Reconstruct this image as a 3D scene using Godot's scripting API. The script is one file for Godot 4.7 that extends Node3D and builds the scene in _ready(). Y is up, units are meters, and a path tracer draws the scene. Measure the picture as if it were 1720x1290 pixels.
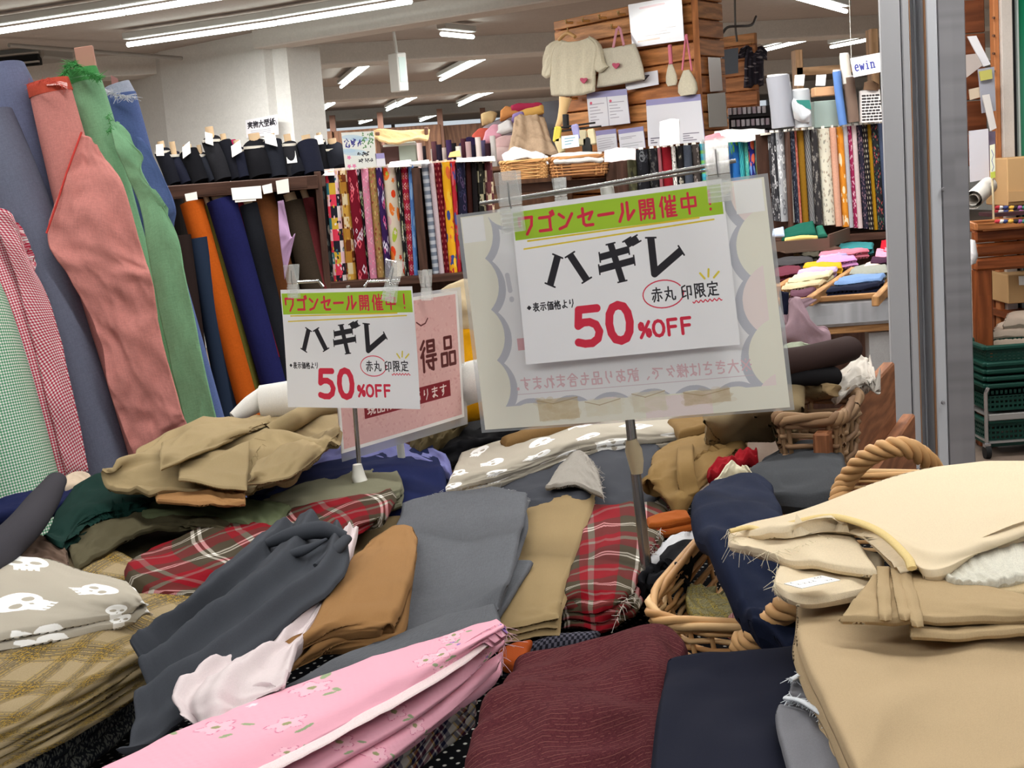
extends Node3D

# ---------- camera numbers (image 1720 x 1290) ----------
const FOCAL := 2400.0
const EYE := 1.45
const PITCH := -8.545
const ROLL := -4.17
var eye_basis: Basis
var taken := {}
var mats := {}
var tex := {}
var rng := RandomNumberGenerator.new()
var wrinkle := FastNoiseLite.new()

func ray(px: float, py: float) -> Vector3:
	return eye_basis * Vector3((px - 860.0) / FOCAL, -(py - 645.0) / FOCAL, -1.0)

func ph(px: float, py: float, h: float) -> Vector3:      # the point of that direction at height h
	var r := ray(px, py)
	return Vector3(0, EYE, 0) + r * ((h - EYE) / r.y)

func pd(px: float, py: float, d: float) -> Vector3:      # the point of that direction at distance d into the room
	var r := ray(px, py)
	return Vector3(0, EYE, 0) + r * (d / -r.z)

func pp(px: float, py: float, at: Vector3, normal: Vector3) -> Vector3:   # the point of that direction on a plane
	var r := ray(px, py)
	var e := Vector3(0, EYE, 0)
	return e + r * ((at - e).dot(normal) / r.dot(normal))

func c8(r: float, g: float, b: float, a := 255.0) -> Color:
	return Color(r / 255.0, g / 255.0, b / 255.0, a / 255.0)

# ---------- naming ----------
func numbered(called: String) -> String:
	if not taken.has(called):
		taken[called] = 0
		return called
	taken[called] += 1
	return "%s_%03d" % [called, taken[called]]

func tag(o: Node, label: String, category: String, group := "") -> Node:
	o.set_meta("label", label)
	o.set_meta("category", category)
	if group != "":
		o.set_meta("group", group)
	return o

func thing(called: String, label: String, category: String, at := Vector3.ZERO, group := "") -> Node3D:
	var o := Node3D.new()
	o.name = numbered(called)
	add_child(o)
	o.position = at
	tag(o, label, category, group)
	return o

func put(parent: Node, called: String, mb: MB, m: Material) -> MeshInstance3D:
	var o := MeshInstance3D.new()
	o.name = called
	var origin := Vector3.ZERO
	var up := parent
	while up != self:
		origin += (up as Node3D).position
		up = up.get_parent()
	o.mesh = mb.mesh(origin)
	o.material_override = m
	parent.add_child(o, true)
	return o

func sub(parent: Node, called: String) -> Node3D:         # a part made of pieces
	var o := Node3D.new()
	o.name = called
	parent.add_child(o, true)
	return o

func one(called: String, label: String, category: String, mb: MB, m: Material, group := "") -> MeshInstance3D:
	var o := MeshInstance3D.new()
	o.name = numbered(called)
	var at := mb.base()
	o.mesh = mb.mesh(at)
	o.material_override = m
	add_child(o)
	o.position = at
	tag(o, label, category, group)
	return o

func struct(called: String, mb: MB, m: Material) -> MeshInstance3D:
	var o := MeshInstance3D.new()
	o.name = numbered(called)
	var at := mb.base()
	o.mesh = mb.mesh(at)
	o.material_override = m
	add_child(o)
	o.position = at
	o.set_meta("kind", "structure")
	return o

# ---------- mesh builder: points are given in the room's own metres ----------
class MB:
	var v := PackedVector3Array()
	var n := PackedVector3Array()
	var uv := PackedVector2Array()
	var ix := PackedInt32Array()

	func base() -> Vector3:
		var lo := v[0]
		var hi := v[0]
		for p in v:
			lo = lo.min(p)
			hi = hi.max(p)
		return Vector3((lo.x + hi.x) / 2, lo.y, (lo.z + hi.z) / 2)

	func mesh(origin: Vector3) -> ArrayMesh:
		var moved := PackedVector3Array()
		moved.resize(v.size())
		for i in v.size():
			moved[i] = v[i] - origin
		var a := []
		a.resize(Mesh.ARRAY_MAX)
		a[Mesh.ARRAY_VERTEX] = moved
		a[Mesh.ARRAY_NORMAL] = n
		a[Mesh.ARRAY_TEX_UV] = uv
		a[Mesh.ARRAY_INDEX] = ix
		var m := ArrayMesh.new()
		m.add_surface_from_arrays(Mesh.PRIMITIVE_TRIANGLES, a)
		return m

	func tri(a: int, b: int, c: int) -> void:
		if (v[b] - v[a]).cross(v[c] - v[a]).dot(n[a] + n[b] + n[c]) > 0:
			ix.append_array([a, c, b])
		else:
			ix.append_array([a, b, c])

	func poly(pts: Array, normal: Vector3, uvs := []) -> void:
		var s := v.size()
		for i in pts.size():
			v.append(pts[i])
			n.append(normal)
			uv.append(uvs[i] if uvs.size() > i else Vector2(pts[i].x + pts[i].z * 0.7, pts[i].y))
		for i in range(1, pts.size() - 1):
			tri(s, s + i, s + i + 1)

	func quad(a: Vector3, b: Vector3, c: Vector3, d: Vector3, uvs := [Vector2(0, 0), Vector2(1, 0), Vector2(1, 1), Vector2(0, 1)]) -> void:
		poly([a, b, c, d], (c - a).cross(b - d).normalized(), uvs)

	# a box with bevelled edges; its grain runs along the longest side
	func box(c: Vector3, size: Vector3, b := Basis.IDENTITY, bev := 0.0) -> void:
		var h := size / 2
		var e: float = min(bev, min(h.x, min(h.y, h.z)) * 0.9)
		var ax := [b.x.normalized(), b.y.normalized(), b.z.normalized()]
		var hh := [h.x, h.y, h.z]
		for k in 3:
			var k1 := (k + 1) % 3
			var k2 := (k + 2) % 3
			if hh[k2] > hh[k1]:
				var sw := k1
				k1 = k2
				k2 = sw
			for s in [-1.0, 1.0]:
				var o: Vector3 = c + ax[k] * hh[k] * s
				var u: Vector3 = ax[k1] * (hh[k1] - e)
				var w: Vector3 = ax[k2] * (hh[k2] - e)
				var lu: float = hh[k1]
				var lw: float = hh[k2]
				var sh := Vector2(c.x * 3.1 + k, c.y * 1.7 + c.z)
				poly([o - u - w, o + u - w, o + u + w, o - u + w], ax[k] * s, [Vector2(-lu, -lw) + sh, Vector2(lu, -lw) + sh, Vector2(lu, lw) + sh, Vector2(-lu, lw) + sh])
		if e <= 0.0:
			return
		for k in 3:
			var k1 := (k + 1) % 3
			var k2 := (k + 2) % 3
			for s1 in [-1.0, 1.0]:
				for s2 in [-1.0, 1.0]:
					var d: Vector3 = ax[k] * (hh[k] - e)
					var p1: Vector3 = c + ax[k1] * hh[k1] * s1 + ax[k2] * (hh[k2] - e) * s2
					var p2: Vector3 = c + ax[k1] * (hh[k1] - e) * s1 + ax[k2] * hh[k2] * s2
					poly([p1 - d, p1 + d, p2 + d, p2 - d], (ax[k1] * s1 + ax[k2] * s2).normalized(), [Vector2(0, 0), Vector2(hh[k] * 2, 0), Vector2(hh[k] * 2, e), Vector2(0, e)])
		for sx in [-1.0, 1.0]:
			for sy in [-1.0, 1.0]:
				for sz in [-1.0, 1.0]:
					var q: Vector3 = c + ax[0] * (hh[0] - e) * sx + ax[1] * (hh[1] - e) * sy + ax[2] * (hh[2] - e) * sz
					poly([q + ax[0] * e * sx, q + ax[1] * e * sy, q + ax[2] * e * sz], (ax[0] * sx + ax[1] * sy + ax[2] * sz).normalized())

	# a tube along a path; each point has a radius; flat squeezes it along the side vector
	func tube(path: Array, radii: Array, sides := 10, capped := true, up := Vector3.UP, flat := 1.0, bump = null, bump_amp := 0.0) -> void:
		var m := path.size()
		var s0 := v.size()
		var along := 0.0
		var side := Vector3.ZERO
		var rmax := 0.0
		for r in radii:
			rmax = max(rmax, r)
		for i in m:
			var t: Vector3 = ((path[min(i + 1, m - 1)] as Vector3) - path[max(i - 1, 0)]).normalized()
			if i == 0:
				side = t.cross(up)
				if side.length() < 0.05:
					side = t.cross(Vector3.RIGHT)
			side = (side - t * side.dot(t)).normalized()
			var other := t.cross(side).normalized()
			if i > 0:
				along += (path[i] as Vector3).distance_to(path[i - 1])
			var rs := float(i) / (m - 1) * (radii.size() - 1)
			var rk: int = min(int(rs), radii.size() - 1)
			var r: float = lerp(float(radii[rk]), float(radii[min(rk + 1, radii.size() - 1)]), rs - rk)
			for k in sides + 1:
				var a := TAU * k / sides
				var dirv := side * cos(a) + other * sin(a) * flat
				var nn := (side * cos(a) * flat + other * sin(a)).normalized()
				var p: Vector3 = path[i] + dirv * r
				if bump_amp > 0.0:
					p += nn * bump.get_noise_3d(p.x, p.y, p.z) * bump_amp
				v.append(p)
				n.append(nn)
				uv.append(Vector2(a / TAU * rmax * TAU, along))
		for i in m - 1:
			for k in sides:
				var a := s0 + i * (sides + 1) + k
				tri(a, a + 1, a + sides + 2)
				tri(a, a + sides + 2, a + sides + 1)
		if capped:
			for e in [0, m - 1]:
				var t: Vector3 = (path[0] - path[1]).normalized() if e == 0 else (path[m - 1] - path[m - 2]).normalized()
				var ring := []
				for k in sides:
					ring.append(v[s0 + e * (sides + 1) + k])
				poly(ring, t)

	# a surface through a grid of points, closed underneath: a slab of cloth with a soft rounded rim
	func sheet(g: Array, o: Dictionary, noise: FastNoiseLite) -> void:
		var nu: int = o.get("nu", 34)
		var nv: int = o.get("nv", 26)
		var t: float = o.get("t", 0.02)
		var wr: float = o.get("w", 0.003)
		var ws: float = o.get("ws", 9.0)
		var wu: float = o.get("wu", 1.0)
		var wv: float = o.get("wv", 1.0)
		var turn: float = o.get("turn", 0.0)
		var folds: float = o.get("folds", 0.0)
		var fn: float = o.get("fn", 3.0)
		var fslant: float = o.get("fs", 0.0)
		var seed_at: float = o.get("seed", 0.0)
		var face: Vector3 = o.get("face", Vector3(0, 0.6, 1))
		var rows := []
		for row in g:
			rows.append(spread(row, nu))
		var P := []
		for j in nv + 1:
			P.append([])
		for i in nu + 1:
			var col := []
			for row in rows:
				col.append(row[i])
			var c := spread(col, nv)
			for j in nv + 1:
				P[j].append(c[j])
		var ul := 0.0
		var vl := 0.0
		var jm := nv / 2
		var im := nu / 2
		for i in nu:
			ul += (P[jm][i + 1] as Vector3).distance_to(P[jm][i])
		for j in nv:
			vl += (P[j + 1][im] as Vector3).distance_to(P[j][im])
		var r := t / 2
		var top := PackedVector3Array()
		var low := PackedVector3Array()
		var uvs := PackedVector2Array()
		var ct := cos(turn)
		var sn := sin(turn)
		for j in nv + 1:
			for i in nu + 1:
				var p: Vector3 = P[j][i]
				var du: Vector3 = P[j][min(i + 1, nu)] - P[j][max(i - 1, 0)]
				var dv: Vector3 = P[min(j + 1, nv)][i] - P[max(j - 1, 0)][i]
				var nn := du.cross(dv).normalized()
				if nn.dot(face) < 0:
					nn = -nn
				var uu := ease_in(float(i) / nu)
				var vv := ease_in(float(j) / nv)
				var x := uu * ul
				var y := vv * vl
				uvs.append(Vector2(x * ct - y * sn, x * sn + y * ct))
				var edge: float = min(min(uu, 1 - uu) * ul, min(vv, 1 - vv) * vl)
				var d := 0.0
				if wr > 0:
					d = wr * (noise.get_noise_2d((x * wu + seed_at) * ws * 20.0, (y * wv + seed_at * 1.7) * ws * 20.0) * 1.3 + 0.9 * (0.3 - absf(noise.get_noise_2d((x * wu - seed_at) * ws * 34.0, (y * wv + 3.0) * ws * 34.0))))
				if folds > 0:
					var ph := TAU * (fn * uu + fslant * vv) + seed_at + 1.5 * noise.get_noise_2d(x * 40.0 + seed_at * 9.0, y * 40.0)
					d += folds * (0.75 * sin(ph) + 0.25 * sin(2.3 * ph + 1.0)) * (0.55 + 0.45 * vv)
				var drop := 0.0
				if edge < r and r > 0:
					drop = r * (1.0 - sqrt(max(0.0, 1.0 - pow(1.0 - edge / r, 2))))
				top.append(p + nn * (d - drop))
				low.append(p + nn * (d - t + drop))
		_grid(top, uvs, nu, nv, face)
		_grid(low, uvs, nu, nv, -face)

	func _grid(p: PackedVector3Array, uvs: PackedVector2Array, nu: int, nv: int, face: Vector3) -> void:
		var s := v.size()
		for j in nv + 1:
			for i in nu + 1:
				var du := p[j * (nu + 1) + min(i + 1, nu)] - p[j * (nu + 1) + max(i - 1, 0)]
				var dv := p[min(j + 1, nv) * (nu + 1) + i] - p[max(j - 1, 0) * (nu + 1) + i]
				var nn := du.cross(dv).normalized()
				if nn.dot(face) < 0:
					nn = -nn
				v.append(p[j * (nu + 1) + i])
				n.append(nn)
				uv.append(uvs[j * (nu + 1) + i])
		for j in nv:
			for i in nu:
				var a := s + j * (nu + 1) + i
				tri(a, a + 1, a + nu + 2)
				tri(a, a + nu + 2, a + nu + 1)

	func ease_in(x: float) -> float:
		return lerp(x, 0.5 - 0.5 * cos(PI * x), 0.6)

	# Catmull-Rom through the points, sampled closer together near both ends
	func spread(pts: Array, count: int) -> Array:
		var out := []
		var m := pts.size()
		for k in count + 1:
			var s := ease_in(float(k) / count) * (m - 1)
			var i: int = min(int(s), m - 2)
			var f := s - i
			var p1: Vector3 = pts[i]
			var p2: Vector3 = pts[i + 1]
			var p0: Vector3 = pts[i - 1] if i > 0 else p1 * 2 - p2
			var p3: Vector3 = pts[i + 2] if i + 2 < m else p2 * 2 - p1
			out.append(0.5 * ((2 * p1) + (p2 - p0) * f + (2 * p0 - 5 * p1 + 4 * p2 - p3) * f * f + (3 * p1 - p0 - 3 * p2 + p3) * f * f * f))
		return out

func curve(pts: Array, count: int) -> Array:
	var m := MB.new()
	var out := []
	var k := pts.size()
	for q in count + 1:
		var s := float(q) / count * (k - 1)
		var i: int = min(int(s), k - 2)
		var f := s - i
		var p1: Vector3 = pts[i]
		var p2: Vector3 = pts[i + 1]
		var p0: Vector3 = pts[i - 1] if i > 0 else p1 * 2 - p2
		var p3: Vector3 = pts[i + 2] if i + 2 < k else p2 * 2 - p1
		out.append(0.5 * ((2 * p1) + (p2 - p0) * f + (2 * p0 - 5 * p1 + 4 * p2 - p3) * f * f + (3 * p1 - p0 - 3 * p2 + p3) * f * f * f))
	return out

# rows of [px, py, height] or, with depth, [px, py, distance]
func grid3(rows: Array, depth := false) -> Array:
	var g := []
	for row in rows:
		var line := []
		for q in row:
			line.append(pd(q[0], q[1], q[2]) if depth else ph(q[0], q[1], q[2]))
		g.append(line)
	return g

func rows_h(rows: Array, hs: Array) -> Array:             # adds one height or distance per row
	var out := []
	for i in rows.size():
		var line := []
		for q in rows[i]:
			line.append([q[0], q[1], hs[i] + (q[2] if q.size() > 2 else 0.0)])
		out.append(line)
	return out

func center_of(g: Array) -> Vector3:
	var s := Vector3.ZERO
	var k := 0
	var lo := 99.0
	for row in g:
		for p in row:
			s += p
			k += 1
			lo = min(lo, p.y)
	s /= k
	return Vector3(s.x, lo, s.z)

# one folded or crumpled piece of cloth, with as many folded layers as its edge shows
func cloth(called: String, label: String, m: Material, rows: Array, hs: Array, o := {}) -> Node3D:
	var depth: bool = o.get("depth", false)
	var g := grid3(rows_h(rows, hs), depth)
	if depth and not o.has("face"):
		o["face"] = Vector3(0, 0.2, 1)
	var layers: int = o.get("layers", 1)
	if not depth and o.get("fit", true) and o.get("t", 0.02) * layers >= 0.021:          # the traced lower edge is the foot of the pile of layers, not its top
		var last: int = g.size() - 1
		for i in g[last].size():
			var p: Vector3 = g[last][i]
			var span: float = (p - g[last - 1][mini(i, g[last - 1].size() - 1)]).length()
			var t_all: float = o.get("t", 0.02) * layers
			var back: float = minf(t_all * 2.2, span * 0.55)
			g[last][i] = p + Vector3(p.x, 0, p.z).normalized() * back
	var group: String = o.get("group", "")
	var cat: String = o.get("cat", "fabric")
	if layers == 1 and not o.get("node", false):
		var mb := MB.new()
		mb.sheet(g, o, wrinkle)
		return one(called, label, cat, mb, m, group)
	var root := thing(called, label, cat, center_of(g), group)
	var step: float = o.get("t", 0.02)
	var jit: float = o.get("jit", 0.006)
	for k in layers:
		var gg := []
		for row in g:
			var line := []
			var shift := Vector3(rng.randf_range(-jit, jit), 0, rng.randf_range(-jit, jit)) if k > 0 else Vector3.ZERO
			for p in row:
				line.append(p + shift - Vector3(0, step * k * 0.93, 0) + (Vector3(0, 0, -0.004 * k) if depth else Vector3.ZERO))
			gg.append(line)
		var mb := MB.new()
		var oo := o.duplicate()
		oo["seed"] = o.get("seed", 0.0) + k * 0.013
		if k > 0:
			oo["w"] = o.get("w", 0.003) * 0.7
		mb.sheet(gg, oo, wrinkle)
		put(root, "top_layer" if k == 0 else "folded_layer", mb, m)
	return root

# loose threads along an edge
func threads(parent: Node3D, m: Material, pts: Array, count: int, length: float, thick := 0.0004, spread_by := 0.6) -> void:
	var line := curve(pts, 60)
	var mb := MB.new()
	for k in count:
		var at: Vector3 = line[rng.randi_range(0, 60)]
		var d := Vector3(rng.randf_range(-1, 1), rng.randf_range(-0.9, 0.35), rng.randf_range(-0.2, 1)).normalized()
		var l := length * rng.randf_range(0.35, 1.0)
		var bend := Vector3(rng.randf_range(-1, 1), rng.randf_range(-1, 0.4), rng.randf_range(-1, 1)) * l * spread_by
		mb.tube([at, at + d * l * 0.5 + bend * 0.3, at + d * l + bend], [thick, thick, thick * 0.6], 4, false)
	var o := put(parent, "frayed_threads", mb, m)
	o.set_meta("kind", "stuff")

# ---------- print and weave ----------
const GLYPH := {
	"ワ": "12,15 88,15 82,55 52,95|12,15 12,52", "ゴ": "15,25 75,25 75,88|12,88 78,88|82,5 87,20|94,0 99,15", "ン": "15,20 40,38|12,90 50,80 90,25",
	"セ": "8,45 90,30 68,62|36,8 36,80 48,90 88,90", "ー": "8,50 92,48", "ル": "30,12 30,50 8,92|58,8 58,88 94,50",
	"開": "12,8 12,98|12,8 42,8 42,40 12,40|12,24 42,24|88,8 88,98 80,98|58,8 88,8|58,8 58,40 88,40|58,24 88,24|28,54 72,54|24,72 76,72|40,54 40,75 30,94|60,54 60,94",
	"催": "25,5 8,45|18,30 18,98|40,8 40,28 92,28 92,8|66,2 66,28|50,34 36,62|44,50 44,98|44,50 92,50|44,66 88,66|44,82 88,82|44,97 94,97|67,38 67,97",
	"中": "12,25 88,25 88,65 12,65 12,25|50,2 50,98", "！": "50,5 50,65|50,88 50,91",
	"ハ": "32,12 8,92|60,12 92,90", "ギ": "12,36 80,26|8,64 90,52|40,8 58,97|78,3 86,18|93,0 100,14", "レ": "25,8 25,90 90,45",
	"表": "50,2 50,48|14,14 86,14|20,30 80,30|8,48 92,48|48,48 8,80|34,66 34,96 60,84|52,52 65,75 94,96|80,56 62,70",
	"示": "22,12 78,12|8,36 92,36|50,36 50,94 40,90|28,54 12,82|72,54 90,82",
	"価": "28,4 8,45|20,28 20,98|36,14 96,14|40,38 40,92 92,92 92,38 40,38|58,14 58,92|76,14 76,92",
	"格": "4,28 44,28|25,4 25,98|24,34 4,70|28,40 42,56|62,4 44,40|58,18 86,18 44,62|60,28 96,60|54,62 54,96 88,96 88,62 54,62",
	"よ": "52,8 52,80 30,92 18,78 35,66 60,74 88,92|52,34 82,32", "り": "28,12 24,52 34,44|70,8 72,50 50,94",
	"赤": "20,16 80,16|50,2 50,34|8,36 92,36|38,36 36,66 20,94|60,36 60,92 50,88|22,56 10,78|76,56 90,76",
	"丸": "10,32 70,32 70,80 78,92 94,90 96,74|42,4 40,50 10,94|22,52 52,72", "印": "42,8 14,18 14,84 44,76|14,46 44,46|58,16 90,16 90,74 78,70|58,16 58,98",
	"限": "12,6 12,98|12,8 38,8 26,38 38,52 30,68 16,64|50,8 84,8 84,48 50,48|50,28 84,28|50,8 50,94 68,84|64,48 74,72 96,94|90,56 74,68",
	"定": "50,2 50,14|10,30 10,16 90,16 90,30|24,38 76,38|50,38 50,88|50,60 80,60|28,52 24,76 8,96|24,76 45,90 94,92",
	"得": "26,4 6,26|28,26 6,52|18,44 18,98|46,6 86,6 86,38 46,38 46,6|46,22 86,22|40,52 94,52|36,68 96,68|76,52 76,96 64,92|46,76 54,88",
	"品": "30,6 70,6 70,40 30,40 30,6|8,56 42,56 42,94 8,94 8,56|58,56 92,56 92,94 58,94 58,56",
	"現": "6,14 40,14|6,46 38,46|4,84 42,72|22,14 22,78|52,8 88,8 88,56 52,56 52,8|52,24 88,24|52,40 88,40|62,56 58,78 40,96|76,56 76,90 96,90 96,78",
	"様": "4,28 38,28|22,4 22,98|20,36 4,68|26,42 38,58|52,4 58,14|84,4 76,14|44,18 94,18|48,32 90,32|42,46 96,46|70,18 70,94 60,90|54,58 48,62|66,66 42,92|90,56 74,68|72,66 96,92",
	"々": "36,8 14,48|26,30 76,30 30,88|38,52 62,74", "大": "8,34 92,34|50,4 50,34 10,96|50,36 92,96",
	"き": "16,20 80,14|14,40 86,32|42,4 74,60|74,60 40,56|26,66 24,84 46,94 72,92", "さ": "16,26 84,20|44,4 72,58|72,58 40,54|26,64 24,84 46,94 72,92",
	"は": "16,10 12,50 18,92|40,28 92,26|68,8 68,80 50,92 42,78 58,70 92,90", "で": "8,22 88,16 52,40 50,70 74,92|74,44 82,56|86,38 94,50", "、": "20,74 36,92",
	"訳": "14,4 24,10|4,22 42,22|10,38 38,38|10,52 38,52|10,66 36,66 36,92 10,92 10,66|52,10 90,10 90,42 52,42|52,10 52,50 42,96|70,42 96,96",
	"あ": "16,20 84,16|42,4 40,60 50,86|68,32 44,82 20,86 16,66 50,44 84,52 86,78 60,94", "も": "46,4 40,70 52,92 80,88 86,62|16,28 76,26|14,52 74,50",
	"含": "50,2 6,40|50,2 94,40|32,32 68,32|24,46 74,46 60,60|28,64 28,96 74,96 74,64 28,64", "ま": "14,20 86,18|18,42 82,40|50,4 50,78 34,92 22,80 36,70 60,76 86,92",
	"れ": "24,6 24,96|6,30 40,26 8,76|24,52 56,22 66,30 64,80 76,90 94,74", "す": "8,22 92,20|56,4 56,56 40,66 34,50 50,42 58,54 54,78 36,96", "。": "12,78 24,78 24,90 12,90 12,78",
	"※": "15,15 85,85|85,15 15,85|50,8 50,12|50,88 50,92|8,50 12,50|88,50 92,50",
	"物": "18,10 8,34|10,26 42,26|24,4 24,98|4,62 44,50|58,6 44,44|54,20 94,20 90,86 78,92|66,22 46,60|80,22 54,84",
	"実": "50,2 50,12|8,28 8,14 92,14 92,28|22,30 78,30|26,44 74,44|8,60 92,60|50,22 50,60 10,96|50,62 92,96",
	"型": "6,10 54,10|4,34 58,34|20,10 18,36 6,56|42,10 42,56|68,10 68,42|88,4 88,52 78,50|24,68 76,68|50,56 50,92|6,94 94,94",
	"紙": "24,4 8,24 28,34 6,56 40,50|24,54 24,96|8,68 6,86|38,66 42,80|86,8 54,16 54,90 72,80|54,44 96,42|72,12 76,60 92,92 96,76",
	"お": "10,24 62,20|34,4 34,76 18,86 12,72 50,50 80,56 82,78 60,92|72,10 90,26",
	"5": "82,7 26,7 20,47 36,40 56,40 74,48 83,66 76,84 58,94 36,94 16,89", "0": "50,5 33,10 22,26 18,50 22,74 33,90 50,95 67,90 78,74 82,50 78,26 67,10 50,5",
	"%": "22,12 12,20 10,32 14,44 24,48 34,42 36,28 32,16 22,12|84,6 16,94|78,52 68,58 64,70 68,84 78,90 88,82 90,68 86,56 78,52",
	"O": "50,6 28,12 14,30 10,50 14,70 28,88 50,94 72,88 86,70 90,50 86,30 72,12 50,6", "F": "20,94 20,7 82,7|20,48 74,48",
	"e": "18,58 80,56 78,40 62,28 40,30 22,44 18,62 26,82 48,92 78,84", "w": "8,32 28,88 48,46 68,88 92,32", "i": "50,34 50,90|50,10 50,14|34,34 50,34|32,90 68,90", "n": "20,32 20,90|20,48 40,32 64,34 74,48 74,90|8,32 20,32|8,90 32,90|62,90 88,90",
}

func new_image(w: int, h: int, c: Color) -> Image:
	var im := Image.create(w, h, false, Image.FORMAT_RGBA8)
	im.fill(c)
	return im

func stroke(im: Image, pts: Array, w: float, c: Color, butt := false) -> void:
	var W := im.get_width()
	var H := im.get_height()
	for s in pts.size() - 1:
		var a: Vector2 = pts[s]
		var b: Vector2 = pts[s + 1]
		var d := b - a
		var l2 := d.length_squared()
		var r := w / 2
		for y in range(max(0, int(min(a.y, b.y) - r - 1)), min(H, int(max(a.y, b.y) + r + 2))):
			for x in range(max(0, int(min(a.x, b.x) - r - 1)), min(W, int(max(a.x, b.x) + r + 2))):
				var p := Vector2(x + 0.5, y + 0.5)
				var t := 0.0 if l2 == 0 else (p - a).dot(d) / l2
				if butt and (t < 0 or t > 1):
					continue
				t = clamp(t, 0.0, 1.0)
				var k: float = clamp(r - p.distance_to(a + d * t) + 0.5, 0.0, 1.0) * c.a
				if k > 0:
					im.set_pixel(x, y, im.get_pixel(x, y).lerp(Color(c.r, c.g, c.b), k))

func glyph(im: Image, ch: String, at: Vector2, size: Vector2, w: float, c: Color, mirror := false, flare := 0.0) -> void:
	if not GLYPH.has(ch):
		return
	for part in (GLYPH[ch] as String).split("|"):
		var pts := []
		for q in part.split(" "):
			var xy := q.split(",")
			var x := float(xy[0]) / 100.0
			pts.append(at + Vector2((1 - x if mirror else x) * size.x, float(xy[1]) / 100.0 * size.y))
		stroke(im, pts, w, c, flare > 0)
		if flare > 0:
			for i in pts.size() - 1:
				var d: Vector2 = (pts[i + 1] - pts[i]).normalized()
				var nrm := Vector2(-d.y, d.x)
				if i == 0:
					stroke(im, [pts[0] + nrm * w * flare - d * 2, pts[0] - nrm * w * flare + d * 2], w * 0.22, c)
				if i == pts.size() - 2:
					stroke(im, [pts[i + 1] + nrm * w * flare - d * 2, pts[i + 1] - nrm * w * flare + d * 2], w * 0.22, c)
				elif i < pts.size() - 2:
					stroke(im, [pts[i + 1], pts[i + 1]], w, c)

func write(im: Image, text: String, at: Vector2, size: Vector2, adv: float, w: float, c: Color, mirror := false) -> void:
	for i in text.length():
		var x := at.x - adv * i - size.x if mirror else at.x + adv * i
		glyph(im, text[i], Vector2(x, at.y), size, w, c, mirror)

func ellipse(im: Image, c: Vector2, r: Vector2, col: Color, turn := 0.0, wrap := true, inner := 0.0, shape := 0) -> void:
	var W := im.get_width()
	var H := im.get_height()
	var m: float = max(r.x, r.y) * (1.5 if shape == 1 else 1.05) + 1
	var ct := cos(turn)
	var sn := sin(turn)
	for y in range(int(c.y - m), int(c.y + m) + 1):
		for x in range(int(c.x - m), int(c.x + m) + 1):
			if not wrap and (x < 0 or y < 0 or x >= W or y >= H):
				continue
			var d := Vector2(x, y) - c
			var q := Vector2((d.x * ct + d.y * sn) / r.x, (-d.x * sn + d.y * ct) / r.y)
			var k := q.length()
			if shape == 1:
				k = abs(q.x) + abs(q.y)
			elif shape == 2:
				k = max(abs(q.x), abs(q.y))
			elif shape == 3:
				k = q.length() / (0.78 + 0.22 * cos(5 * q.angle()))
			if k <= 1 and k >= inner:
				im.set_pixel(posmod(x, W), posmod(y, H), im.get_pixel(posmod(x, W), posmod(y, H)).lerp(Color(col.r, col.g, col.b), col.a))

func as_tex(im: Image) -> ImageTexture:
	im.generate_mipmaps()
	return ImageTexture.create_from_image(im)

func painted(w: int, h: int, f: Callable) -> ImageTexture:
	var im := new_image(w, h, Color.WHITE)
	for y in h:
		for x in w:
			im.set_pixel(x, y, f.call(x, y))
	return as_tex(im)

func hash2(x: int, y: int) -> float:
	var h := (x * 374761393 + y * 668265263) & 0x7fffffff
	h = ((h ^ (h >> 13)) * 1274126177) & 0x7fffffff
	return float((h ^ (h >> 16)) & 0xffff) / 65535.0

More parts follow.
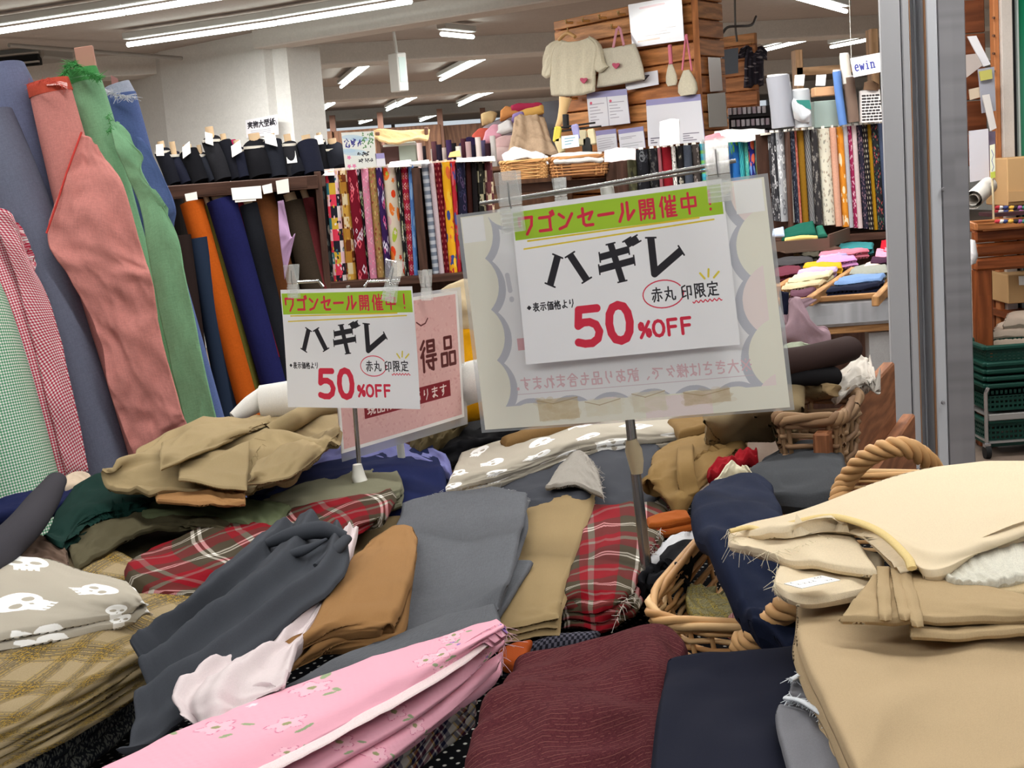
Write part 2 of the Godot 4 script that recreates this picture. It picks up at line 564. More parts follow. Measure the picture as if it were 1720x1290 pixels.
func make_textures() -> void:
	# plain weave: short slubs of lighter and darker yarn in both directions
	tex.linen = painted(256, 256, func(x, y):
		var a := hash2(x / 18, y) * 0.55 + hash2(x / 7 + 50, y) * 0.45
		var b := hash2(x, y / 18 + 9) * 0.55 + hash2(x, y / 7 + 70) * 0.45
		var s: float = a if (x + y) % 2 == 0 else b
		var k := 0.80 + 0.20 * s
		return Color(k, k, k))
	tex.plain = painted(128, 128, func(x, y):
		var k: float = 0.93 + 0.07 * hash2(x, y) - (0.035 if (x + y) % 2 == 0 else 0.0)
		return Color(k, k, k))
	var hm := new_image(256, 256, Color.BLACK)
	for y in 256:
		for x in 256:
			var over := ((x / 3) + (y / 3)) % 2 == 0
			var k := 0.35 + 0.3 * hash2(x / (9 if over else 3), y / (3 if over else 9)) + (0.25 if over else 0.0)
			hm.set_pixel(x, y, Color(k, k, k))
	hm.bump_map_to_normal_map(1.2)
	tex.weave = as_tex(hm)
	for q in [["gingham_red", c8(178, 32, 58)], ["gingham_green", c8(62, 138, 92)]]:
		var col: Color = q[1]
		tex[q[0]] = painted(32, 32, func(x, y):
			var k := (0.5 if (x / 8) % 2 == 0 else 0.0) + (0.5 if (y / 8) % 2 == 0 else 0.0)
			return Color(0.95, 0.93, 0.92).lerp(col, k))
	# red tartan, one repeat 0.11 m
	var sett := func(p: int) -> Color:
		var red := c8(126, 18, 29)
		var olive := c8(66, 58, 44)
		var white := c8(232, 226, 218)
		var grey := c8(128, 120, 110)
		p = posmod(p, 256)
		if p < 62: return red
		if p < 112: return olive
		if p < 122: return white
		if p < 130: return olive
		if p < 140: return white
		if p < 176: return olive
		if p < 226: return red if p > 200 else olive
		if p < 244: return grey
		return red
	tex.tartan = painted(256, 256, func(x, y):
		var a: Color = sett.call(x)
		var b: Color = sett.call(y)
		return a.lerp(b, 0.5 + (0.14 if (x + y) % 4 < 2 else -0.14)))
	tex.check = painted(128, 128, func(x, y):
		var line := func(p: int) -> Color:
			p = posmod(p, 64)
			if p < 5: return c8(178, 140, 70)
			if p < 14: return c8(40, 38, 62)
			if p < 18: return c8(205, 196, 184)
			if p < 28: return c8(92, 32, 46)
			if p < 33: return c8(205, 196, 184)
			if p < 44: return c8(40, 38, 62)
			return c8(190, 182, 172)
		var a: Color = line.call(x)
		var b: Color = line.call(y)
		return a.lerp(b, 0.5))
	# tan wool with clusters of gold and black lines
	tex.mustard = painted(256, 256, func(x, y):
		var c := c8(150, 132, 100).lerp(c8(168, 150, 120), hash2(x, y) * 0.8)
		var lines := func(p: int) -> float:
			p = posmod(p, 128)
			if p < 64:
				return [0.5, 0.0, 0.8, 0.1, 0.5, 0.0, 0.9, 0.3, 0.0, 0.95, 0.3, 0.8, 0.2, 0.95, 0.0, 0.7, 0.3, 0.9, 0.0, 0.95, 0.2, 0.8, 0.4, 0.9, 0.0, 0.6, 0.2, 0.8, 0.0, 0.5, 0.2, 0.3][p / 2]
			return 0.0
		var lx: float = lines.call(x)
		var ly: float = lines.call(y)
		var dark := c8(48, 40, 24)
		var gold := c8(170, 132, 30)
		c = c.lerp(gold if (int(x) / 2) % 3 == 0 and hash2(x / 2, y / 4) > 0.3 else dark, lx * 0.78)
		c = c.lerp(gold if (int(y) / 2) % 3 == 0 and hash2(x / 4, y / 2 + 77) > 0.3 else dark, ly * 0.78)
		if lx > 0.2 and ly > 0.2 and hash2(x / 2, y / 2) > 0.72:
			c = gold
		return c)
	tex.tweed = painted(128, 128, func(x, y):
		var k := hash2(x / 4, (y + (x / 4) * 3) / 6)
		return c8(34, 36, 42).lerp(c8(112, 112, 104), 1.0 if k > 0.62 else k * 0.25))
	tex.gold_tweed = painted(128, 128, func(x, y):
		var k := hash2(x / 3, y / 3)
		var c := c8(116, 108, 76).lerp(c8(158, 150, 112), k)
		if (x % 32 < 9 and x % 3 == 0) or (y % 32 < 9 and y % 3 == 0):
			c = c8(196, 168, 60) if hash2(x / 2, y / 2) > 0.35 else c8(64, 58, 36)
		return c)
	tex.hound = painted(64, 64, func(x, y):
		var q: bool = (int(x) / 8 + int(y) / 8) % 2 == 0
		var d: bool = ((int(x) + int(y)) / 4) % 2 == 0
		return c8(122, 32, 48) if (q or (d and (x / 8) % 2 == 0)) else c8(214, 186, 178))
	tex.dark_hound = painted(64, 64, func(x, y):
		var q: bool = (int(x) / 8 + int(y) / 8) % 2 == 0
		return c8(30, 30, 38) if q else c8(86, 84, 96))
	var dots := new_image(128, 128, c8(20, 20, 24))
	for k in 8:
		for j in 8:
			ellipse(dots, Vector2(k * 16 + (8 if j % 2 == 1 else 0), j * 16), Vector2(2.6, 2.6), c8(226, 224, 216))
	tex.polka = as_tex(dots)
	# burgundy gauze with broken pink and gold pinstripes
	tex.burgundy = painted(256, 256, func(x, y):
		var c := c8(70, 30, 36).lerp(c8(88, 42, 46), hash2(x / 2, y / 2))
		var band := posmod(y + int(2.5 * sin(x * TAU / 128.0)), 16)
		if band < 1 and hash2(x / 7, y / 16) > 0.2:
			c = c8(138, 94, 82)
		elif band == 8 and hash2(x / 5, y / 16 + 31) > 0.6:
			c = c8(104, 58, 58)
		return c)
	var sk := new_image(384, 384, c8(174, 166, 152))
	for q in [[80, 90, 0.6, 1.0], [270, 80, 2.4, 1.0], [320, 280, -0.5, 1.0], [120, 290, 1.7, 1.0]]:
		skull(sk, Vector2(q[0], q[1]), 46.0 * q[3], q[2])
	tex.skull = as_tex(sk)
	var fl := new_image(384, 384, c8(236, 172, 190))
	var r2 := RandomNumberGenerator.new()
	r2.seed = 41
	for k in 22:
		var at := Vector2(r2.randf_range(0, 384), r2.randf_range(0, 384))
		var s := r2.randf_range(11, 23)
		ellipse(fl, at, Vector2(s, s * 0.9), c8(198, 104, 134), 0.4, true, 0.0, 3)
		ellipse(fl, at, Vector2(s * 0.95, s * 0.85), c8(240, 186, 201), 0.4, true, 0.0, 3)
		ellipse(fl, at, Vector2(s * 0.2, s * 0.2), c8(150, 150, 110))
		for j in 2:
			ellipse(fl, at + Vector2(r2.randf_range(-1, 1), 1).normalized() * s * 1.35, Vector2(s * 0.32, s * 0.14), c8(150, 164, 128), r2.randf() * 3)
	for k in 26:
		ellipse(fl, Vector2(r2.randf_range(0, 384), r2.randf_range(0, 384)), Vector2(r2.randf_range(3, 6), 3), c8(148, 118, 190) if k % 2 == 0 else c8(250, 220, 228), r2.randf() * 3, true, 0.0, 3)
	tex.pink_floral = as_tex(fl)
	# print of the paper, wood, plaster
	tex.wood = painted(256, 128, func(x, y):
		var g := sin(y * 0.55 + 2.5 * sin(x * 0.024 + y * 0.05) + 3.0 * hash2(0, y / 3)) * 0.5 + 0.5
		var k := 0.74 + 0.18 * g + 0.08 * hash2(x / 16, y)
		return Color(k, k * (0.97 + 0.02 * g), k * (0.93 + 0.04 * g)))
	tex.plaster = painted(128, 128, func(x, y):
		var k := 0.93 + 0.05 * hash2(x, y) + 0.02 * hash2(x / 8, y / 8)
		return Color(k, k, k))
	tex.brushed = painted(64, 256, func(x, y):
		var k := 0.84 + 0.10 * hash2(x, y / 64) + 0.06 * hash2(x / 5, y / 20)
		return Color(k, k, k))

func skull(im: Image, c: Vector2, r: float, turn: float) -> void:
	var white := c8(244, 243, 241)
	var bg := c8(174, 166, 152)
	var ax := Vector2(cos(turn), sin(turn))
	var ay := Vector2(-ax.y, ax.x)
	ellipse(im, c, Vector2(r, r * 0.9), white, turn)
	ellipse(im, c + ay * r * 0.72, Vector2(r * 0.55, r * 0.5), white, turn, true, 0.0, 2)
	for k in 4:
		ellipse(im, c + ay * r * 1.25 + ax * r * (k - 1.5) * 0.29, Vector2(r * 0.1, r * 0.2), white, turn, true, 0.0, 2)
	for s in [-1.0, 1.0]:
		ellipse(im, c + ax * r * 0.42 * s + ay * r * 0.18, Vector2(r * 0.27, r * 0.22), bg, turn)
	ellipse(im, c + ay * r * 0.58, Vector2(r * 0.1, r * 0.13), bg, turn, true, 0.0, 1)

# the print of one bolt of patterned cotton
func bolt_print(kind: String, bg: Color, cols: Array, seed_no: int) -> ImageTexture:
	if kind == "plain":
		return tex.linen
	var im := new_image(72, 256, bg)
	var r := RandomNumberGenerator.new()
	r.seed = seed_no
	match kind:
		"flowers":
			for k in 46:
				var c: Color = cols[k % cols.size()]
				var at := Vector2(r.randf_range(0, 72), r.randf_range(0, 256))
				var s := r.randf_range(5, 11)
				ellipse(im, at, Vector2(s, s), c, r.randf() * 3, true, 0.0, 3)
				ellipse(im, at, Vector2(s * 0.35, s * 0.35), cols[(k + 1) % cols.size()])
		"small":
			for k in 170:
				ellipse(im, Vector2(r.randf_range(0, 72), r.randf_range(0, 256)), Vector2(r.randf_range(1.5, 4), r.randf_range(1.5, 3)), cols[k % cols.size()], r.randf() * 3)
		"rings":
			for j in 12:
				for k in 4:
					var at := Vector2(k * 18 + (9 if j % 2 == 1 else 0), j * 21.3)
					ellipse(im, at, Vector2(8, 8), cols[(j + k) % cols.size()], 0.0, true, 0.0, 3)
					ellipse(im, at, Vector2(4.4, 4.4), bg)
					ellipse(im, at, Vector2(2.2, 2.2), cols[(j + k + 1) % cols.size()])
		"dots":
			for j in 22:
				for k in 6:
					ellipse(im, Vector2(k * 12 + (6 if j % 2 == 1 else 0), j * 11.6), Vector2(3.4, 3.4), cols[(j * 3 + k) % cols.size()])
		"diamonds":
			for k in 34:
				var at := Vector2(r.randf_range(0, 72), r.randf_range(0, 256))
				var s := r.randf_range(6, 11)
				ellipse(im, at, Vector2(s, s), cols[k % cols.size()], 0.0, true, 0.0, 1)
				ellipse(im, at, Vector2(s * 0.5, s * 0.5), bg, 0.0, true, 0.0, 1)
		"hstripes":
			for y in 256:
				var c: Color = cols[(y / 8) % cols.size()]
				for x in 72:
					im.set_pixel(x, y, c)
		"diag":
			for y in 256:
				for x in 72:
					im.set_pixel(x, y, cols[((x + y) / 6) % cols.size()])
		"blobs":
			for k in 26:
				ellipse(im, Vector2(r.randf_range(0, 72), r.randf_range(0, 256)), Vector2(r.randf_range(7, 17), r.randf_range(6, 13)), cols[k % cols.size()], r.randf() * 3)
			for k in 14:
				ellipse(im, Vector2(r.randf_range(0, 72), r.randf_range(0, 256)), Vector2(6, 6), cols[(k + 1) % cols.size()], r.randf() * 3, true, 0.0, 3)
		"patch":
			for j in 11:
				for k in 3:
					ellipse(im, Vector2(12 + k * 24, 12 + j * 24), Vector2(12, 12), cols[(j * 2 + k + (j * j) % 3) % cols.size()], 0.0, true, 0.0, 2)
			for k in 60:
				ellipse(im, Vector2(r.randf_range(0, 72), r.randf_range(0, 256)), Vector2(4, 2.4), cols[(k + 2) % cols.size()], r.randf() * 3)
		"swirl":
			for k in 40:
				ellipse(im, Vector2(r.randf_range(0, 72), r.randf_range(0, 256)), Vector2(r.randf_range(5, 12), r.randf_range(4, 9)), cols[k % cols.size()], r.randf() * 3, true, 0.6)
		_:
			for k in 500:
				ellipse(im, Vector2(r.randf_range(0, 72), r.randf_range(0, 256)), Vector2(1.2, 3), cols[0], 0.0)
	return as_tex(im)

func sign_print() -> ImageTexture:
	var W := 900.0
	var H := 640.0
	var im := new_image(900, 640, c8(240, 240, 244))
	var red := c8(214, 52, 76)
	var ink := c8(46, 44, 50)
	var yellow := c8(228, 200, 62)
	im.fill_rect(Rect2i(6, 20, 886, 114), c8(164, 202, 56))
	stroke(im, [Vector2(60, 142), Vector2(790, 136)], 7, yellow)
	stroke(im, [Vector2(40, 172), Vector2(850, 150)], 6, yellow)
	var line := "ワゴンセール開催中！"
	for i in line.length():
		glyph(im, line[i], Vector2(22 + i * 87, 36), Vector2(74, 82), 12.5 if i < 6 else 9.5, red)
	glyph(im, "ハ", Vector2(122, 200), Vector2(190, 140), 30, ink, false, 0.75)
	glyph(im, "ギ", Vector2(340, 180), Vector2(184, 172), 27, ink, false, 0.7)
	glyph(im, "レ", Vector2(538, 176), Vector2(184, 172), 30, ink, false, 0.7)
	var d := Vector2(36, 411)
	for k in 9:
		stroke(im, [d + Vector2(-9 + k, -k * 1.0), d + Vector2(-9 + k, k * 1.0)], 2, ink)
		stroke(im, [d + Vector2(9 - k, -k * 1.0), d + Vector2(9 - k, k * 1.0)], 2, ink)
	write(im, "表示価格より", Vector2(52, 393), Vector2(29, 36), 31, 4.2, ink)
	glyph(im, "5", Vector2(212, 430), Vector2(140, 158), 32, red)
	glyph(im, "0", Vector2(348, 430), Vector2(136, 158), 33, red)
	write(im, "%OFF", Vector2(492, 512), Vector2(54, 68), 57, 13, red)
	var ring := []
	for k in 30:
		var a := -0.5 - TAU * k / 31.0
		ring.append(Vector2(610 + cos(a) * 84, 414 + sin(a) * 54))
	stroke(im, ring, 4.5, red)
	write(im, "赤丸", Vector2(560, 386), Vector2(48, 58), 53, 5.6, ink)
	write(im, "印限定", Vector2(682, 386), Vector2(48, 58), 54, 5.6, ink)
	var wave := []
	for k in 33:
		wave.append(Vector2(728 + k * 3.7, 458 + 4.5 * sin(k * 1.25)))
	stroke(im, wave, 4, red)
	for q in [[770, 350, 786, 372], [806, 338, 802, 366], [846, 352, 824, 372]]:
		stroke(im, [Vector2(q[0], q[1]), Vector2(q[2], q[3])], 8, c8(226, 206, 74))
	return as_tex(im)

func backing_print() -> ImageTexture:
	var cream := c8(238, 236, 222)
	var im := new_image(1024, 724, c8(240, 240, 243))
	var grey := c8(192, 194, 204)
	var pink := c8(240, 226, 224)
	var bub := []
	for k in 5:
		bub.append([Vector2(-10, 60 + k * 172), 118.0, Vector2(24, 12)])
		bub.append([Vector2(1034, 40 + k * 172), 122.0, Vector2(-26, 14)])
	for k in 8:
		bub.append([Vector2(30 + k * 138, 735), 92.0, Vector2(4, -16)])
	for k in 8:
		bub.append([Vector2(30 + k * 138, -30), 80.0, Vector2(4, 16)])
	for q in bub:
		ellipse(im, q[0] + q[2], Vector2(q[1], q[1]), grey, 0.0, false)
	var i := 0
	for q in bub:
		ellipse(im, q[0], Vector2(q[1], q[1]), pink if i % 4 == 1 else cream, 0.0, false)
		i += 1
	im.fill_rect(Rect2i(0, 650, 1024, 74), cream)
	im.fill_rect(Rect2i(560, 655, 220, 69), pink)
	im.fill_rect(Rect2i(0, 0, 34, 724), cream)
	im.fill_rect(Rect2i(990, 0, 34, 724), cream)
	var rose := c8(226, 190, 198)
	write(im, "※大きさは様々で、訳あり品も含まれます。", Vector2(920, 556), Vector2(38, 44), 41, 4.5, rose, true)
	stroke(im, [Vector2(130, 612), Vector2(920, 612)], 2, c8(214, 196, 204))
	stroke(im, [Vector2(142, 210), Vector2(146, 262)], 16, c8(206, 206, 214))
	stroke(im, [Vector2(148, 290), Vector2(148, 293)], 16, c8(206, 206, 214))
	im.fill_rect(Rect2i(150, 424, 26, 40), c8(226, 176, 182))
	# corner paper patches and the torn tape left along the lower edge
	im.fill_rect(Rect2i(4, 4, 78, 84), c8(246, 246, 246))
	im.fill_rect(Rect2i(926, 4, 90, 100), c8(246, 246, 246))
	var r := RandomNumberGenerator.new()
	r.seed = 8
	for q in [[196, 634, 140, 72, c8(206, 186, 146)], [360, 650, 120, 52, c8(232, 226, 204)], [520, 636, 110, 64, c8(226, 218, 196)], [690, 646, 150, 44, c8(204, 184, 150)]]:
		ellipse(im, Vector2(q[0] + q[2] * 0.5, q[1] + q[3] * 0.5), Vector2(q[2] * 0.5, q[3] * 0.5), Color(q[4].r, q[4].g, q[4].b, 0.55), -0.02, false, 0.0, 2)
		for k in 40:
			ellipse(im, Vector2(q[0] + r.randf() * q[2], q[1] + r.randf() * q[3]), Vector2(r.randf_range(9, 26), r.randf_range(5, 12)), Color(q[4].r, q[4].g, q[4].b, r.randf_range(0.1, 0.3)), r.randf() * 0.6 - 0.3, false)
		stroke(im, [Vector2(q[0], q[1] + 4), Vector2(q[0] + q[2] * 0.4, q[1] + 18), Vector2(q[0] + q[2], q[1] + 2)], 2.5, c8(168, 140, 100, 170))
	return as_tex(im)

func pink_sign_print() -> ImageTexture:
	var im := new_image(640, 480, c8(222, 176, 172))
	var r := RandomNumberGenerator.new()
	r.seed = 5
	for k in 900:
		ellipse(im, Vector2(r.randf() * 640, r.randf() * 480), Vector2(r.randf_range(3, 9), r.randf_range(2, 5)), c8(206, 150, 148, 110) if k % 2 == 0 else c8(230, 190, 184, 120), r.randf() * 3)
	for q in [[0, 0, 640, 12], [0, 468, 640, 12], [0, 0, 12, 480], [628, 0, 12, 480]]:
		im.fill_rect(Rect2i(q[0], q[1], q[2], q[3]), c8(236, 232, 228))
	var brown := c8(92, 44, 44)
	stroke(im, [Vector2(410, 92), Vector2(432, 106), Vector2(456, 100), Vector2(470, 84)], 5, brown)
	write(im, "お", Vector2(300, 170), Vector2(100, 120), 128, 11, brown)
	write(im, "得品", Vector2(418, 160), Vector2(88, 116), 108, 12, brown)
	im.fill_rect(Rect2i(120, 326, 450, 60), c8(132, 36, 46))
	write(im, "現品限りもあります", Vector2(134, 336), Vector2(40, 42), 47, 4.5, c8(236, 220, 214))
	return as_tex(im)

# ---------- materials ----------
func mat(key: String, c: Color, rough := 0.85, o := {}) -> StandardMaterial3D:
	if mats.has(key):
		return mats[key]
	var m := StandardMaterial3D.new()
	m.albedo_color = c
	m.roughness = rough
	m.metallic = o.get("metal", 0.0)
	m.metallic_specular = o.get("spec", 0.35)
	if o.has("tex"):
		m.albedo_texture = tex[o.tex] if o.tex is String else o.tex
		var s: float = o.get("scale", 6.0)
		m.uv1_scale = Vector3(s * o.get("su", 1.0), s * o.get("sv", 1.0), s)
	if o.get("weave", false):
		m.normal_enabled = true
		m.normal_texture = tex.weave
		m.normal_scale = o.get("ns", 0.5)
	if o.get("world", false):
		m.uv1_triplanar = true
		m.uv1_world_triplanar = true
	if o.has("alpha"):
		m.transparency = BaseMaterial3D.TRANSPARENCY_ALPHA
		m.albedo_color.a = o.alpha
	if o.has("sheen"):
		m.rim_enabled = true
		m.rim = o.sheen
		m.rim_tint = 0.6
	if o.has("emit"):
		m.emission_enabled = true
		m.emission = o.get("ecol", Color(1, 1, 1))
		m.emission_energy_multiplier = o.emit
	mats[key] = m
	return m

func fab(r: float, g: float, b: float, weave := "plain", scale := 14.0, o := {}) -> StandardMaterial3D:
	var oo := {"tex": weave, "scale": scale, "weave": true, "ns": 0.35, "spec": 0.2}
	oo.merge(o, true)
	return mat("fab %d %d %d %s %s" % [r, g, b, weave, scale], c8(r, g, b), oo.get("rough", 0.92), oo)

func printed(called: String, scale: float, o := {}) -> StandardMaterial3D:
	var oo := {"tex": called, "scale": scale, "spec": 0.2}
	oo.merge(o, true)
	return mat("print %s %s" % [called, scale], oo.get("tint", Color.WHITE), oo.get("rough", 0.9), oo)

# ---------- the scene ----------
func _ready() -> void:
	rng.seed = 7
	wrinkle.seed = 3
	wrinkle.noise_type = FastNoiseLite.TYPE_SIMPLEX_SMOOTH
	wrinkle.frequency = 0.045
	wrinkle.fractal_octaves = 2
	eye_basis = Basis.from_euler(Vector3(deg_to_rad(PITCH), 0, deg_to_rad(ROLL)))
	var cam := Camera3D.new()
	cam.name = "camera"
	add_child(cam)
	cam.transform = Transform3D(eye_basis, Vector3(0, EYE, 0))
	cam.fov = rad_to_deg(2 * atan(645.0 / FOCAL))
	cam.near = 0.05
	cam.far = 120.0
	cam.current = true
	var env := Environment.new()
	env.background_mode = Environment.BG_SKY
	var sky := Sky.new()
	var sm := ProceduralSkyMaterial.new()
	sm.sky_top_color = c8(190, 208, 226)
	sm.sky_horizon_color = c8(226, 234, 240)
	sm.ground_horizon_color = c8(200, 200, 198)
	sm.ground_bottom_color = c8(150, 148, 144)
	sm.sky_energy_multiplier = 1.0
	sky.sky_material = sm
	env.sky = sky
	env.tonemap_mode = Environment.TONE_MAPPER_LINEAR
	env.tonemap_exposure = EXPOSURE
	env.sdfgi_enabled = true
	env.ssao_enabled = true
	env.ssil_enabled = true
	var we := WorldEnvironment.new()
	we.name = "world"
	we.environment = env
	add_child(we)
	make_textures()
	room()
	tubes()
	wagon()
	pile_left()
	pile_middle()
	pile_right()
	pile_back()
	signs()
	standing_rolls()
	shelf_of_solids()
	shelf_of_prints()
	slat_corner()
	far_goods()
	right_shelf()
	doorway()
	right_room()

const EXPOSURE := 1.04
const TUBE_LIGHT := 2.4
const ROOM_TURN := 11.8

func room_pt(r: float, y: float, f: float) -> Vector3:       # right, up, forward along the rows of ceiling lamps
	var b := Basis(Vector3.UP, deg_to_rad(ROOM_TURN))
	return b * Vector3(r, y, -f)

func slab(c: Vector3, size: Vector3, turn_deg: float, bev := 0.0) -> MB:
	var mb := MB.new()
	mb.box(c, size, Basis(Vector3.UP, deg_to_rad(turn_deg)), bev)
	return mb

# a box between two points of the floor plan, from height y0 to y1
func plank(a: Vector3, b: Vector3, y0: float, y1: float, thick: float, bev := 0.0) -> MB:
	var mb := MB.new()
	plank_in(mb, a, b, y0, y1, thick, bev)
	return mb

func plank_in(mb: MB, a: Vector3, b: Vector3, y0: float, y1: float, thick: float, bev := 0.0) -> void:
	var d := Vector3(b.x - a.x, 0, b.z - a.z)
	var x := d.normalized()
	mb.box(Vector3((a.x + b.x) / 2, (y0 + y1) / 2, (a.z + b.z) / 2), Vector3(d.length(), y1 - y0, thick), Basis(x, Vector3.UP, x.cross(Vector3.UP)), bev)

func room() -> void:
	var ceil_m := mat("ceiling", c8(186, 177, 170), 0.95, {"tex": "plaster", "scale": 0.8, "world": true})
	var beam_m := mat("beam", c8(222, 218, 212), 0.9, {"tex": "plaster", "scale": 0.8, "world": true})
	var wall_m := mat("wall", c8(230, 229, 225), 0.9, {"tex": "plaster", "scale": 0.9, "world": true})
	var floor_m := mat("floor", c8(128, 112, 100), 0.6, {"tex": "plaster", "scale": 0.5, "world": true})
	var b := ROOM_TURN
	struct("floor", slab(room_pt(0, -0.06, 15), Vector3(30, 0.12, 42), b), floor_m)
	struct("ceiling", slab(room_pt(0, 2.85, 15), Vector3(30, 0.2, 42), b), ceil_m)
	struct("wall_left", slab(room_pt(-15, 1.4, 15), Vector3(0.2, 2.8, 42), b), wall_m)
	struct("wall_right", slab(room_pt(15, 1.4, 15), Vector3(0.2, 2.8, 42), b), wall_m)
	struct("wall_back", slab(room_pt(0, 1.29, 35.9), Vector3(30, 2.58, 0.2), b), wall_m)
	# the strip of high windows in the back wall
	for k in 9:
		var w := struct("window_%d" % (k + 1), slab(room_pt(-13.3 + k * 3.32, 2.665, 35.9), Vector3(3.2, 0.17, 0.02), b), mat("pane", c8(235, 245, 250), 0.05, {"alpha": 0.12}))
		put(w, "window_frame", slab(w.position + room_pt(1.66, 0.085, 0) , Vector3(0.08, 0.17, 0.12), b), mat("frame grey", c8(120, 122, 126), 0.5))
	# the front of the shop is glazed behind the photographer: only its piers and lintel close the room
	struct("wall_front", slab(room_pt(0, 2.6, -6), Vector3(30, 0.3, 0.2), b), wall_m)
	for k in 4:
		struct("trim_%d" % (k + 1), slab(room_pt(-12 + k * 8, 1.25, -6), Vector3(0.5, 2.5, 0.25), b), wall_m)
	# beams across the ceiling
	var i := 5
	for q in [[14.0, 0.5], [20.2, 0.5], [27.0, 0.5]]:
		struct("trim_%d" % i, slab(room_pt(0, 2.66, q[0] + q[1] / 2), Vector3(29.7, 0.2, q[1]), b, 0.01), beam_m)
		i += 1
	var p0 := pd(300, 80, 13.6)
	var p1 := pd(457, 88, 12.45)
	var p2 := pd(1010, 5, 10.3)
	struct("trim_%d" % i, plank(p1 + Vector3(-0.05, 0, 0), p2, 2.6, 2.78, 0.3, 0.01), beam_m)
	i += 1
	# white partition with its pier, left
	var back := Vector3(-0.9, 0, -1.6)
	var w0 := pd(287, 150, 13.6)
	struct("wall_partition", plank(w0, p1, 0, 2.76, 0.18), wall_m)
	struct("wall_pier", plank(p1, pd(516, 120, 12.9), 0, 2.62, 0.3), wall_m)
	struct("wall_recess", plank(w0 + Vector3(-0.55, 0, -0.9), w0, 0, 2.76, 0.16), wall_m)
	# printed notice on the partition: full-size paper patterns
	var nrm := (p1 - w0).cross(Vector3.UP)
	nrm.y = 0
	nrm = nrm.normalized()
	if nrm.z < 0:
		nrm = -nrm
	var on := w0 + nrm * 0.105
	var im := new_image(256, 150, c8(236, 235, 240))
	write(im, "実物大型紙", Vector2(16, 20), Vector2(40, 54), 44, 8, c8(44, 42, 50))
	for k in 3:
		stroke(im, [Vector2(40, 96 + k * 14), Vector2(200, 96 + k * 14)], 2.5, c8(120, 116, 128))
	stroke(im, [Vector2(236, 40), Vector2(246, 66), Vector2(232, 80)], 5, c8(120, 116, 128))
	var mb := MB.new()
	sheet_on(mb, pp(412, 202, on, nrm), pp(466, 192, on, nrm), pp(468, 226, on, nrm), pp(414, 232, on, nrm), 0.003)
	one("wall_notice", "white printed notice stuck on the white partition wall", "notice", mb, mat("notice", Color.WHITE, 0.6, {"tex": as_tex(im), "scale": 1.0}))
	# air conditioner under the ceiling, left
	var ac := thing("air_conditioner", "grey ceiling air conditioner with dark outlet slot", "air conditioner", pd(20, 112, 12.5))
	var acb := Basis(Vector3.UP, deg_to_rad(-14))
	var ap := ac.position
	var m1 := MB.new()
	m1.box(ap + Vector3(0, 0.17, -0.2), Vector3(0.78, 0.26, 0.5), acb, 0.02)
	put(ac, "housing", m1, mat("ac", c8(150, 146, 140), 0.5))
	var m2 := MB.new()
	m2.box(ap + acb * Vector3(-0.02, 0.03, 0.06), Vector3(0.66, 0.09, 0.06), acb)
	put(ac, "outlet_slot", m2, mat("slot", c8(24, 23, 23), 0.7))
	for k in 2:
		var m3 := MB.new()
		m3.box(ap + acb * Vector3(-0.02, 0.012 + k * 0.075, 0.1), Vector3(0.68, 0.014, 0.03), acb)
		put(ac, "louver", m3, mat("ac2", c8(176, 172, 166), 0.5))
	var pipe := MB.new()
	pipe.tube([pd(15, 76, 11.5), pd(160, 87, 12.2), pd(305, 98, 13.0)], [0.018], 8)
	one("ceiling_pipe", "thin grey pipe running under the ceiling beside the air conditioner", "pipe", pipe, mat("pipe", c8(150, 144, 138), 0.5))
	# hanging emergency sign box
	var at := pd(669, 122, 13.2)
	var ex := thing("hanging_sign_box", "white box sign hanging on a rod from the ceiling", "sign", at - Vector3(0, 0.19, 0))
	var eb := Basis(Vector3.UP, deg_to_rad(35))
	var e1 := MB.new()
	e1.box(at, Vector3(0.1, 0.34, 0.16), eb, 0.008)
	put(ex, "sign_box", e1, mat("box white", c8(226, 226, 222), 0.5))
	var e2 := MB.new()
	e2.tube([at + Vector3(0, 0.16, 0), at + Vector3(-0.02, 0.5, 0)], [0.014], 8)
	put(ex, "rod", e2, mat("box white", c8(226, 226, 222), 0.5))
	var e3 := MB.new()
	e3.box(at + eb * Vector3(0.0, 0.02, 0.082), Vector3(0.07, 0.22, 0.004), eb)
	put(ex, "sign_face", e3, mat("exit face", c8(196, 214, 210), 0.4))

# a thin flat sheet through four corners (top left, top right, bottom right, bottom left)
func sheet_on(mb: MB, a: Vector3, b: Vector3, c: Vector3, d: Vector3, t: float) -> void:
	var nn := (b - a).cross(d - a).normalized()
	if nn.z < 0:
		nn = -nn
	var s := nn * t
	mb.quad(a, b, c, d)
	mb.quad(a - s, b - s, c - s, d - s)
	var p := [a, b, c, d]
	for i in 4:
		var q: Vector3 = p[i]
		var r: Vector3 = p[(i + 1) % 4]
		mb.quad(q, r, r - s, q - s, [Vector2(0.01, 0.01), Vector2(0.02, 0.01), Vector2(0.02, 0.02), Vector2(0.01, 0.02)])

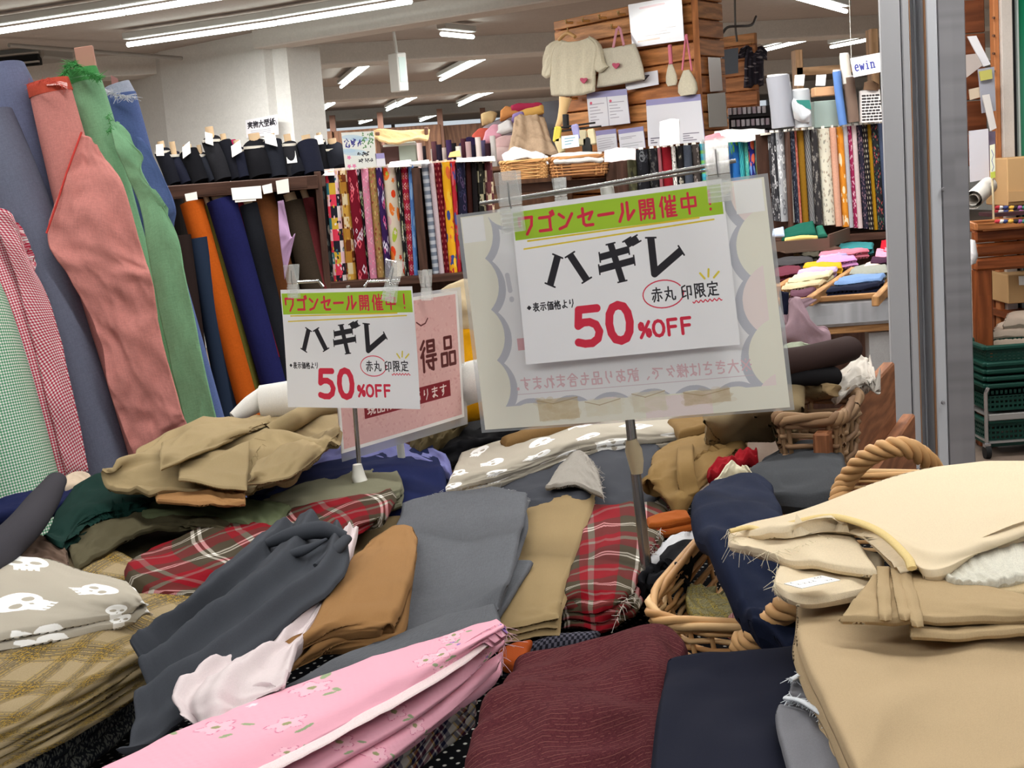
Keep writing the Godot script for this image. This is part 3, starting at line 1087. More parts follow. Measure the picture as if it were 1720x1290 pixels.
# a ceiling lamp with one bare fluorescent tube between two points
func lamp(label: String, a: Vector3, b: Vector3, group: String, power := 1.0, glow := 12.0) -> void:
	var mid := (a + b) / 2
	var o := thing("fluorescent_lamp", label, "lamp", Vector3(mid.x, min(a.y, b.y) - 0.03, mid.z), group)
	var d := (b - a)
	var x := d.normalized()
	var bs := Basis(x, Vector3.UP, x.cross(Vector3.UP))
	var m1 := MB.new()
	m1.box(mid + Vector3(0, 0.065, 0), Vector3(d.length() * 1.02, 0.05, 0.09), bs, 0.006)
	put(o, "housing", m1, mat("lamp body", c8(196, 194, 190), 0.5))
	var m2 := MB.new()
	m2.tube([a, b], [0.019], 10)
	put(o, "light_tube", m2, mat("tube glow %s" % glow, c8(250, 250, 250), 0.4, {"emit": glow, "ecol": Color(0.95, 1.0, 0.98)}))
	var l := AreaLight3D.new()
	l.name = "light"
	l.area_size = Vector2(d.length(), 0.04)
	l.area_normalize_energy = true
	l.light_energy = TUBE_LIGHT * power * d.length() / 1.2
	l.light_color = Color(1.0, 0.99, 0.975)
	l.shadow_enabled = true
	l.set("area_range", 40.0)
	o.add_child(l)
	l.position = mid - o.position - Vector3(0, 0.03, 0)
	l.basis = Basis(x, Vector3.UP.cross(x), Vector3.UP)

func tubes() -> void:
	var y := 2.63
	var seen := "ceiling lamps in view"
	var list := [
		["long fluorescent tube in front of the white partition wall", 215, 75, 463, 39], ["fluorescent tube in line with the long tube before the partition", 467, 38, 690, 2],
		["fluorescent tube above the air conditioner at the left", -60, 61, 208, 21], ["fluorescent tube following the one above the air conditioner", 213, 20, 400, -10],
		["slanting fluorescent tube beside the hanging white sign box", 573, 146, 622, 106], ["slanting fluorescent tube between sign box and cream shirt", 740, 134, 821, 94],
		["short crosswise fluorescent tube high before the second beam", 742, 57, 794, 62], ["fluorescent tube running above the navy floral dress", 1285, 84, 1411, 52],
		["short fluorescent tube above the hanging white word banner", 1396, 79, 1456, 67], ["bright fluorescent tube beside the top of the steel door post", 1325, -8, 1421, 19],
		["far fluorescent tube first of three behind the white pier", 529, 193, 541, 184], ["far fluorescent tube second of three behind the white pier", 540, 186, 552, 178], ["far fluorescent tube third of three behind the white pier", 550, 179, 561, 173],
		["far fluorescent tube deepest in the row beyond the sign box", 650, 185, 668, 176], ["far fluorescent tube midway in the row beyond the sign box", 667, 178, 688, 168], ["far fluorescent tube foremost in the row beyond the sign box", 685, 169, 703, 160],
		["far fluorescent tube deepest in the row beside the cloth heap", 771, 177, 793, 167], ["far fluorescent tube midway in the row beside the cloth heap", 790, 168, 818, 156], ["far fluorescent tube foremost in the row beside the cloth heap", 815, 158, 841, 149],
		["tiny fluorescent tube before the far window, near brown post", 604, 207, 624, 201], ["tiny fluorescent tube before the far window, beside cupboard", 706, 203, 732, 193],
	]
	for q in list:
		lamp(q[0], ph(q[1], q[2], y), ph(q[3], q[4], y), seen, 1.5)
	# the same lamps go on over the sale wagon, above the picture
	var d := Vector3(0.85, 0, 0.53)
	for row in 4:
		for k in 4:
			var c := Vector3(-0.1, y, -7.0 + row * 2.5) + d * (k - 1.5) * 1.5
			lamp("fluorescent tube over the sale wagon aisle", c - d * 0.6, c + d * 0.6, "ceiling lamps over the wagon", [1.6, 1.05, 0.5, 0.55][row])
	for q in [[-3.6, 9.0], [-4.6, 12.5], [-5.6, 17.0], [-7.5, 23.0], [7.6, 9.5], [10.5, 13.0], [12.5, 18.0]]:
		lamp("fluorescent tube over a side aisle", room_pt(q[0], y, q[1]), room_pt(q[0], y, q[1] + 2.4), "ceiling lamps over the side aisles", 1.5)

# ---------- the sale wagon and the cloth heaped on it ----------
func wagon() -> void:
	var wood := mat("wagon wood", c8(150, 104, 72), 0.6, {"tex": "wood", "scale": 3.0})
	for q in [["sale_wagon", "low wooden sale wagon under the heap of remnants", -1.12, 0.98, -0.98, -2.42], ["rear_wagon", "second low wooden wagon behind, under the signs", -1.0, 0.4, -2.44, -2.95]]:
		var o := thing(q[0], q[1], "wagon", Vector3((q[2] + q[3]) / 2, 0, (q[4] + q[5]) / 2))
		var top := MB.new()
		top.box(Vector3((q[2] + q[3]) / 2, 0.6, (q[4] + q[5]) / 2), Vector3(q[3] - q[2], 0.05, q[4] - q[5]), Basis.IDENTITY, 0.006)
		put(o, "table_top", top, wood)
		for sx in [q[2] + 0.06, q[3] - 0.06]:
			for sz in [q[4] - 0.06, q[5] + 0.06]:
				var leg := MB.new()
				leg.box(Vector3(sx, 0.288, sz), Vector3(0.07, 0.575, 0.07), Basis.IDENTITY, 0.006)
				put(o, "leg", leg, wood)
	# dotted black cloth that covers the wagon under everything
	var rows := []
	for j in 5:
		var line := []
		for i in 6:
			line.append(Vector3(-1.1 + i * 0.4 - j * 0.0, 0.775 + 0.02 * sin(i * 2.1 + j), -1.02 - j * 0.475))
		rows.append(line)
	var mb := MB.new()
	mb.sheet(rows, {"t": 0.145, "w": 0.01, "ws": 5.0, "nu": 50, "nv": 50}, wrinkle)
	one("dotted_cover_cloth", "black cloth with small white dots spread under the remnants", "fabric", mb, printed("polka", 8.0))

const REM := "remnants on the wagon"

func pile_left() -> void:
	var skull_m := printed("skull", 3.9, {"weave": true, "ns": 0.2})
	cloth("skull_print_remnant", "pale grey remnant with white skulls lying on gold-checked wool", skull_m, [
		[[-60, 940], [30, 930], [110, 948], [185, 968], [214, 978]], [[-60, 1000], [50, 990], [140, 992], [210, 995], [240, 1004]], [[-60, 1098], [60, 1077], [150, 1060], [200, 1046], [224, 1036]]], [0.94, 0.955, 0.935],
		{"t": 0.012, "layers": 2, "w": 0.003, "turn": 0.5, "seed": 0.4, "group": REM})
	cloth("gold_check_wool", "tan wool remnant with gold and black checks, folded thick", printed("mustard", 5.4, {"rough": 0.95}), [
		[[-80, 965], [60, 938], [165, 914], [212, 930]], [[-80, 1100], [80, 1055], [205, 1005], [325, 1000]], [[-80, 1220], [60, 1172], [160, 1122], [262, 1075]], [[-80, 1318], [40, 1275], [150, 1212], [248, 1138]]], [0.895, 0.912, 0.912, 0.89],
		{"t": 0.01, "layers": 4, "w": 0.006, "ws": 4.0, "turn": 0.75, "group": REM})
	cloth("dark_tweed_remnant", "dark grey knitted tweed folded under the gold-checked wool", printed("tweed", 16.0), [
		[[-60, 1290], [60, 1240], [160, 1180], [250, 1120]], [[-60, 1350], [80, 1300], [180, 1232], [252, 1172]]], [0.855, 0.835], {"t": 0.016, "layers": 3, "group": REM})
	var slate := cloth("slate_drape", "slate grey smooth cloth draped down over pale pink cloth", fab(68, 71, 78, "plain", 20.0), [
		[[462, 882], [502, 865], [546, 868], [584, 892]], [[400, 935], [455, 925], [520, 932], [580, 952]], [[325, 1003], [385, 997], [445, 1010], [490, 1030]], [[262, 1055], [305, 1075], [322, 1115], [312, 1165]], [[222, 1085], [240, 1128], [240, 1182], [192, 1254]]], [0.975, 0.98, 0.97, 0.95, 0.935],
		{"t": 0.008, "w": 0.004, "folds": 0.019, "fn": 2.6, "fs": 0.35, "fit": false, "nu": 60, "nv": 44, "node": true, "group": REM})
	for q in [[[[446, 914, 0.978], [492, 898, 0.99], [540, 890, 0.992], [580, 902, 0.98]], [0.008, 0.014, 0.016, 0.01]], [[[455, 938, 0.98], [505, 926, 0.985], [548, 906, 0.99]], [0.003, 0.009, 0.003]], [[[530, 950, 0.978], [562, 925, 0.985], [582, 905, 0.985]], [0.004, 0.01, 0.008]]]:
		var kn := MB.new()
		kn.tube(curve(grid3([q[0]])[0], 24), q[1], 16, true, Vector3.UP, 0.8, wrinkle, 0.005)
		put(slate, "tucked_fold", kn, fab(68, 71, 78, "plain", 20.0))
	cloth("pale_pink_remnant", "pale pink limp cloth folded between slate and camel remnants", fab(226, 212, 214, "plain", 20.0), [
		[[568, 888], [588, 884], [602, 880]], [[528, 980], [550, 985], [570, 972]], [[420, 1065], [475, 1060], [520, 1045]], [[352, 1112], [420, 1110], [495, 1098]], [[290, 1160], [360, 1168], [480, 1145]], [[302, 1202], [350, 1222], [462, 1172]]], [0.955, 0.957, 0.958, 0.963, 0.967, 0.955],
		{"t": 0.018, "w": 0.008, "ws": 6.0, "folds": 0.01, "fn": 1.8, "fit": false, "nu": 44, "nv": 50, "seed": 2.0, "group": REM})
	cloth("camel_remnant", "camel brown cloth folded into a rounded bundle", fab(158, 118, 76, "plain", 18.0), [
		[[612, 915], [652, 889], [688, 880], [705, 905]], [[560, 972], [610, 955], [662, 945], [694, 960]], [[515, 1055], [570, 1035], [625, 1025], [666, 1028]], [[468, 1152], [525, 1115], [585, 1088], [640, 1077]]], [0.935, 0.957, 0.957, 0.94],
		{"t": 0.02, "layers": 2, "w": 0.005, "folds": 0.004, "fn": 1.2, "group": REM})
	var grey_m := fab(104, 106, 112, "linen", 7.0)
	var g := cloth("grey_chambray", "large grey chambray remnant folded with turned-up lower edge", grey_m, [
		[[676, 843], [742, 826], [812, 819], [886, 832]], [[652, 925], [730, 905], [812, 890], [880, 878]], [[636, 1005], [712, 1000], [792, 985], [860, 962]], [[630, 1090], [700, 1078], [780, 1052], [838, 1030]]], [0.9, 0.913, 0.92, 0.92],
		{"t": 0.007, "layers": 3, "w": 0.008, "ws": 3.5, "folds": 0.003, "fn": 1.2, "fs": 0.4, "group": REM})
	var fl := MB.new()
	fl.sheet(grid3(rows_h([[[636, 1070], [715, 1048], [785, 1028], [832, 1012]], [[555, 1108], [645, 1082], [740, 1062], [842, 1040]], [[466, 1164], [590, 1135], [715, 1098], [842, 1062]]], [0.927, 0.938, 0.927])), {"t": 0.014, "w": 0.006, "ws": 5.0}, wrinkle)
	put(g, "turned_fold", fl, grey_m)
	var fc := MB.new()
	fc.sheet(grid3(rows_h([[[862, 938], [896, 940]], [[838, 992], [868, 985]], [[800, 1056], [830, 1046]]], [0.9, 0.9, 0.9])), {"t": 0.01, "w": 0.002}, wrinkle)
	put(g, "loose_corner", fc, grey_m)
	threads(g, fab(190, 190, 194), grid3([[[700, 838, 0.9], [760, 822, 0.9], [840, 818, 0.9], [886, 840, 0.9]]])[0], 60, 0.012)
	cloth("khaki_under_chambray", "khaki brown cloth folded flat beneath the grey chambray", fab(152, 130, 94, "plain", 18.0), [
		[[592, 872], [700, 842], [880, 812], [1013, 795]], [[560, 965], [700, 930], [880, 895], [985, 880]], [[590, 1085], [720, 1065], [850, 1000], [950, 980]], [[610, 1115], [720, 1095], [850, 1078], [940, 1062]]], [0.868, 0.88, 0.888, 0.88],
		{"t": 0.009, "layers": 3, "w": 0.004, "group": REM})
	var tp := cloth("tartan_roll", "red and olive tartan remnant rolled loosely beside slate cloth", printed("tartan", 6.2), [
		[[248, 918], [400, 866], [530, 836], [652, 812]], [[210, 950], [380, 902], [530, 866], [664, 826]], [[226, 978], [390, 945], [540, 895], [645, 860]], [[330, 1008], [430, 968], [540, 930], [622, 888]]], [0.908, 0.928, 0.928, 0.91],
		{"t": 0.02, "w": 0.007, "ws": 5.0, "turn": 0.25, "node": true, "group": REM})
	threads(tp, fab(214, 206, 198), grid3([[[250, 925, 0.905], [330, 893, 0.905], [400, 868, 0.905], [470, 850, 0.905]]])[0], 36, 0.022)
	var pk := printed("pink_floral", 2.3, {"weave": true, "ns": 0.2})
	var pf := thing("pink_floral_remnant", "pink cotton remnant with outlined flowers, folded in long layers", "fabric", ph(520, 1220, 0.93), REM)
	var stack := [
		[[[[140, 1302], [330, 1214], [560, 1124], [720, 1074], [838, 1039]], [[230, 1318], [420, 1238], [620, 1150], [742, 1098], [850, 1050]], [[350, 1345], [500, 1262], [636, 1190], [752, 1124], [842, 1062]]], [0.96, 0.972, 0.958], 0.008, "top_layer"],
		[[[[300, 1320], [520, 1232], [652, 1168], [762, 1108], [842, 1064]], [[400, 1335], [560, 1255], [680, 1190], [780, 1125], [848, 1075]], [[450, 1345], [590, 1268], [700, 1204], [786, 1142], [846, 1086]]], [0.944, 0.942, 0.934], 0.009, "folded_layer"],
		[[[[420, 1320], [600, 1240], [720, 1172], [846, 1090]], [[500, 1335], [630, 1262], [730, 1194], [842, 1110]], [[560, 1345], [654, 1278], [742, 1210], [838, 1126]]], [0.928, 0.924, 0.914], 0.009, "folded_layer"],
		[[[[560, 1300], [700, 1210], [846, 1100]], [[590, 1310], [720, 1222], [845, 1125]], [[600, 1325], [740, 1222], [832, 1152]]], [0.912, 0.905, 0.892], 0.012, "folded_layer"]]
	for q in stack:
		var mb := MB.new()
		mb.sheet(grid3(rows_h(q[0], q[1])), {"t": q[2], "w": 0.003, "ws": 6.0, "turn": 0.4, "nu": 44}, wrinkle)
		put(pf, q[3], mb, pk)
	var sel := MB.new()
	sel.sheet(grid3(rows_h([[[330, 1345], [495, 1258], [632, 1184], [750, 1120], [842, 1057]], [[365, 1350], [512, 1268], [640, 1198], [758, 1130], [846, 1064]]], [0.9605, 0.958])), {"t": 0.0025, "w": 0.002, "nu": 40, "nv": 6}, wrinkle)
	put(pf, "pale_selvedge", sel, fab(246, 224, 226))
	threads(pf, fab(244, 214, 222), grid3([[[440, 1290, 0.945], [620, 1190, 0.945], [740, 1125, 0.945], [845, 1066, 0.945]]])[0], 46, 0.02)
	threads(pf, fab(240, 200, 210), grid3([[[838, 1045, 0.955], [848, 1070, 0.94], [842, 1110, 0.92]]])[0], 30, 0.022)
	cloth("small_check_remnant", "brown, navy and cream checked cotton under the pink floral remnant", printed("check", 14.0), [
		[[575, 1275], [690, 1212], [800, 1160]], [[600, 1330], [705, 1275], [808, 1190]]], [0.882, 0.858], {"t": 0.014, "layers": 3, "turn": 0.5, "group": REM})

func pile_middle() -> void:
	var tf := cloth("tartan_fold", "red and olive tartan remnant folded upright with frayed edge", printed("tartan", 6.2), [
		[[1000, 830], [1042, 817], [1088, 817], [1130, 845]], [[976, 900], [1020, 888], [1062, 888], [1104, 903]], [[950, 980], [990, 972], [1030, 970], [1066, 980]], [[943, 1046], [970, 1052], [1002, 1057], [1034, 1042]]], [0.855, 0.88, 0.885, 0.865],
		{"t": 0.012, "layers": 3, "w": 0.006, "jit": 0.01, "turn": 0.12, "group": REM})
	threads(tf, fab(222, 214, 206), grid3([[[1128, 850, 0.86], [1102, 905, 0.88], [1066, 975, 0.88], [1036, 1040, 0.865]]])[0], 120, 0.014, 0.0004)
	threads(tf, fab(170, 34, 48), grid3([[[1128, 850, 0.855], [1102, 905, 0.875], [1066, 975, 0.875], [1036, 1040, 0.86]]])[0], 80, 0.013, 0.0004)
	cloth("white_print_scrap", "white scrap with blotchy black print beside the tartan fold", fab(206, 206, 210, "plain", 12.0), [
		[[1060, 925], [1110, 905], [1168, 888]], [[1050, 1000], [1090, 960], [1168, 915]], [[1030, 1022], [1070, 1010], [1085, 985]]], [0.865, 0.87, 0.85], {"t": 0.014, "w": 0.01, "group": REM})
	var rc := cloth("rust_scrap", "rust orange cloth with a yellow line near the sign pole", fab(160, 84, 34, "plain", 18.0), [
		[[1085, 868], [1120, 858], [1155, 858]], [[1090, 892], [1125, 890], [1162, 880]]], [0.885, 0.885], {"t": 0.014, "layers": 2, "group": REM})
	cloth("black_scrap", "black creased cloth stuffed beside the wicker basket", fab(26, 26, 30, "plain", 18.0), [
		[[1085, 935], [1130, 920], [1180, 900]], [[1085, 975], [1125, 965], [1158, 950]], [[1095, 1010], [1120, 1000], [1140, 985]]], [0.875, 0.885, 0.855], {"t": 0.03, "w": 0.014, "ws": 12.0, "group": REM})
	cloth("dark_houndstooth_remnant", "dark blue-grey houndstooth cloth under the khaki fold", printed("dark_hound", 30.0), [
		[[860, 1085], [930, 1060], [1010, 1050]], [[850, 1115], [930, 1098], [1000, 1085]]], [0.86, 0.85], {"t": 0.03, "layers": 2, "group": REM})
	cloth("orange_scrap", "small orange scrap between pink floral and burgundy cloth", fab(170, 78, 34), [
		[[838, 1085], [865, 1075], [895, 1070]], [[842, 1110], [868, 1108], [890, 1095]]], [0.868, 0.86], {"t": 0.02, "group": REM})
	cloth("burgundy_gauze", "burgundy gauze with broken pinstripes draped over the wagon front", printed("burgundy", 7.0, {"rough": 0.95}), [
		[[860, 1102], [940, 1078], [1020, 1068], [1105, 1060], [1158, 1090]], [[832, 1150], [930, 1125, 0.014], [1010, 1112, -0.004], [1090, 1108, 0.012], [1145, 1140, -0.01]], [[788, 1220], [900, 1195, 0.012], [1000, 1188, 0.01], [1080, 1190, -0.012], [1128, 1210, -0.01]], [[752, 1320], [870, 1318, 0.01], [980, 1318], [1060, 1318, -0.01], [1120, 1318, -0.01]]], [0.935, 0.955, 0.96, 0.955],
		{"t": 0.03, "fit": false, "w": 0.012, "ws": 4.0, "turn": 0.35, "nu": 60, "nv": 50, "group": REM})
	cloth("navy_flat_remnant", "navy blue smooth cloth lying flat beside the burgundy gauze", fab(30, 32, 46, "plain", 20.0), [
		[[1120, 1108], [1190, 1094], [1270, 1089], [1360, 1085]], [[1108, 1180], [1190, 1172], [1280, 1170], [1380, 1168]], [[1092, 1325], [1190, 1325], [1300, 1325], [1420, 1325]]], [0.975, 0.985, 0.985],
		{"t": 0.01, "layers": 3, "fit": false, "w": 0.006, "ws": 3.5, "folds": 0.003, "fn": 1.4, "fs": 0.7, "group": REM})
	var gf := cloth("grey_frayed_remnant", "grey cloth with white frayed selvedge beneath the big beige fold", fab(122, 122, 128, "plain", 16.0), [
		[[1318, 1172], [1350, 1160], [1400, 1185]], [[1302, 1205], [1358, 1200], [1410, 1225]], [[1335, 1325], [1400, 1325], [1470, 1325]]], [0.995, 1.0, 0.995], {"t": 0.012, "w": 0.006, "node": true, "group": REM})
	var gu := MB.new()
	gu.sheet(grid3(rows_h([[[1330, 1136], [1358, 1129], [1392, 1160]], [[1322, 1165], [1355, 1168], [1400, 1200]]], [1.005, 1.005])), {"t": 0.01, "w": 0.003}, wrinkle)
	put(gf, "upper_fold", gu, fab(122, 122, 128, "plain", 16.0))
	for q in [[[1328, 1142, 1.012], [1358, 1131, 1.012], [1392, 1162, 1.012]], [[1318, 1172, 1.008], [1350, 1180, 1.009], [1410, 1220, 1.01]]]:
		var band := MB.new()
		band.tube(curve(grid3([q])[0], 24), [0.0028], 8, true, Vector3.UP, 0.6, wrinkle, 0.003)
		put(gf, "frayed_edge", band, fab(222, 226, 232))
	threads(gf, fab(226, 230, 236), grid3([[[1328, 1140, 1.01], [1358, 1130, 1.01], [1390, 1160, 1.01]]])[0], 150, 0.008, 0.0005)
	threads(gf, fab(226, 230, 236), grid3([[[1318, 1170, 1.005], [1350, 1178, 1.006], [1405, 1215, 1.006]]])[0], 160, 0.008, 0.0005)

func pile_right() -> void:
	# folded cloth that carries the beige stack
	var fc := [[196, 182, 160], [96, 92, 88], [150, 128, 104], [60, 66, 84]]
	var fn := ["ecru", "charcoal", "fawn", "dark blue"]
	for k in 4:
		var y := 0.84 + k * 0.048
		var g := [[Vector3(0.43, y, -1.5), Vector3(0.6, y, -1.52), Vector3(0.8, y, -1.5)], [Vector3(0.41, y, -1.22), Vector3(0.6, y, -1.2), Vector3(0.8, y, -1.2)]]
		var mb := MB.new()
		mb.sheet(g, {"t": 0.046, "w": 0.004, "nu": 16, "nv": 12}, wrinkle)
		one("folded_remnant", "%s folded remnant supporting the beige stack from below" % fn[k], "fabric", mb, fab(fc[k][0], fc[k][1], fc[k][2]), "folded remnants under the beige stack")
	cloth("beige_big_fold", "large beige cotton cloth folded smooth at the wagon corner", fab(188, 164, 130, "plain", 20.0), [
		[[1336, 1004], [1450, 984], [1600, 976], [1780, 962]], [[1338, 1080], [1460, 1062], [1600, 1052], [1780, 1040]], [[1385, 1180], [1490, 1165], [1620, 1152], [1780, 1140]], [[1452, 1325], [1530, 1318], [1640, 1310], [1780, 1300]]], [1.01, 1.03, 1.03, 1.02],
		{"t": 0.016, "layers": 3, "fit": false, "w": 0.007, "ws": 3.5, "folds": 0.0045, "fn": 1.1, "fs": 1.3, "nu": 50, "nv": 44, "group": REM})
	var st := cloth("beige_strip_fold", "beige cloth strip folded in pleats on top of the beige fold", fab(180, 156, 120, "plain", 20.0), [
		[[1472, 948], [1535, 955], [1625, 972], [1780, 1006]], [[1440, 998], [1515, 1000], [1610, 1005], [1780, 1020]], [[1408, 1037], [1500, 1041], [1605, 1040], [1780, 1034]]], [1.055, 1.06, 1.055], {"t": 0.008, "w": 0.004, "node": true, "fit": false, "group": REM})
	var s2 := MB.new()
	s2.sheet(grid3(rows_h([[[1522, 990], [1640, 1005], [1780, 1020]], [[1528, 1066], [1640, 1062], [1780, 1055]]], [1.048, 1.047])), {"t": 0.008, "w": 0.003}, wrinkle)
	put(st, "folded_layer", s2, fab(180, 156, 120, "plain", 20.0))
	for q in [[1478, 948, 1482, 1040], [1500, 950, 1516, 1040], [1514, 952, 1536, 1050]]:
		var pl := MB.new()
		pl.sheet(grid3(rows_h([[[q[0] - 8, q[1]], [q[0] + 5, q[1] + 1, 0.002], [q[0] + 18, q[1] + 2]], [[q[2] - 8, q[3] - 5], [q[2] + 5, q[3] - 4, 0.002], [q[2] + 18, q[3] - 5]]], [1.061, 1.06])), {"t": 0.006, "w": 0.003, "nu": 14, "nv": 20}, wrinkle)
		put(st, "pleat", pl, fab(180, 156, 120, "plain", 20.0))
	var cream_m := fab(228, 210, 180, "plain", 20.0)
	var yel := fab(232, 206, 146, "plain", 18.0)
	var cr := cloth("cream_large_fold", "large cream cloth folded with yellow selvedge over the basket", cream_m, [
		[[1226, 887], [1340, 855], [1480, 810], [1620, 779], [1790, 766]], [[1302, 884], [1400, 862], [1510, 850], [1640, 838], [1790, 828]], [[1428, 873], [1490, 896], [1570, 915], [1660, 900], [1790, 868]], [[1522, 934], [1546, 956], [1592, 956], [1662, 922], [1790, 880]]], [1.062, 1.078, 1.078, 1.068],
		{"t": 0.014, "w": 0.005, "ws": 4.0, "fit": false, "nu": 54, "nv": 40, "node": true, "group": REM})
	var under := MB.new()
	under.sheet(grid3(rows_h([[[1222, 893], [1310, 880], [1425, 876]], [[1226, 908], [1305, 908], [1445, 910]], [[1262, 926], [1335, 935], [1478, 962]]], [1.06, 1.062, 1.058])), {"t": 0.01, "w": 0.007, "ws": 6.0}, wrinkle)
	put(cr, "folded_layer", under, cream_m)
	var low := MB.new()
	low.sheet(grid3(rows_h([[[1312, 922], [1385, 915], [1485, 935]], [[1298, 985], [1345, 1002], [1485, 980]]], [1.048, 1.046])), {"t": 0.012, "w": 0.006, "ws": 6.0}, wrinkle)
	put(cr, "lower_layer", low, cream_m)
	var sv := MB.new()
	sv.tube(curve(grid3([[[1302, 886, 1.07], [1380, 868, 1.08], [1430, 874, 1.084], [1480, 895, 1.084], [1522, 934, 1.076], [1532, 955, 1.07]]])[0], 30), [0.0045], 8, true, Vector3.UP, 0.6)
	put(cr, "selvedge", sv, yel)
	var sv2 := MB.new()
	sv2.tube(curve(grid3([[[1226, 892, 1.066], [1262, 886, 1.068], [1300, 898, 1.066], [1350, 888, 1.066]]])[0], 20), [0.004], 8, true, Vector3.UP, 0.6)
	put(cr, "selvedge", sv2, yel)
	threads(cr, fab(240, 228, 200), grid3([[[1222, 890, 1.064], [1240, 912, 1.06], [1300, 925, 1.06], [1400, 900, 1.066]]])[0], 70, 0.02, 0.00025)
	threads(cr, fab(240, 228, 200), grid3([[[1300, 985, 1.05], [1310, 930, 1.05]]])[0], 30, 0.014, 0.00025)
	# price tag, written by hand
	var im := new_image(160, 90, c8(244, 243, 240))
	for k in 3:
		stroke(im, [Vector2(8, 28 + k * 24), Vector2(152, 28 + k * 24)], 1.5, c8(130, 130, 130))
	for q in [[14, 6], [20, 36], [44, 38], [62, 40], [82, 36], [112, 8], [124, 10], [138, 8], [120, 60], [136, 62]]:
		stroke(im, [Vector2(q[0], q[1]), Vector2(q[0] + 9, q[1] + 2), Vector2(q[0] + 3, q[1] + 9), Vector2(q[0] + 10, q[1] + 14)], 2.4, c8(60, 56, 60))
	var tg := MB.new()
	var tc := ph(1364, 978, 1.058)
	var tx := Vector3(0.92, 0.0, -0.39) * 0.021
	var ty := Vector3(0.36, 0.1, 0.92) * 0.015
	sheet_on(tg, tc - tx - ty, tc + tx - ty, tc + tx + ty, tc - tx + ty, 0.0006)
	one("price_tag", "small white handwritten price tag on the cream cloth", "tag", tg, mat("tag", Color.WHITE, 0.6, {"tex": as_tex(im), "scale": 1.0}))
	cloth("white_ribbed_remnant", "white ribbed cloth squeezed under the cream fold", fab(226, 222, 208, "linen", 12.0), [
		[[1578, 958], [1650, 925], [1790, 880]], [[1590, 966], [1665, 950], [1790, 920]], [[1604, 978], [1690, 972], [1790, 955]]], [1.062, 1.064, 1.06], {"t": 0.012, "fit": false, "folds": 0.0016, "fn": 9.0, "w": 0.004, "nu": 60, "group": REM})
	cloth("ecru_edge_remnant", "ecru folded edge between white ribbed cloth and beige strip", fab(206, 184, 146), [
		[[1615, 974], [1690, 962], [1790, 944]], [[1622, 990], [1690, 990], [1790, 994]]], [1.054, 1.052], {"t": 0.01, "layers": 2, "group": REM})
	cloth("navy_puffed_remnant", "navy blue cloth puffed up and hanging into the wicker basket", fab(30, 37, 60, "linen", 10.0), [
		[[1186, 803], [1225, 795], [1265, 799], [1302, 826]], [[1158, 850], [1215, 836], [1270, 842], [1322, 862]], [[1184, 902], [1235, 897], [1285, 908], [1332, 930]], [[1234, 990], [1270, 985], [1305, 990], [1350, 1000]], [[1262, 1050], [1290, 1062], [1322, 1088], [1352, 1090]]], [0.94, 0.975, 0.975, 0.955, 0.94],
		{"t": 0.04, "fit": false, "w": 0.01, "ws": 5.0, "nu": 44, "nv": 54, "group": REM})
	basket()
	cloth("gold_tweed_remnant", "gold and grey tweed scrap lying inside the wicker basket", printed("gold_tweed", 14.0), [
		[[1152, 975], [1170, 980], [1185, 1000]], [[1152, 1010], [1182, 1014], [1262, 1010]], [[1165, 1036], [1212, 1042], [1262, 1030]]], [0.862, 0.866, 0.862], {"t": 0.025, "fit": false, "w": 0.008, "group": REM})
	cloth("red_houndstooth_scrap", "small red houndstooth scrap in the wicker basket", printed("hound", 60.0), [
		[[1222, 1030], [1250, 1016], [1280, 1010]], [[1216, 1052], [1250, 1056], [1282, 1048]]], [0.872, 0.87], {"t": 0.02, "fit": false, "group": REM})
	cloth("striped_scrap", "blue and white striped scrap under the rope handle", fab(58, 62, 92, "linen", 12.0), [
		[[1315, 1045], [1330, 1040], [1345, 1050]], [[1320, 1086], [1332, 1088], [1346, 1086]]], [0.94, 0.935], {"t": 0.012, "group": REM})

# strands twisted round a path
func rope(parent: Node3D, called: String, path: Array, r: float, strand: float, twists: float, m: Material, strands := 3) -> void:
	var n := 90
	var line := curve(path, n)
	for s in strands:
		var pts := []
		var side := Vector3.ZERO
		for i in n + 1:
			var t: Vector3 = (line[min(i + 1, n)] - line[max(i - 1, 0)]).normalized()
			if i == 0:
				side = t.cross(Vector3(0.3, 0.2, 1)).normalized()
			side = (side - t * side.dot(t)).normalized()
			var a := TAU * (twists * i / n + float(s) / strands)
			pts.append(line[i] + (side * cos(a) + t.cross(side) * sin(a)) * r)
		var mb := MB.new()
		mb.tube(pts, [strand], 7)
		put(parent, called, mb, m)

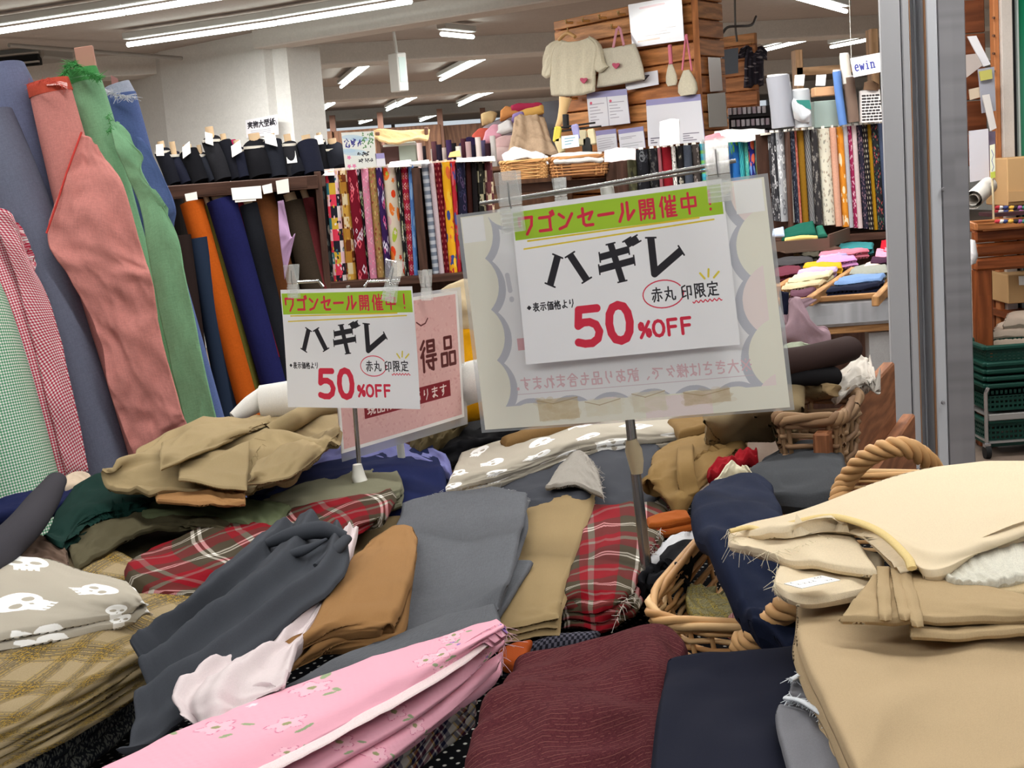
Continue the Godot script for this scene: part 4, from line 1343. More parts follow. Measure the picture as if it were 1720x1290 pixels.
# an oblong woven basket: stakes, woven strands and a twisted rim, each a part
func weave_basket(o: Node3D, c: Vector3, ax: Vector3, az: Vector3, hx: float, hz: float, depth: float, rows: int, stakes: int, strand: float, ms: Array, flare := 0.9) -> void:
	var at := func(a: float, y: float) -> Vector3:
		var k: float = lerp(flare, 1.0, y)
		var e := 0.26
		var cx := signf(cos(a)) * pow(absf(cos(a)), e) * hx * k
		var cz := signf(sin(a)) * pow(absf(sin(a)), e) * hz * k
		return c + ax * cx + az * cz + Vector3(0, (y - 1.0) * depth, 0)
	for s in stakes:
		var a := TAU * s / stakes
		var mb := MB.new()
		mb.tube([at.call(a, 0.0), at.call(a, 0.5), at.call(a, 1.0)], [strand * 0.9], 6)
		put(o, "stake", mb, ms[0])
	for r in rows:
		var y := (r + 0.5) / rows
		var pts := []
		for k in stakes * 2 + 1:
			var a := TAU * k / (stakes * 2.0)
			var p: Vector3 = at.call(a, y)
			var outw := (p - c)
			outw.y = 0
			outw = outw.normalized()
			var w := 0.0
			if k % 2 == 0:
				w = strand * 1.3 * (1.0 if (k / 2 + r) % 2 == 0 else -1.0)
			pts.append(p + outw * w)
		var mb := MB.new()
		mb.tube(pts, [strand], 5, false)
		put(o, "woven_strand", mb, ms[(r + 1) % ms.size()])
	var rim := []
	for k in 41:
		rim.append(at.call(TAU * k / 40.0, 1.03))
	for s in 3:
		var pts := []
		for k in 121:
			var i := k / 3
			var p: Vector3 = rim[i].lerp(rim[min(i + 1, 40)], (k % 3) / 3.0)
			var outw := p - c
			outw.y = 0
			outw = outw.normalized()
			var a := TAU * (k / 121.0 * 6.0 + s / 3.0)
			pts.append(p + (outw * cos(a) + Vector3.UP * sin(a)) * strand * 1.3)
		var mb := MB.new()
		mb.tube(pts, [strand * 1.5], 6, false)
		put(o, "rim_strand", mb, ms[s % ms.size()])
	var fl := []
	for k in 24:
		fl.append(at.call(TAU * k / 24.0, 0.0))
	var bt := MB.new()
	bt.poly(fl, Vector3.UP)
	put(o, "basket_floor", bt, ms[0])

func basket() -> void:
	var ms := [mat("wicker a", c8(206, 160, 108), 0.6), mat("wicker b", c8(188, 140, 90), 0.6), mat("wicker c", c8(218, 178, 128), 0.6)]
	var ax := Vector3(0.93, 0, 0.36)
	var az := Vector3(-0.36, 0, 0.93) * -1.0
	az = Vector3(0.36, 0, -0.93)
	var c := Vector3(0.49, 0.885, -1.99)
	var o := thing("wicker_basket", "pale wicker basket with twisted rope handles under navy and cream cloth", "basket", c - Vector3(0, 0.19, 0))
	weave_basket(o, c, ax, az, 0.235, 0.41, 0.17, 15, 52, 0.0037, ms)
	rope(sub(o, "handle"), "twisted_strand", [ph(1405, 846, 0.885), ph(1422, 806, 0.92), ph(1460, 766, 0.965), ph(1512, 750, 0.985), ph(1556, 772, 0.955), ph(1576, 806, 0.905), ph(1580, 830, 0.88)], 0.0095, 0.0072, 4.6, ms[0], 4)
	rope(sub(o, "handle"), "twisted_strand", [ph(1245, 1082, 0.885), ph(1270, 1072, 0.905), ph(1300, 1040, 0.945), ph(1330, 1018, 0.97), ph(1365, 1030, 0.95), ph(1385, 1060, 0.91)], 0.0095, 0.0072, 3.0, ms[0], 4)

func pile_back() -> void:
	cloth("slate_back_remnant", "dark slate cloth tied with thin cord behind the tartan fold", fab(66, 68, 75, "plain", 18.0), [
		[[800, 836], [900, 782], [1000, 745], [1082, 713]], [[830, 842], [920, 812], [1010, 785], [1114, 758]], [[880, 862], [960, 858], [1030, 855], [1106, 848]]], [0.87, 0.882, 0.865], {"t": 0.04, "fit": false, "w": 0.006, "group": REM})
	var ff := cloth("grey_canvas_scrap", "pale grey canvas scrap with fringed edge in front of slate cloth", fab(166, 160, 152, "linen", 14.0), [
		[[940, 780], [975, 755], [1002, 785]], [[915, 818], [965, 810], [1014, 832]]], [0.905, 0.895], {"t": 0.01, "node": true, "group": REM})
	threads(ff, fab(196, 190, 182), grid3([[[975, 755, 0.905], [1002, 785, 0.905], [1014, 832, 0.895]]])[0], 70, 0.014)
	cloth("skull_print_roll", "grey remnant with white skulls folded long beneath the large sign", printed("skull", 3.9, {"weave": true, "ns": 0.2}), [
		[[772, 760], [880, 728], [1000, 692], [1150, 690]], [[758, 792], [870, 768], [1000, 724], [1158, 716]], [[746, 838], [870, 804], [1000, 758], [1158, 742]]], [0.9, 0.91, 0.892], {"t": 0.014, "layers": 2, "w": 0.004, "turn": 0.3, "seed": 0.9, "group": REM})
	var tb := cloth("tan_bundle", "tan cotton rolled into a bundle and tied with its own strip", fab(140, 112, 70, "plain", 18.0), [
		[[1094, 757], [1150, 734], [1195, 722], [1254, 714]], [[1086, 790], [1150, 768], [1198, 758], [1248, 744]], [[1094, 822], [1130, 843], [1172, 831], [1206, 786]]], [0.9, 0.92, 0.89], {"t": 0.04, "fit": false, "w": 0.006, "node": true, "group": REM})
	var bnd := MB.new()
	bnd.sheet(grid3(rows_h([[[1138, 742], [1165, 734]], [[1136, 776], [1166, 768]], [[1150, 838], [1178, 828]]], [0.905, 0.935, 0.89])), {"t": 0.012, "w": 0.002, "nu": 12}, wrinkle)
	put(tb, "tie_strip", bnd, fab(140, 112, 70, "plain", 18.0))
	cloth("tan_upper_fold", "tan cloth fold half hidden behind the large sign's lower edge", fab(134, 106, 66, "plain", 18.0), [
		[[1120, 700], [1190, 690]], [[1140, 736], [1192, 724]]], [0.92, 0.915], {"t": 0.03, "group": REM})
	cloth("red_white_bundle", "red and white printed cloth bundle beside the tan bundle", fab(150, 24, 34, "plain", 18.0), [
		[[1186, 784], [1230, 760], [1272, 750]], [[1194, 802], [1236, 786], [1274, 768]]], [0.925, 0.925], {"t": 0.03, "w": 0.012, "ws": 14.0, "group": REM})
	cloth("ivory_knot", "ivory satin scrap bunched below the red bundle", fab(214, 206, 180, "plain", 18.0, {"rough": 0.6}), [
		[[1200, 800], [1232, 774], [1258, 784]], [[1212, 806], [1240, 802], [1270, 816]]], [0.935, 0.93], {"t": 0.03, "w": 0.012, "ws": 12.0, "group": REM})
	cloth("charcoal_fold", "charcoal grey heavy cloth folded against the wooden crate board", fab(76, 78, 82, "linen", 12.0), [
		[[1274, 772], [1330, 741], [1376, 744], [1420, 756]], [[1256, 793], [1310, 780], [1370, 772], [1424, 788]], [[1288, 828], [1330, 832], [1376, 832], [1418, 832]]], [0.905, 0.92, 0.9], {"t": 0.04, "fit": false, "w": 0.009, "ws": 4.0, "group": REM})
	cloth("olive_brown_sheet", "olive brown sheet standing creased behind the large sign", fab(146, 128, 98, "plain", 16.0), [
		[[1170, 645], [1240, 640], [1300, 636], [1354, 632]], [[1190, 705], [1250, 695], [1300, 690], [1346, 690]], [[1195, 770], [1250, 758], [1300, 750], [1336, 744]]], [1.03, 0.98, 0.9], {"t": 0.04, "w": 0.012, "ws": 6.0, "group": REM})
	# left of the signs
	var tan := fab(162, 142, 106, "plain", 18.0)
	var cr := cloth("khaki_crumpled_sheet", "khaki cotton sheet crumpled before the pink and green rolls", tan, [
		[[228, 757], [308, 716], [400, 706], [470, 690], [574, 695]], [[194, 782], [300, 742], [400, 735], [470, 722], [572, 732]], [[174, 804], [290, 790], [380, 778], [470, 762], [530, 765]], [[250, 834], [320, 826], [415, 822], [440, 812], [484, 802]]], [0.985, 1.0, 0.985, 0.965],
		{"t": 0.012, "w": 0.016, "ws": 3.5, "nu": 60, "nv": 44, "node": true, "group": REM})
	for q in [[[[[270, 740], [350, 714], [455, 698]], [[268, 765], [355, 735], [455, 706]], [[270, 788], [360, 752], [452, 712]]], [1.012, 1.02, 1.01]], [[[[428, 772], [500, 742], [574, 708]], [[420, 795], [495, 768], [570, 726]], [[416, 814], [490, 800], [562, 746]]], [0.998, 1.0, 0.985]], [[[[300, 775], [360, 762], [420, 745]], [[300, 812], [360, 812], [414, 818]]], [1.002, 0.985]]]:
		var lap := MB.new()
		lap.sheet(grid3(rows_h(q[0], q[1])), {"t": 0.006, "w": 0.008, "ws": 5.0}, wrinkle)
		put(cr, "folded_flap", lap, tan)
	var tr := MB.new()
	tr.tube(curve(grid3([[[455, 728, 1.0], [490, 708, 1.015], [526, 690, 1.01], [560, 684, 1.0]]])[0], 14), [0.02, 0.021, 0.02, 0.019], 18, false, Vector3.UP, 0.9, wrinkle, 0.004)
	put(cr, "rolled_end", tr, tan)
	threads(cr, tan, grid3([[[415, 820, 0.95], [412, 790, 0.97], [430, 760, 1.0], [450, 735, 1.02]]])[0], 26, 0.02)
	cloth("light_brown_scrap", "light brown frayed scrap in front of the khaki crumpled sheet", fab(172, 128, 84, "plain", 18.0), [
		[[258, 822], [345, 799], [374, 803], [412, 826]], [[262, 838], [345, 842], [380, 842], [412, 842]]], [0.966, 0.964], {"t": 0.008, "w": 0.006, "group": REM})
	cloth("periwinkle_remnant", "periwinkle blue cloth peeping out behind the navy sheet", fab(128, 130, 186), [
		[[490, 792], [560, 748], [640, 732], [752, 760]], [[500, 812], [580, 796], [640, 785], [760, 806]]], [0.91, 0.9], {"t": 0.04, "w": 0.008, "group": REM})
	cloth("navy_back_sheet", "navy blue sheet folded behind the olive grey fold", fab(28, 36, 76, "plain", 18.0), [
		[[418, 828], [520, 790], [640, 756], [722, 736]], [[414, 842], [520, 818], [640, 792], [744, 775]], [[430, 860], [540, 852], [660, 845], [754, 838]]], [0.9, 0.91, 0.895], {"t": 0.03, "fit": false, "w": 0.012, "ws": 4.0, "group": REM})
	cloth("olive_grey_fold", "olive grey cloth folded in rounded layers behind the tartan roll", fab(120, 118, 98, "plain", 18.0), [
		[[438, 838], [530, 806], [600, 786], [664, 777]], [[430, 856], [520, 836], [600, 822], [676, 808]], [[450, 874], [540, 866], [620, 856], [674, 844]]], [0.912, 0.922, 0.91], {"t": 0.01, "layers": 3, "w": 0.004, "group": REM})
	cloth("sage_remnant", "sage green cloth spread behind the tartan roll", fab(96, 104, 76, "plain", 18.0), [
		[[236, 826], [330, 824], [420, 836], [490, 850]], [[236, 864], [330, 862], [405, 876], [455, 892]]], [0.93, 0.925], {"t": 0.012, "w": 0.006, "group": REM})
	cloth("dark_olive_drape", "dark olive cloth arching over a dark gap beside green knit", fab(88, 82, 62, "plain", 18.0), [
		[[112, 902], [208, 854], [312, 848], [415, 880]], [[118, 928], [196, 880], [300, 864], [408, 894]], [[130, 952], [190, 914], [255, 886], [345, 884]]], [0.918, 0.92, 0.914], {"t": 0.01, "w": 0.006, "group": REM})
	cloth("olive_hollow_cloth", "olive cloth lying deep in the hollow under the dark olive drape", fab(88, 82, 62, "plain", 18.0), [
		[[170, 905], [260, 880], [380, 876]], [[180, 960], [260, 940], [360, 908]], [[190, 1000], [280, 985], [380, 945]]], [0.868, 0.868, 0.866], {"t": 0.03, "fit": false, "w": 0.006, "group": REM})
	cloth("dark_olive_under", "dark olive cloth hanging beside the corner of gold-checked wool", fab(74, 68, 50, "plain", 18.0), [
		[[118, 900], [170, 880], [215, 880]], [[125, 950], [165, 930], [200, 905]]], [0.895, 0.885], {"t": 0.015, "w": 0.006, "group": REM})
	cloth("bottle_green_knit", "bottle green knit cloth with thick rolled edge", fab(22, 52, 46, "linen", 14.0), [
		[[122, 814], [165, 795], [215, 813], [260, 830]], [[86, 880], [122, 852], [168, 842], [240, 842]], [[78, 916], [106, 928], [128, 898], [165, 868]]], [0.935, 0.94, 0.93], {"t": 0.012, "layers": 2, "w": 0.006, "ws": 5.0, "group": REM})
	var rl := MB.new()
	rl.tube(curve(grid3([[[94, 808, 0.95], [70, 845, 0.955], [35, 890, 0.955], [-40, 960, 0.95]]])[0], 20), [0.02, 0.028, 0.03, 0.031], 20, true, Vector3.UP, 0.85, wrinkle, 0.006)
	one("charcoal_roll", "charcoal grey cloth rolled into a soft sausage beside green knit", "fabric", rl, fab(62, 60, 66, "plain", 16.0), REM)
	cloth("navy_left_scrap", "navy scrap lying at the foot of the green gingham roll", fab(30, 36, 72), [
		[[-60, 855], [60, 820], [138, 810]], [[-60, 880], [50, 866], [116, 856]]], [0.92, 0.905], {"t": 0.03, "w": 0.006, "group": REM})
	cloth("brown_scrap", "dull brown scrap above the skull print remnant", fab(106, 86, 74), [
		[[25, 925], [62, 902], [110, 916]], [[36, 950], [80, 952], [118, 960]]], [0.925, 0.915], {"t": 0.02, "w": 0.008, "group": REM})
	cloth("cream_scrap", "cream cloth edge beside the charcoal roll", fab(206, 186, 164), [
		[[108, 798], [130, 790], [152, 796]], [[108, 816], [130, 812], [150, 812]]], [0.93, 0.925], {"t": 0.02, "group": REM})
	# white bolsters behind the small sign
	for q in [["white_batting_roll", "white batting roll lying behind the small sign", [[440, 678, 2.95], [520, 668, 2.95], [600, 655, 2.97], [680, 640, 3.0]], [0.04, 0.044, 0.046, 0.046]], ["white_batting_scrap", "white batting fold beside the khaki crumpled sheet", [[392, 702, 2.92], [420, 682, 2.94], [445, 668, 2.97]], [0.014, 0.022, 0.026]], ["white_cotton_roll", "white cotton roll end between pink and large sign", [[770, 650, 2.95], [800, 640, 2.9], [860, 630, 2.9]], [0.045, 0.045, 0.045]]]:
		var pts := []
		for p in q[2]:
			pts.append(pd(p[0], p[1], p[2]))
		var mb := MB.new()
		mb.tube(curve(pts, 16), stretch(q[3], 17), 20, true, Vector3.UP, 1.0, wrinkle, 0.01)
		one(q[0], q[1], "fabric", mb, fab(232, 228, 222, "plain", 12.0), "cloth standing behind the signs")
	cloth("cream_folded_stack", "cream cloth folded upright with a yellow cloth below", fab(216, 194, 158), [
		[[735, 480], [770, 466], [805, 470]], [[740, 520], [770, 512], [810, 515]], [[742, 566], [772, 562], [810, 560]]], [3.05, 3.0, 3.03], {"depth": true, "t": 0.04, "w": 0.01, "group": "cloth standing behind the signs"})
	cloth("yellow_folded_stack", "bright yellow folded cloth between the pink sign and large sign", fab(236, 168, 24), [
		[[750, 550], [775, 545], [810, 542]], [[756, 720], [780, 712], [818, 705]]], [3.02, 3.0], {"depth": true, "t": 0.05, "w": 0.006, "group": "cloth standing behind the signs"})
	cloth("black_back_heap", "black cloth heap in the gap behind the skull print roll", fab(22, 22, 25), [
		[[690, 720], [760, 690], [830, 668], [920, 690]], [[700, 760], [770, 735], [840, 720], [900, 722]], [[740, 820], [770, 800], [830, 770], [880, 750]]], [0.91, 0.9, 0.85], {"t": 0.06, "w": 0.012, "group": REM})
	cloth("olive_back_scrap", "olive crumpled scrap below the corner of the pink sign", fab(96, 84, 58), [
		[[690, 735], [735, 705], [800, 680]], [[705, 765], [745, 745], [790, 715]]], [0.925, 0.915], {"t": 0.03, "w": 0.014, "ws": 10.0, "group": REM})
	cloth("brown_back_sheet", "brown sheet showing above the skull print roll", fab(134, 104, 66), [
		[[840, 730], [930, 706], [1010, 690]], [[850, 745], [940, 722], [1010, 704]]], [0.925, 0.92], {"t": 0.03, "w": 0.004, "group": REM})
	# crate board on the right with its own goods
	var wood := mat("crate wood", c8(158, 104, 72), 0.65, {"tex": "wood", "scale": 2.4})
	var a := ph(1378, 728, 0.955)
	var b := ph(1492, 608, 0.955)
	var cr2 := thing("wooden_crate", "worn brown wooden crate side standing beside the steel door post", "crate", Vector3(b.x, 0.0, b.z))
	put(cr2, "side_board", plank(a, b, 0.66, 0.955, 0.028, 0.004), wood)
	var off := (b - a).cross(Vector3.UP).normalized() * 0.03
	put(cr2, "rail", plank(a + (b - a) * 0.35 + off, b + (b - a) * 0.1 + off, 0.62, 0.82, 0.03, 0.004), wood)
	put(cr2, "ledge", plank(ph(1340, 742, 0.9), ph(1422, 738, 0.9), 0.885, 0.905, 0.06, 0.003), wood)
	put(cr2, "crate_floor", plank(a - off * 4.5 + Vector3(0.03, 0, -0.06), b - off * 4.5, 0.68, 0.7, 0.24, 0.003), wood)
	for p in [b + Vector3(0.02, 0, 0.02), a + Vector3(0.03, 0, 0.0)]:
		put(cr2, "leg", slab(Vector3(p.x, 0.34, p.z), Vector3(0.06, 0.68, 0.06), 20.0), wood)
	var ms := [mat("wicker d", c8(146, 116, 86), 0.7), mat("wicker e", c8(128, 98, 72), 0.7)]
	var bc := ph(1376, 686, 0.97)
	var bk := thing("wicker_basket", "brown coarse wicker basket beside the wooden crate board", "basket", bc - Vector3(0.0, 0.16, 0))
	weave_basket(bk, bc, Vector3(0.93, 0, 0.36), Vector3(0.36, 0, -0.93), 0.06, 0.13, 0.13, 7, 22, 0.0052, ms, 0.85)
	var bg := "goods in the crate"
	var db := MB.new()
	db.tube(curve([ph(1290, 612, 1.06), ph(1350, 604, 1.06), ph(1395, 594, 1.06), ph(1424, 586, 1.055)], 14), [0.031], 18, true, Vector3.UP, 0.85, wrinkle, 0.005)
	one("brown_cloth_roll", "dark chocolate brown cloth roll behind the coarse wicker basket", "fabric", db, fab(62, 48, 46), bg)
	var bb := MB.new()
	bb.tube(curve([ph(1300, 636, 1.03), ph(1350, 632, 1.03), ph(1400, 632, 1.02)], 12), [0.024], 16, true, Vector3.UP, 0.8, wrinkle, 0.005)
	one("black_cloth_roll", "black cloth roll lying over the coarse wicker basket", "fabric", bb, fab(32, 31, 33), bg)
	cloth("tan_crate_scrap", "tan crumpled cloth in the coarse wicker basket", fab(140, 118, 86), [[[1318, 645], [1360, 632], [1388, 645]], [[1322, 668], [1355, 664], [1390, 668]]], [1.02, 1.0], {"t": 0.03, "w": 0.01, "group": bg})
	cloth("white_crate_cloth", "white cotton cloth draped over the wooden crate edge", fab(214, 206, 196), [
		[[1408, 622], [1450, 600], [1462, 597]], [[1400, 645], [1440, 630], [1472, 634]], [[1412, 662], [1432, 655], [1470, 642]]], [1.0, 1.0, 0.985], {"t": 0.02, "w": 0.014, "ws": 10.0, "group": bg})
	cloth("lilac_grey_cloth", "dusty lilac heavy cloth slumped beside the large sign", fab(168, 140, 150), [
		[[1318, 500], [1335, 492], [1345, 515]], [[1316, 545], [1345, 525], [1372, 545]], [[1320, 580], [1360, 572], [1396, 568]], [[1330, 600], [1365, 592], [1400, 578]]], [3.0, 2.95, 2.95, 2.98], {"depth": true, "t": 0.05, "w": 0.012, "group": bg})
	cloth("navy_crate_scrap", "navy scrap hanging beside the dusty lilac cloth", fab(26, 28, 48), [[[1312, 486], [1328, 488]], [[1312, 535], [1322, 520]]], [3.0, 2.98], {"depth": true, "t": 0.03, "w": 0.006, "group": bg})
	cloth("sage_crate_scrap", "pale sage scrap under the dusty lilac cloth", fab(156, 162, 142), [[[1316, 575], [1340, 572], [1358, 578]], [[1316, 592], [1340, 586], [1356, 586]]], [1.07, 1.06], {"t": 0.02, "w": 0.004, "group": bg})

func stretch(vals: Array, count: int) -> Array:
	var out := []
	for i in count:
		var s := float(i) / (count - 1) * (vals.size() - 1)
		var k: int = min(int(s), vals.size() - 2)
		out.append(lerp(float(vals[k]), float(vals[k + 1]), s - k))
	return out

# ---------- signs ----------
# a sheet of paper through four corners, gently bowed
func paper(a: Vector3, b: Vector3, c: Vector3, d: Vector3, t: float, bow := 0.0, curl := 0.0) -> MB:
	var mb := MB.new()
	var nn := (b - a).cross(d - a).normalized()
	if nn.z < 0:
		nn = -nn
	var nu := 14
	var nv := 10
	for side in 2:
		var s := mb.v.size()
		for j in nv + 1:
			for i in nu + 1:
				var u := float(i) / nu
				var v := float(j) / nv
				var p := a.lerp(b, u).lerp(d.lerp(c, u), v)
				p += nn * (bow * sin(PI * u) * (0.4 + 0.6 * v) + curl * pow(u, 6) * pow(v, 2) + curl * 0.7 * pow(1 - u, 6) * pow(v, 3) - t * side)
				mb.v.append(p)
				mb.n.append(nn if side == 0 else -nn)
				mb.uv.append(Vector2(u, v))
		for j in nv:
			for i in nu:
				var q := s + j * (nu + 1) + i
				mb.tri(q, q + 1, q + nu + 2)
				mb.tri(q, q + nu + 2, q + nu + 1)
	return mb

func clip(parent: Node3D, at: Vector3, right: Vector3, up: Vector3, s: float) -> void:
	var clear := mat("clear plastic", c8(236, 238, 236), 0.08, {"alpha": 0.2, "spec": 0.7})
	var out := right.cross(up).normalized()
	var b := Basis(right, up, out)
	parent = sub(parent, "clip")
	for k in [-1.0, 1.0]:
		var m := MB.new()
		m.box(at + up * 0.022 * s + out * 0.007 * s * k, Vector3(0.03, 0.045, 0.0035) * s, b * Basis(Vector3.RIGHT, 0.22 * k), 0.001)
		put(parent, "clip_wing", m, clear)
		var j := MB.new()
		j.box(at - up * 0.018 * s + out * 0.004 * s * k, Vector3(0.03, 0.034, 0.003) * s, b * Basis(Vector3.RIGHT, -0.1 * k), 0.001)
		put(parent, "clip_jaw", j, clear)
	for k in 4:
		var r := MB.new()
		r.box(at - up * (0.01 + 0.006 * k) * s + out * 0.0062 * s, Vector3(0.028, 0.0016, 0.0012) * s, b)
		put(parent, "grip_ridge", r, clear)
	var sp := MB.new()
	sp.tube([at + up * 0.03 * s + out * 0.002, at + up * 0.004 * s + out * 0.004 * s, at - up * 0.004 * s], [0.0011 * s], 6)
	put(parent, "spring", sp, mat("spring", c8(120, 120, 122), 0.3, {"metal": 0.8}))

func signs() -> void:
	var steel := mat("steel rod", c8(150, 148, 146), 0.25, {"metal": 0.85})
	var sp := sign_print()
	var paper_m := mat("paper print", Color.WHITE, 0.75, {"tex": sp, "scale": 1.0})
	# --- large sign: a laminated reused poster with a paper clipped on it
	var A := pd(773, 365, 2.03)
	var Bq := pd(1283, 297, 1.91)
	var Cq := pd(1327, 684, 1.9)
	var Dq := pd(815, 722, 2.02)
	var o := thing("large_sale_sign", "large laminated half-price sign with white paper clipped on, on a steel pole", "sign", pd(1090, 1060, 1.95))
	put(o, "laminated_poster", paper(A, Bq, Cq, Dq, 0.002, 0.006), mat("backing", Color.WHITE, 0.35, {"tex": backing_print(), "scale": 1.0, "spec": 0.5}))
	# clear margin of the lamination
	var mg := MB.new()
	var pts := [A, Bq, Cq, Dq]
	var mid := (A + Bq + Cq + Dq) / 4
	for i in 4:
		var p: Vector3 = pts[i]
		var q: Vector3 = pts[(i + 1) % 4]
		mg.quad(p, q, q + (q - mid).normalized() * 0.007, p + (p - mid).normalized() * 0.007)
	put(o, "laminate_margin", mg, mat("laminate", c8(200, 204, 208), 0.1, {"alpha": 0.45, "spec": 0.6}))
	var fr := 0.008
	put(o, "paper_sheet", paper(pd(858, 349, 2.0 - fr), pd(1212, 300, 1.925 - fr), pd(1244, 578, 1.915 - fr), pd(885, 612, 1.99 - fr), 0.0004, 0.005, 0.006), paper_m)
	var bar := MB.new()
	bar.tube([pd(806, 342, 2.02), pd(1000, 312, 1.97), pd(1236, 270, 1.91)], [0.0028], 8)
	put(o, "cross_bar", bar, steel)
	var bar2 := MB.new()
	bar2.tube([pd(870, 336, 2.03), pd(1000, 316, 1.99), pd(1190, 286, 1.93)], [0.0018], 8)
	put(o, "cross_bar", bar2, steel)
	var pole := MB.new()
	pole.tube([pd(1022, 318, 1.975), pd(1047, 600, 1.965), pd(1066, 780, 1.96), pd(1098, 1062, 1.95)], [0.0055, 0.0058, 0.0075, 0.0085], 12)
	put(o, "pole", pole, steel)
	var cap := MB.new()
	cap.tube([pd(1019, 314, 1.972), pd(1024, 345, 1.972)], [0.0095], 14)
	put(o, "pole_cap", cap, mat("white cap", c8(222, 220, 214), 0.5))
	var tp := MB.new()
	tp.tube([pd(1060, 738, 1.957), pd(1064, 756, 1.957), pd(1068, 775, 1.957), pd(1070, 795, 1.957)], [0.008, 0.013, 0.012, 0.009], 10, false, Vector3.UP, 1.0, wrinkle, 0.006)
	put(o, "tape_wrap", tp, mat("tape", c8(206, 186, 150), 0.25, {"alpha": 0.65}))
	var right := (Bq - A).normalized()
	var up := (A - Dq).normalized()
	clip(o, pd(858, 345, 1.975), right, up, 1.05)
	clip(o, pd(1206, 292, 1.885), right, up, 1.05)
	clip(o, pd(942, 330, 2.03), right, up, 0.6)
	# --- small sign
	var s := thing("small_sale_sign", "small half-price paper sign hung by clips on a thin steel pole", "sign", pd(606, 812, 2.5))
	put(s, "paper_sheet", paper(pd(471, 487, 2.56), pd(692, 481, 2.42), pd(710, 686, 2.42), pd(487, 683, 2.56), 0.0005, 0.006, 0.008), paper_m)
	var pl := MB.new()
	pl.tube([pd(585, 480, 2.52), pd(596, 685, 2.52), pd(604, 790, 2.51)], [0.0042], 10)
	put(s, "pole", pl, steel)
	var jn := MB.new()
	jn.tube([pd(600, 780, 2.5), pd(602, 800, 2.5), pd(610, 818, 2.49)], [0.008, 0.0125, 0.0125], 14)
	put(s, "white_joint", jn, mat("white joint", c8(222, 220, 212), 0.4))
	for q in [[[500, 474], [535, 472], [543, 482]], [[612, 482], [618, 473], [672, 471]]]:
		var w := MB.new()
		var line := []
		for p in q:
			line.append(pd(p[0], p[1], 2.49))
		w.tube(line, [0.0028], 8)
		put(s, "wire_arm", w, mat("chrome", c8(190, 190, 192), 0.12, {"metal": 1.0}))
	var r2 := (pd(692, 481, 2.42) - pd(471, 487, 2.56)).normalized()
	clip(s, pd(492, 476, 2.52), r2, Vector3.UP, 0.75)
	clip(s, pd(658, 476, 2.42), (r2 + Vector3(0.2, -0.25, 0.4)).normalized(), Vector3(0.25, 1, 0).normalized(), 0.9)
	# --- pink sign behind it
	var k := thing("pink_bargain_sign", "pink laminated bargain sign on a white pole behind the small sign", "sign", pd(680, 838, 2.75))
	put(k, "laminated_sheet", paper(pd(556, 520, 2.6), pd(768, 488, 2.86), pd(780, 700, 2.86), pd(574, 762, 2.6), 0.002, 0.002), mat("pink print", Color.WHITE, 0.4, {"tex": pink_sign_print(), "scale": 1.0}))
	put(k, "laminate_margin", paper(pd(550, 512, 2.63), pd(774, 482, 2.89), pd(786, 712, 2.89), pd(575, 776, 2.63), 0.001), mat("laminate2", c8(214, 216, 220), 0.12, {"alpha": 0.4}))
	var p2 := MB.new()
	p2.tube([pd(656, 500, 2.76), pd(672, 745, 2.76), pd(682, 842, 2.75)], [0.0075], 12)
	put(k, "pole", p2, mat("white pole", c8(206, 206, 196), 0.5))
	clip(k, pd(716, 482, 2.76), r2, Vector3.UP, 0.75)
	var sh := MB.new()
	sh.quad(pd(835, 352, 2.3), pd(935, 338, 2.3), pd(936, 372, 2.3), pd(838, 390, 2.3))
	sh.quad(pd(835, 352, 2.303), pd(935, 338, 2.303), pd(936, 372, 2.303), pd(838, 390, 2.303))
	put(o, "rear_sheet", sh, mat("rear sheet", c8(232, 230, 214), 0.6))

# ---------- rolls of cloth standing at the left ----------
func roll_tube(parent: Node3D, called: String, pts: Array, radii: Array, m: Material, bumps := 0.004, flat := 1.0) -> void:
	var line := []
	for p in pts:
		line.append(pd(p[0], p[1], p[2]))
	var mb := MB.new()
	mb.tube(curve(line, 40), radii, 26, true, Vector3(0, 0, 1), flat, wrinkle, bumps)
	put(parent, called, mb, m)

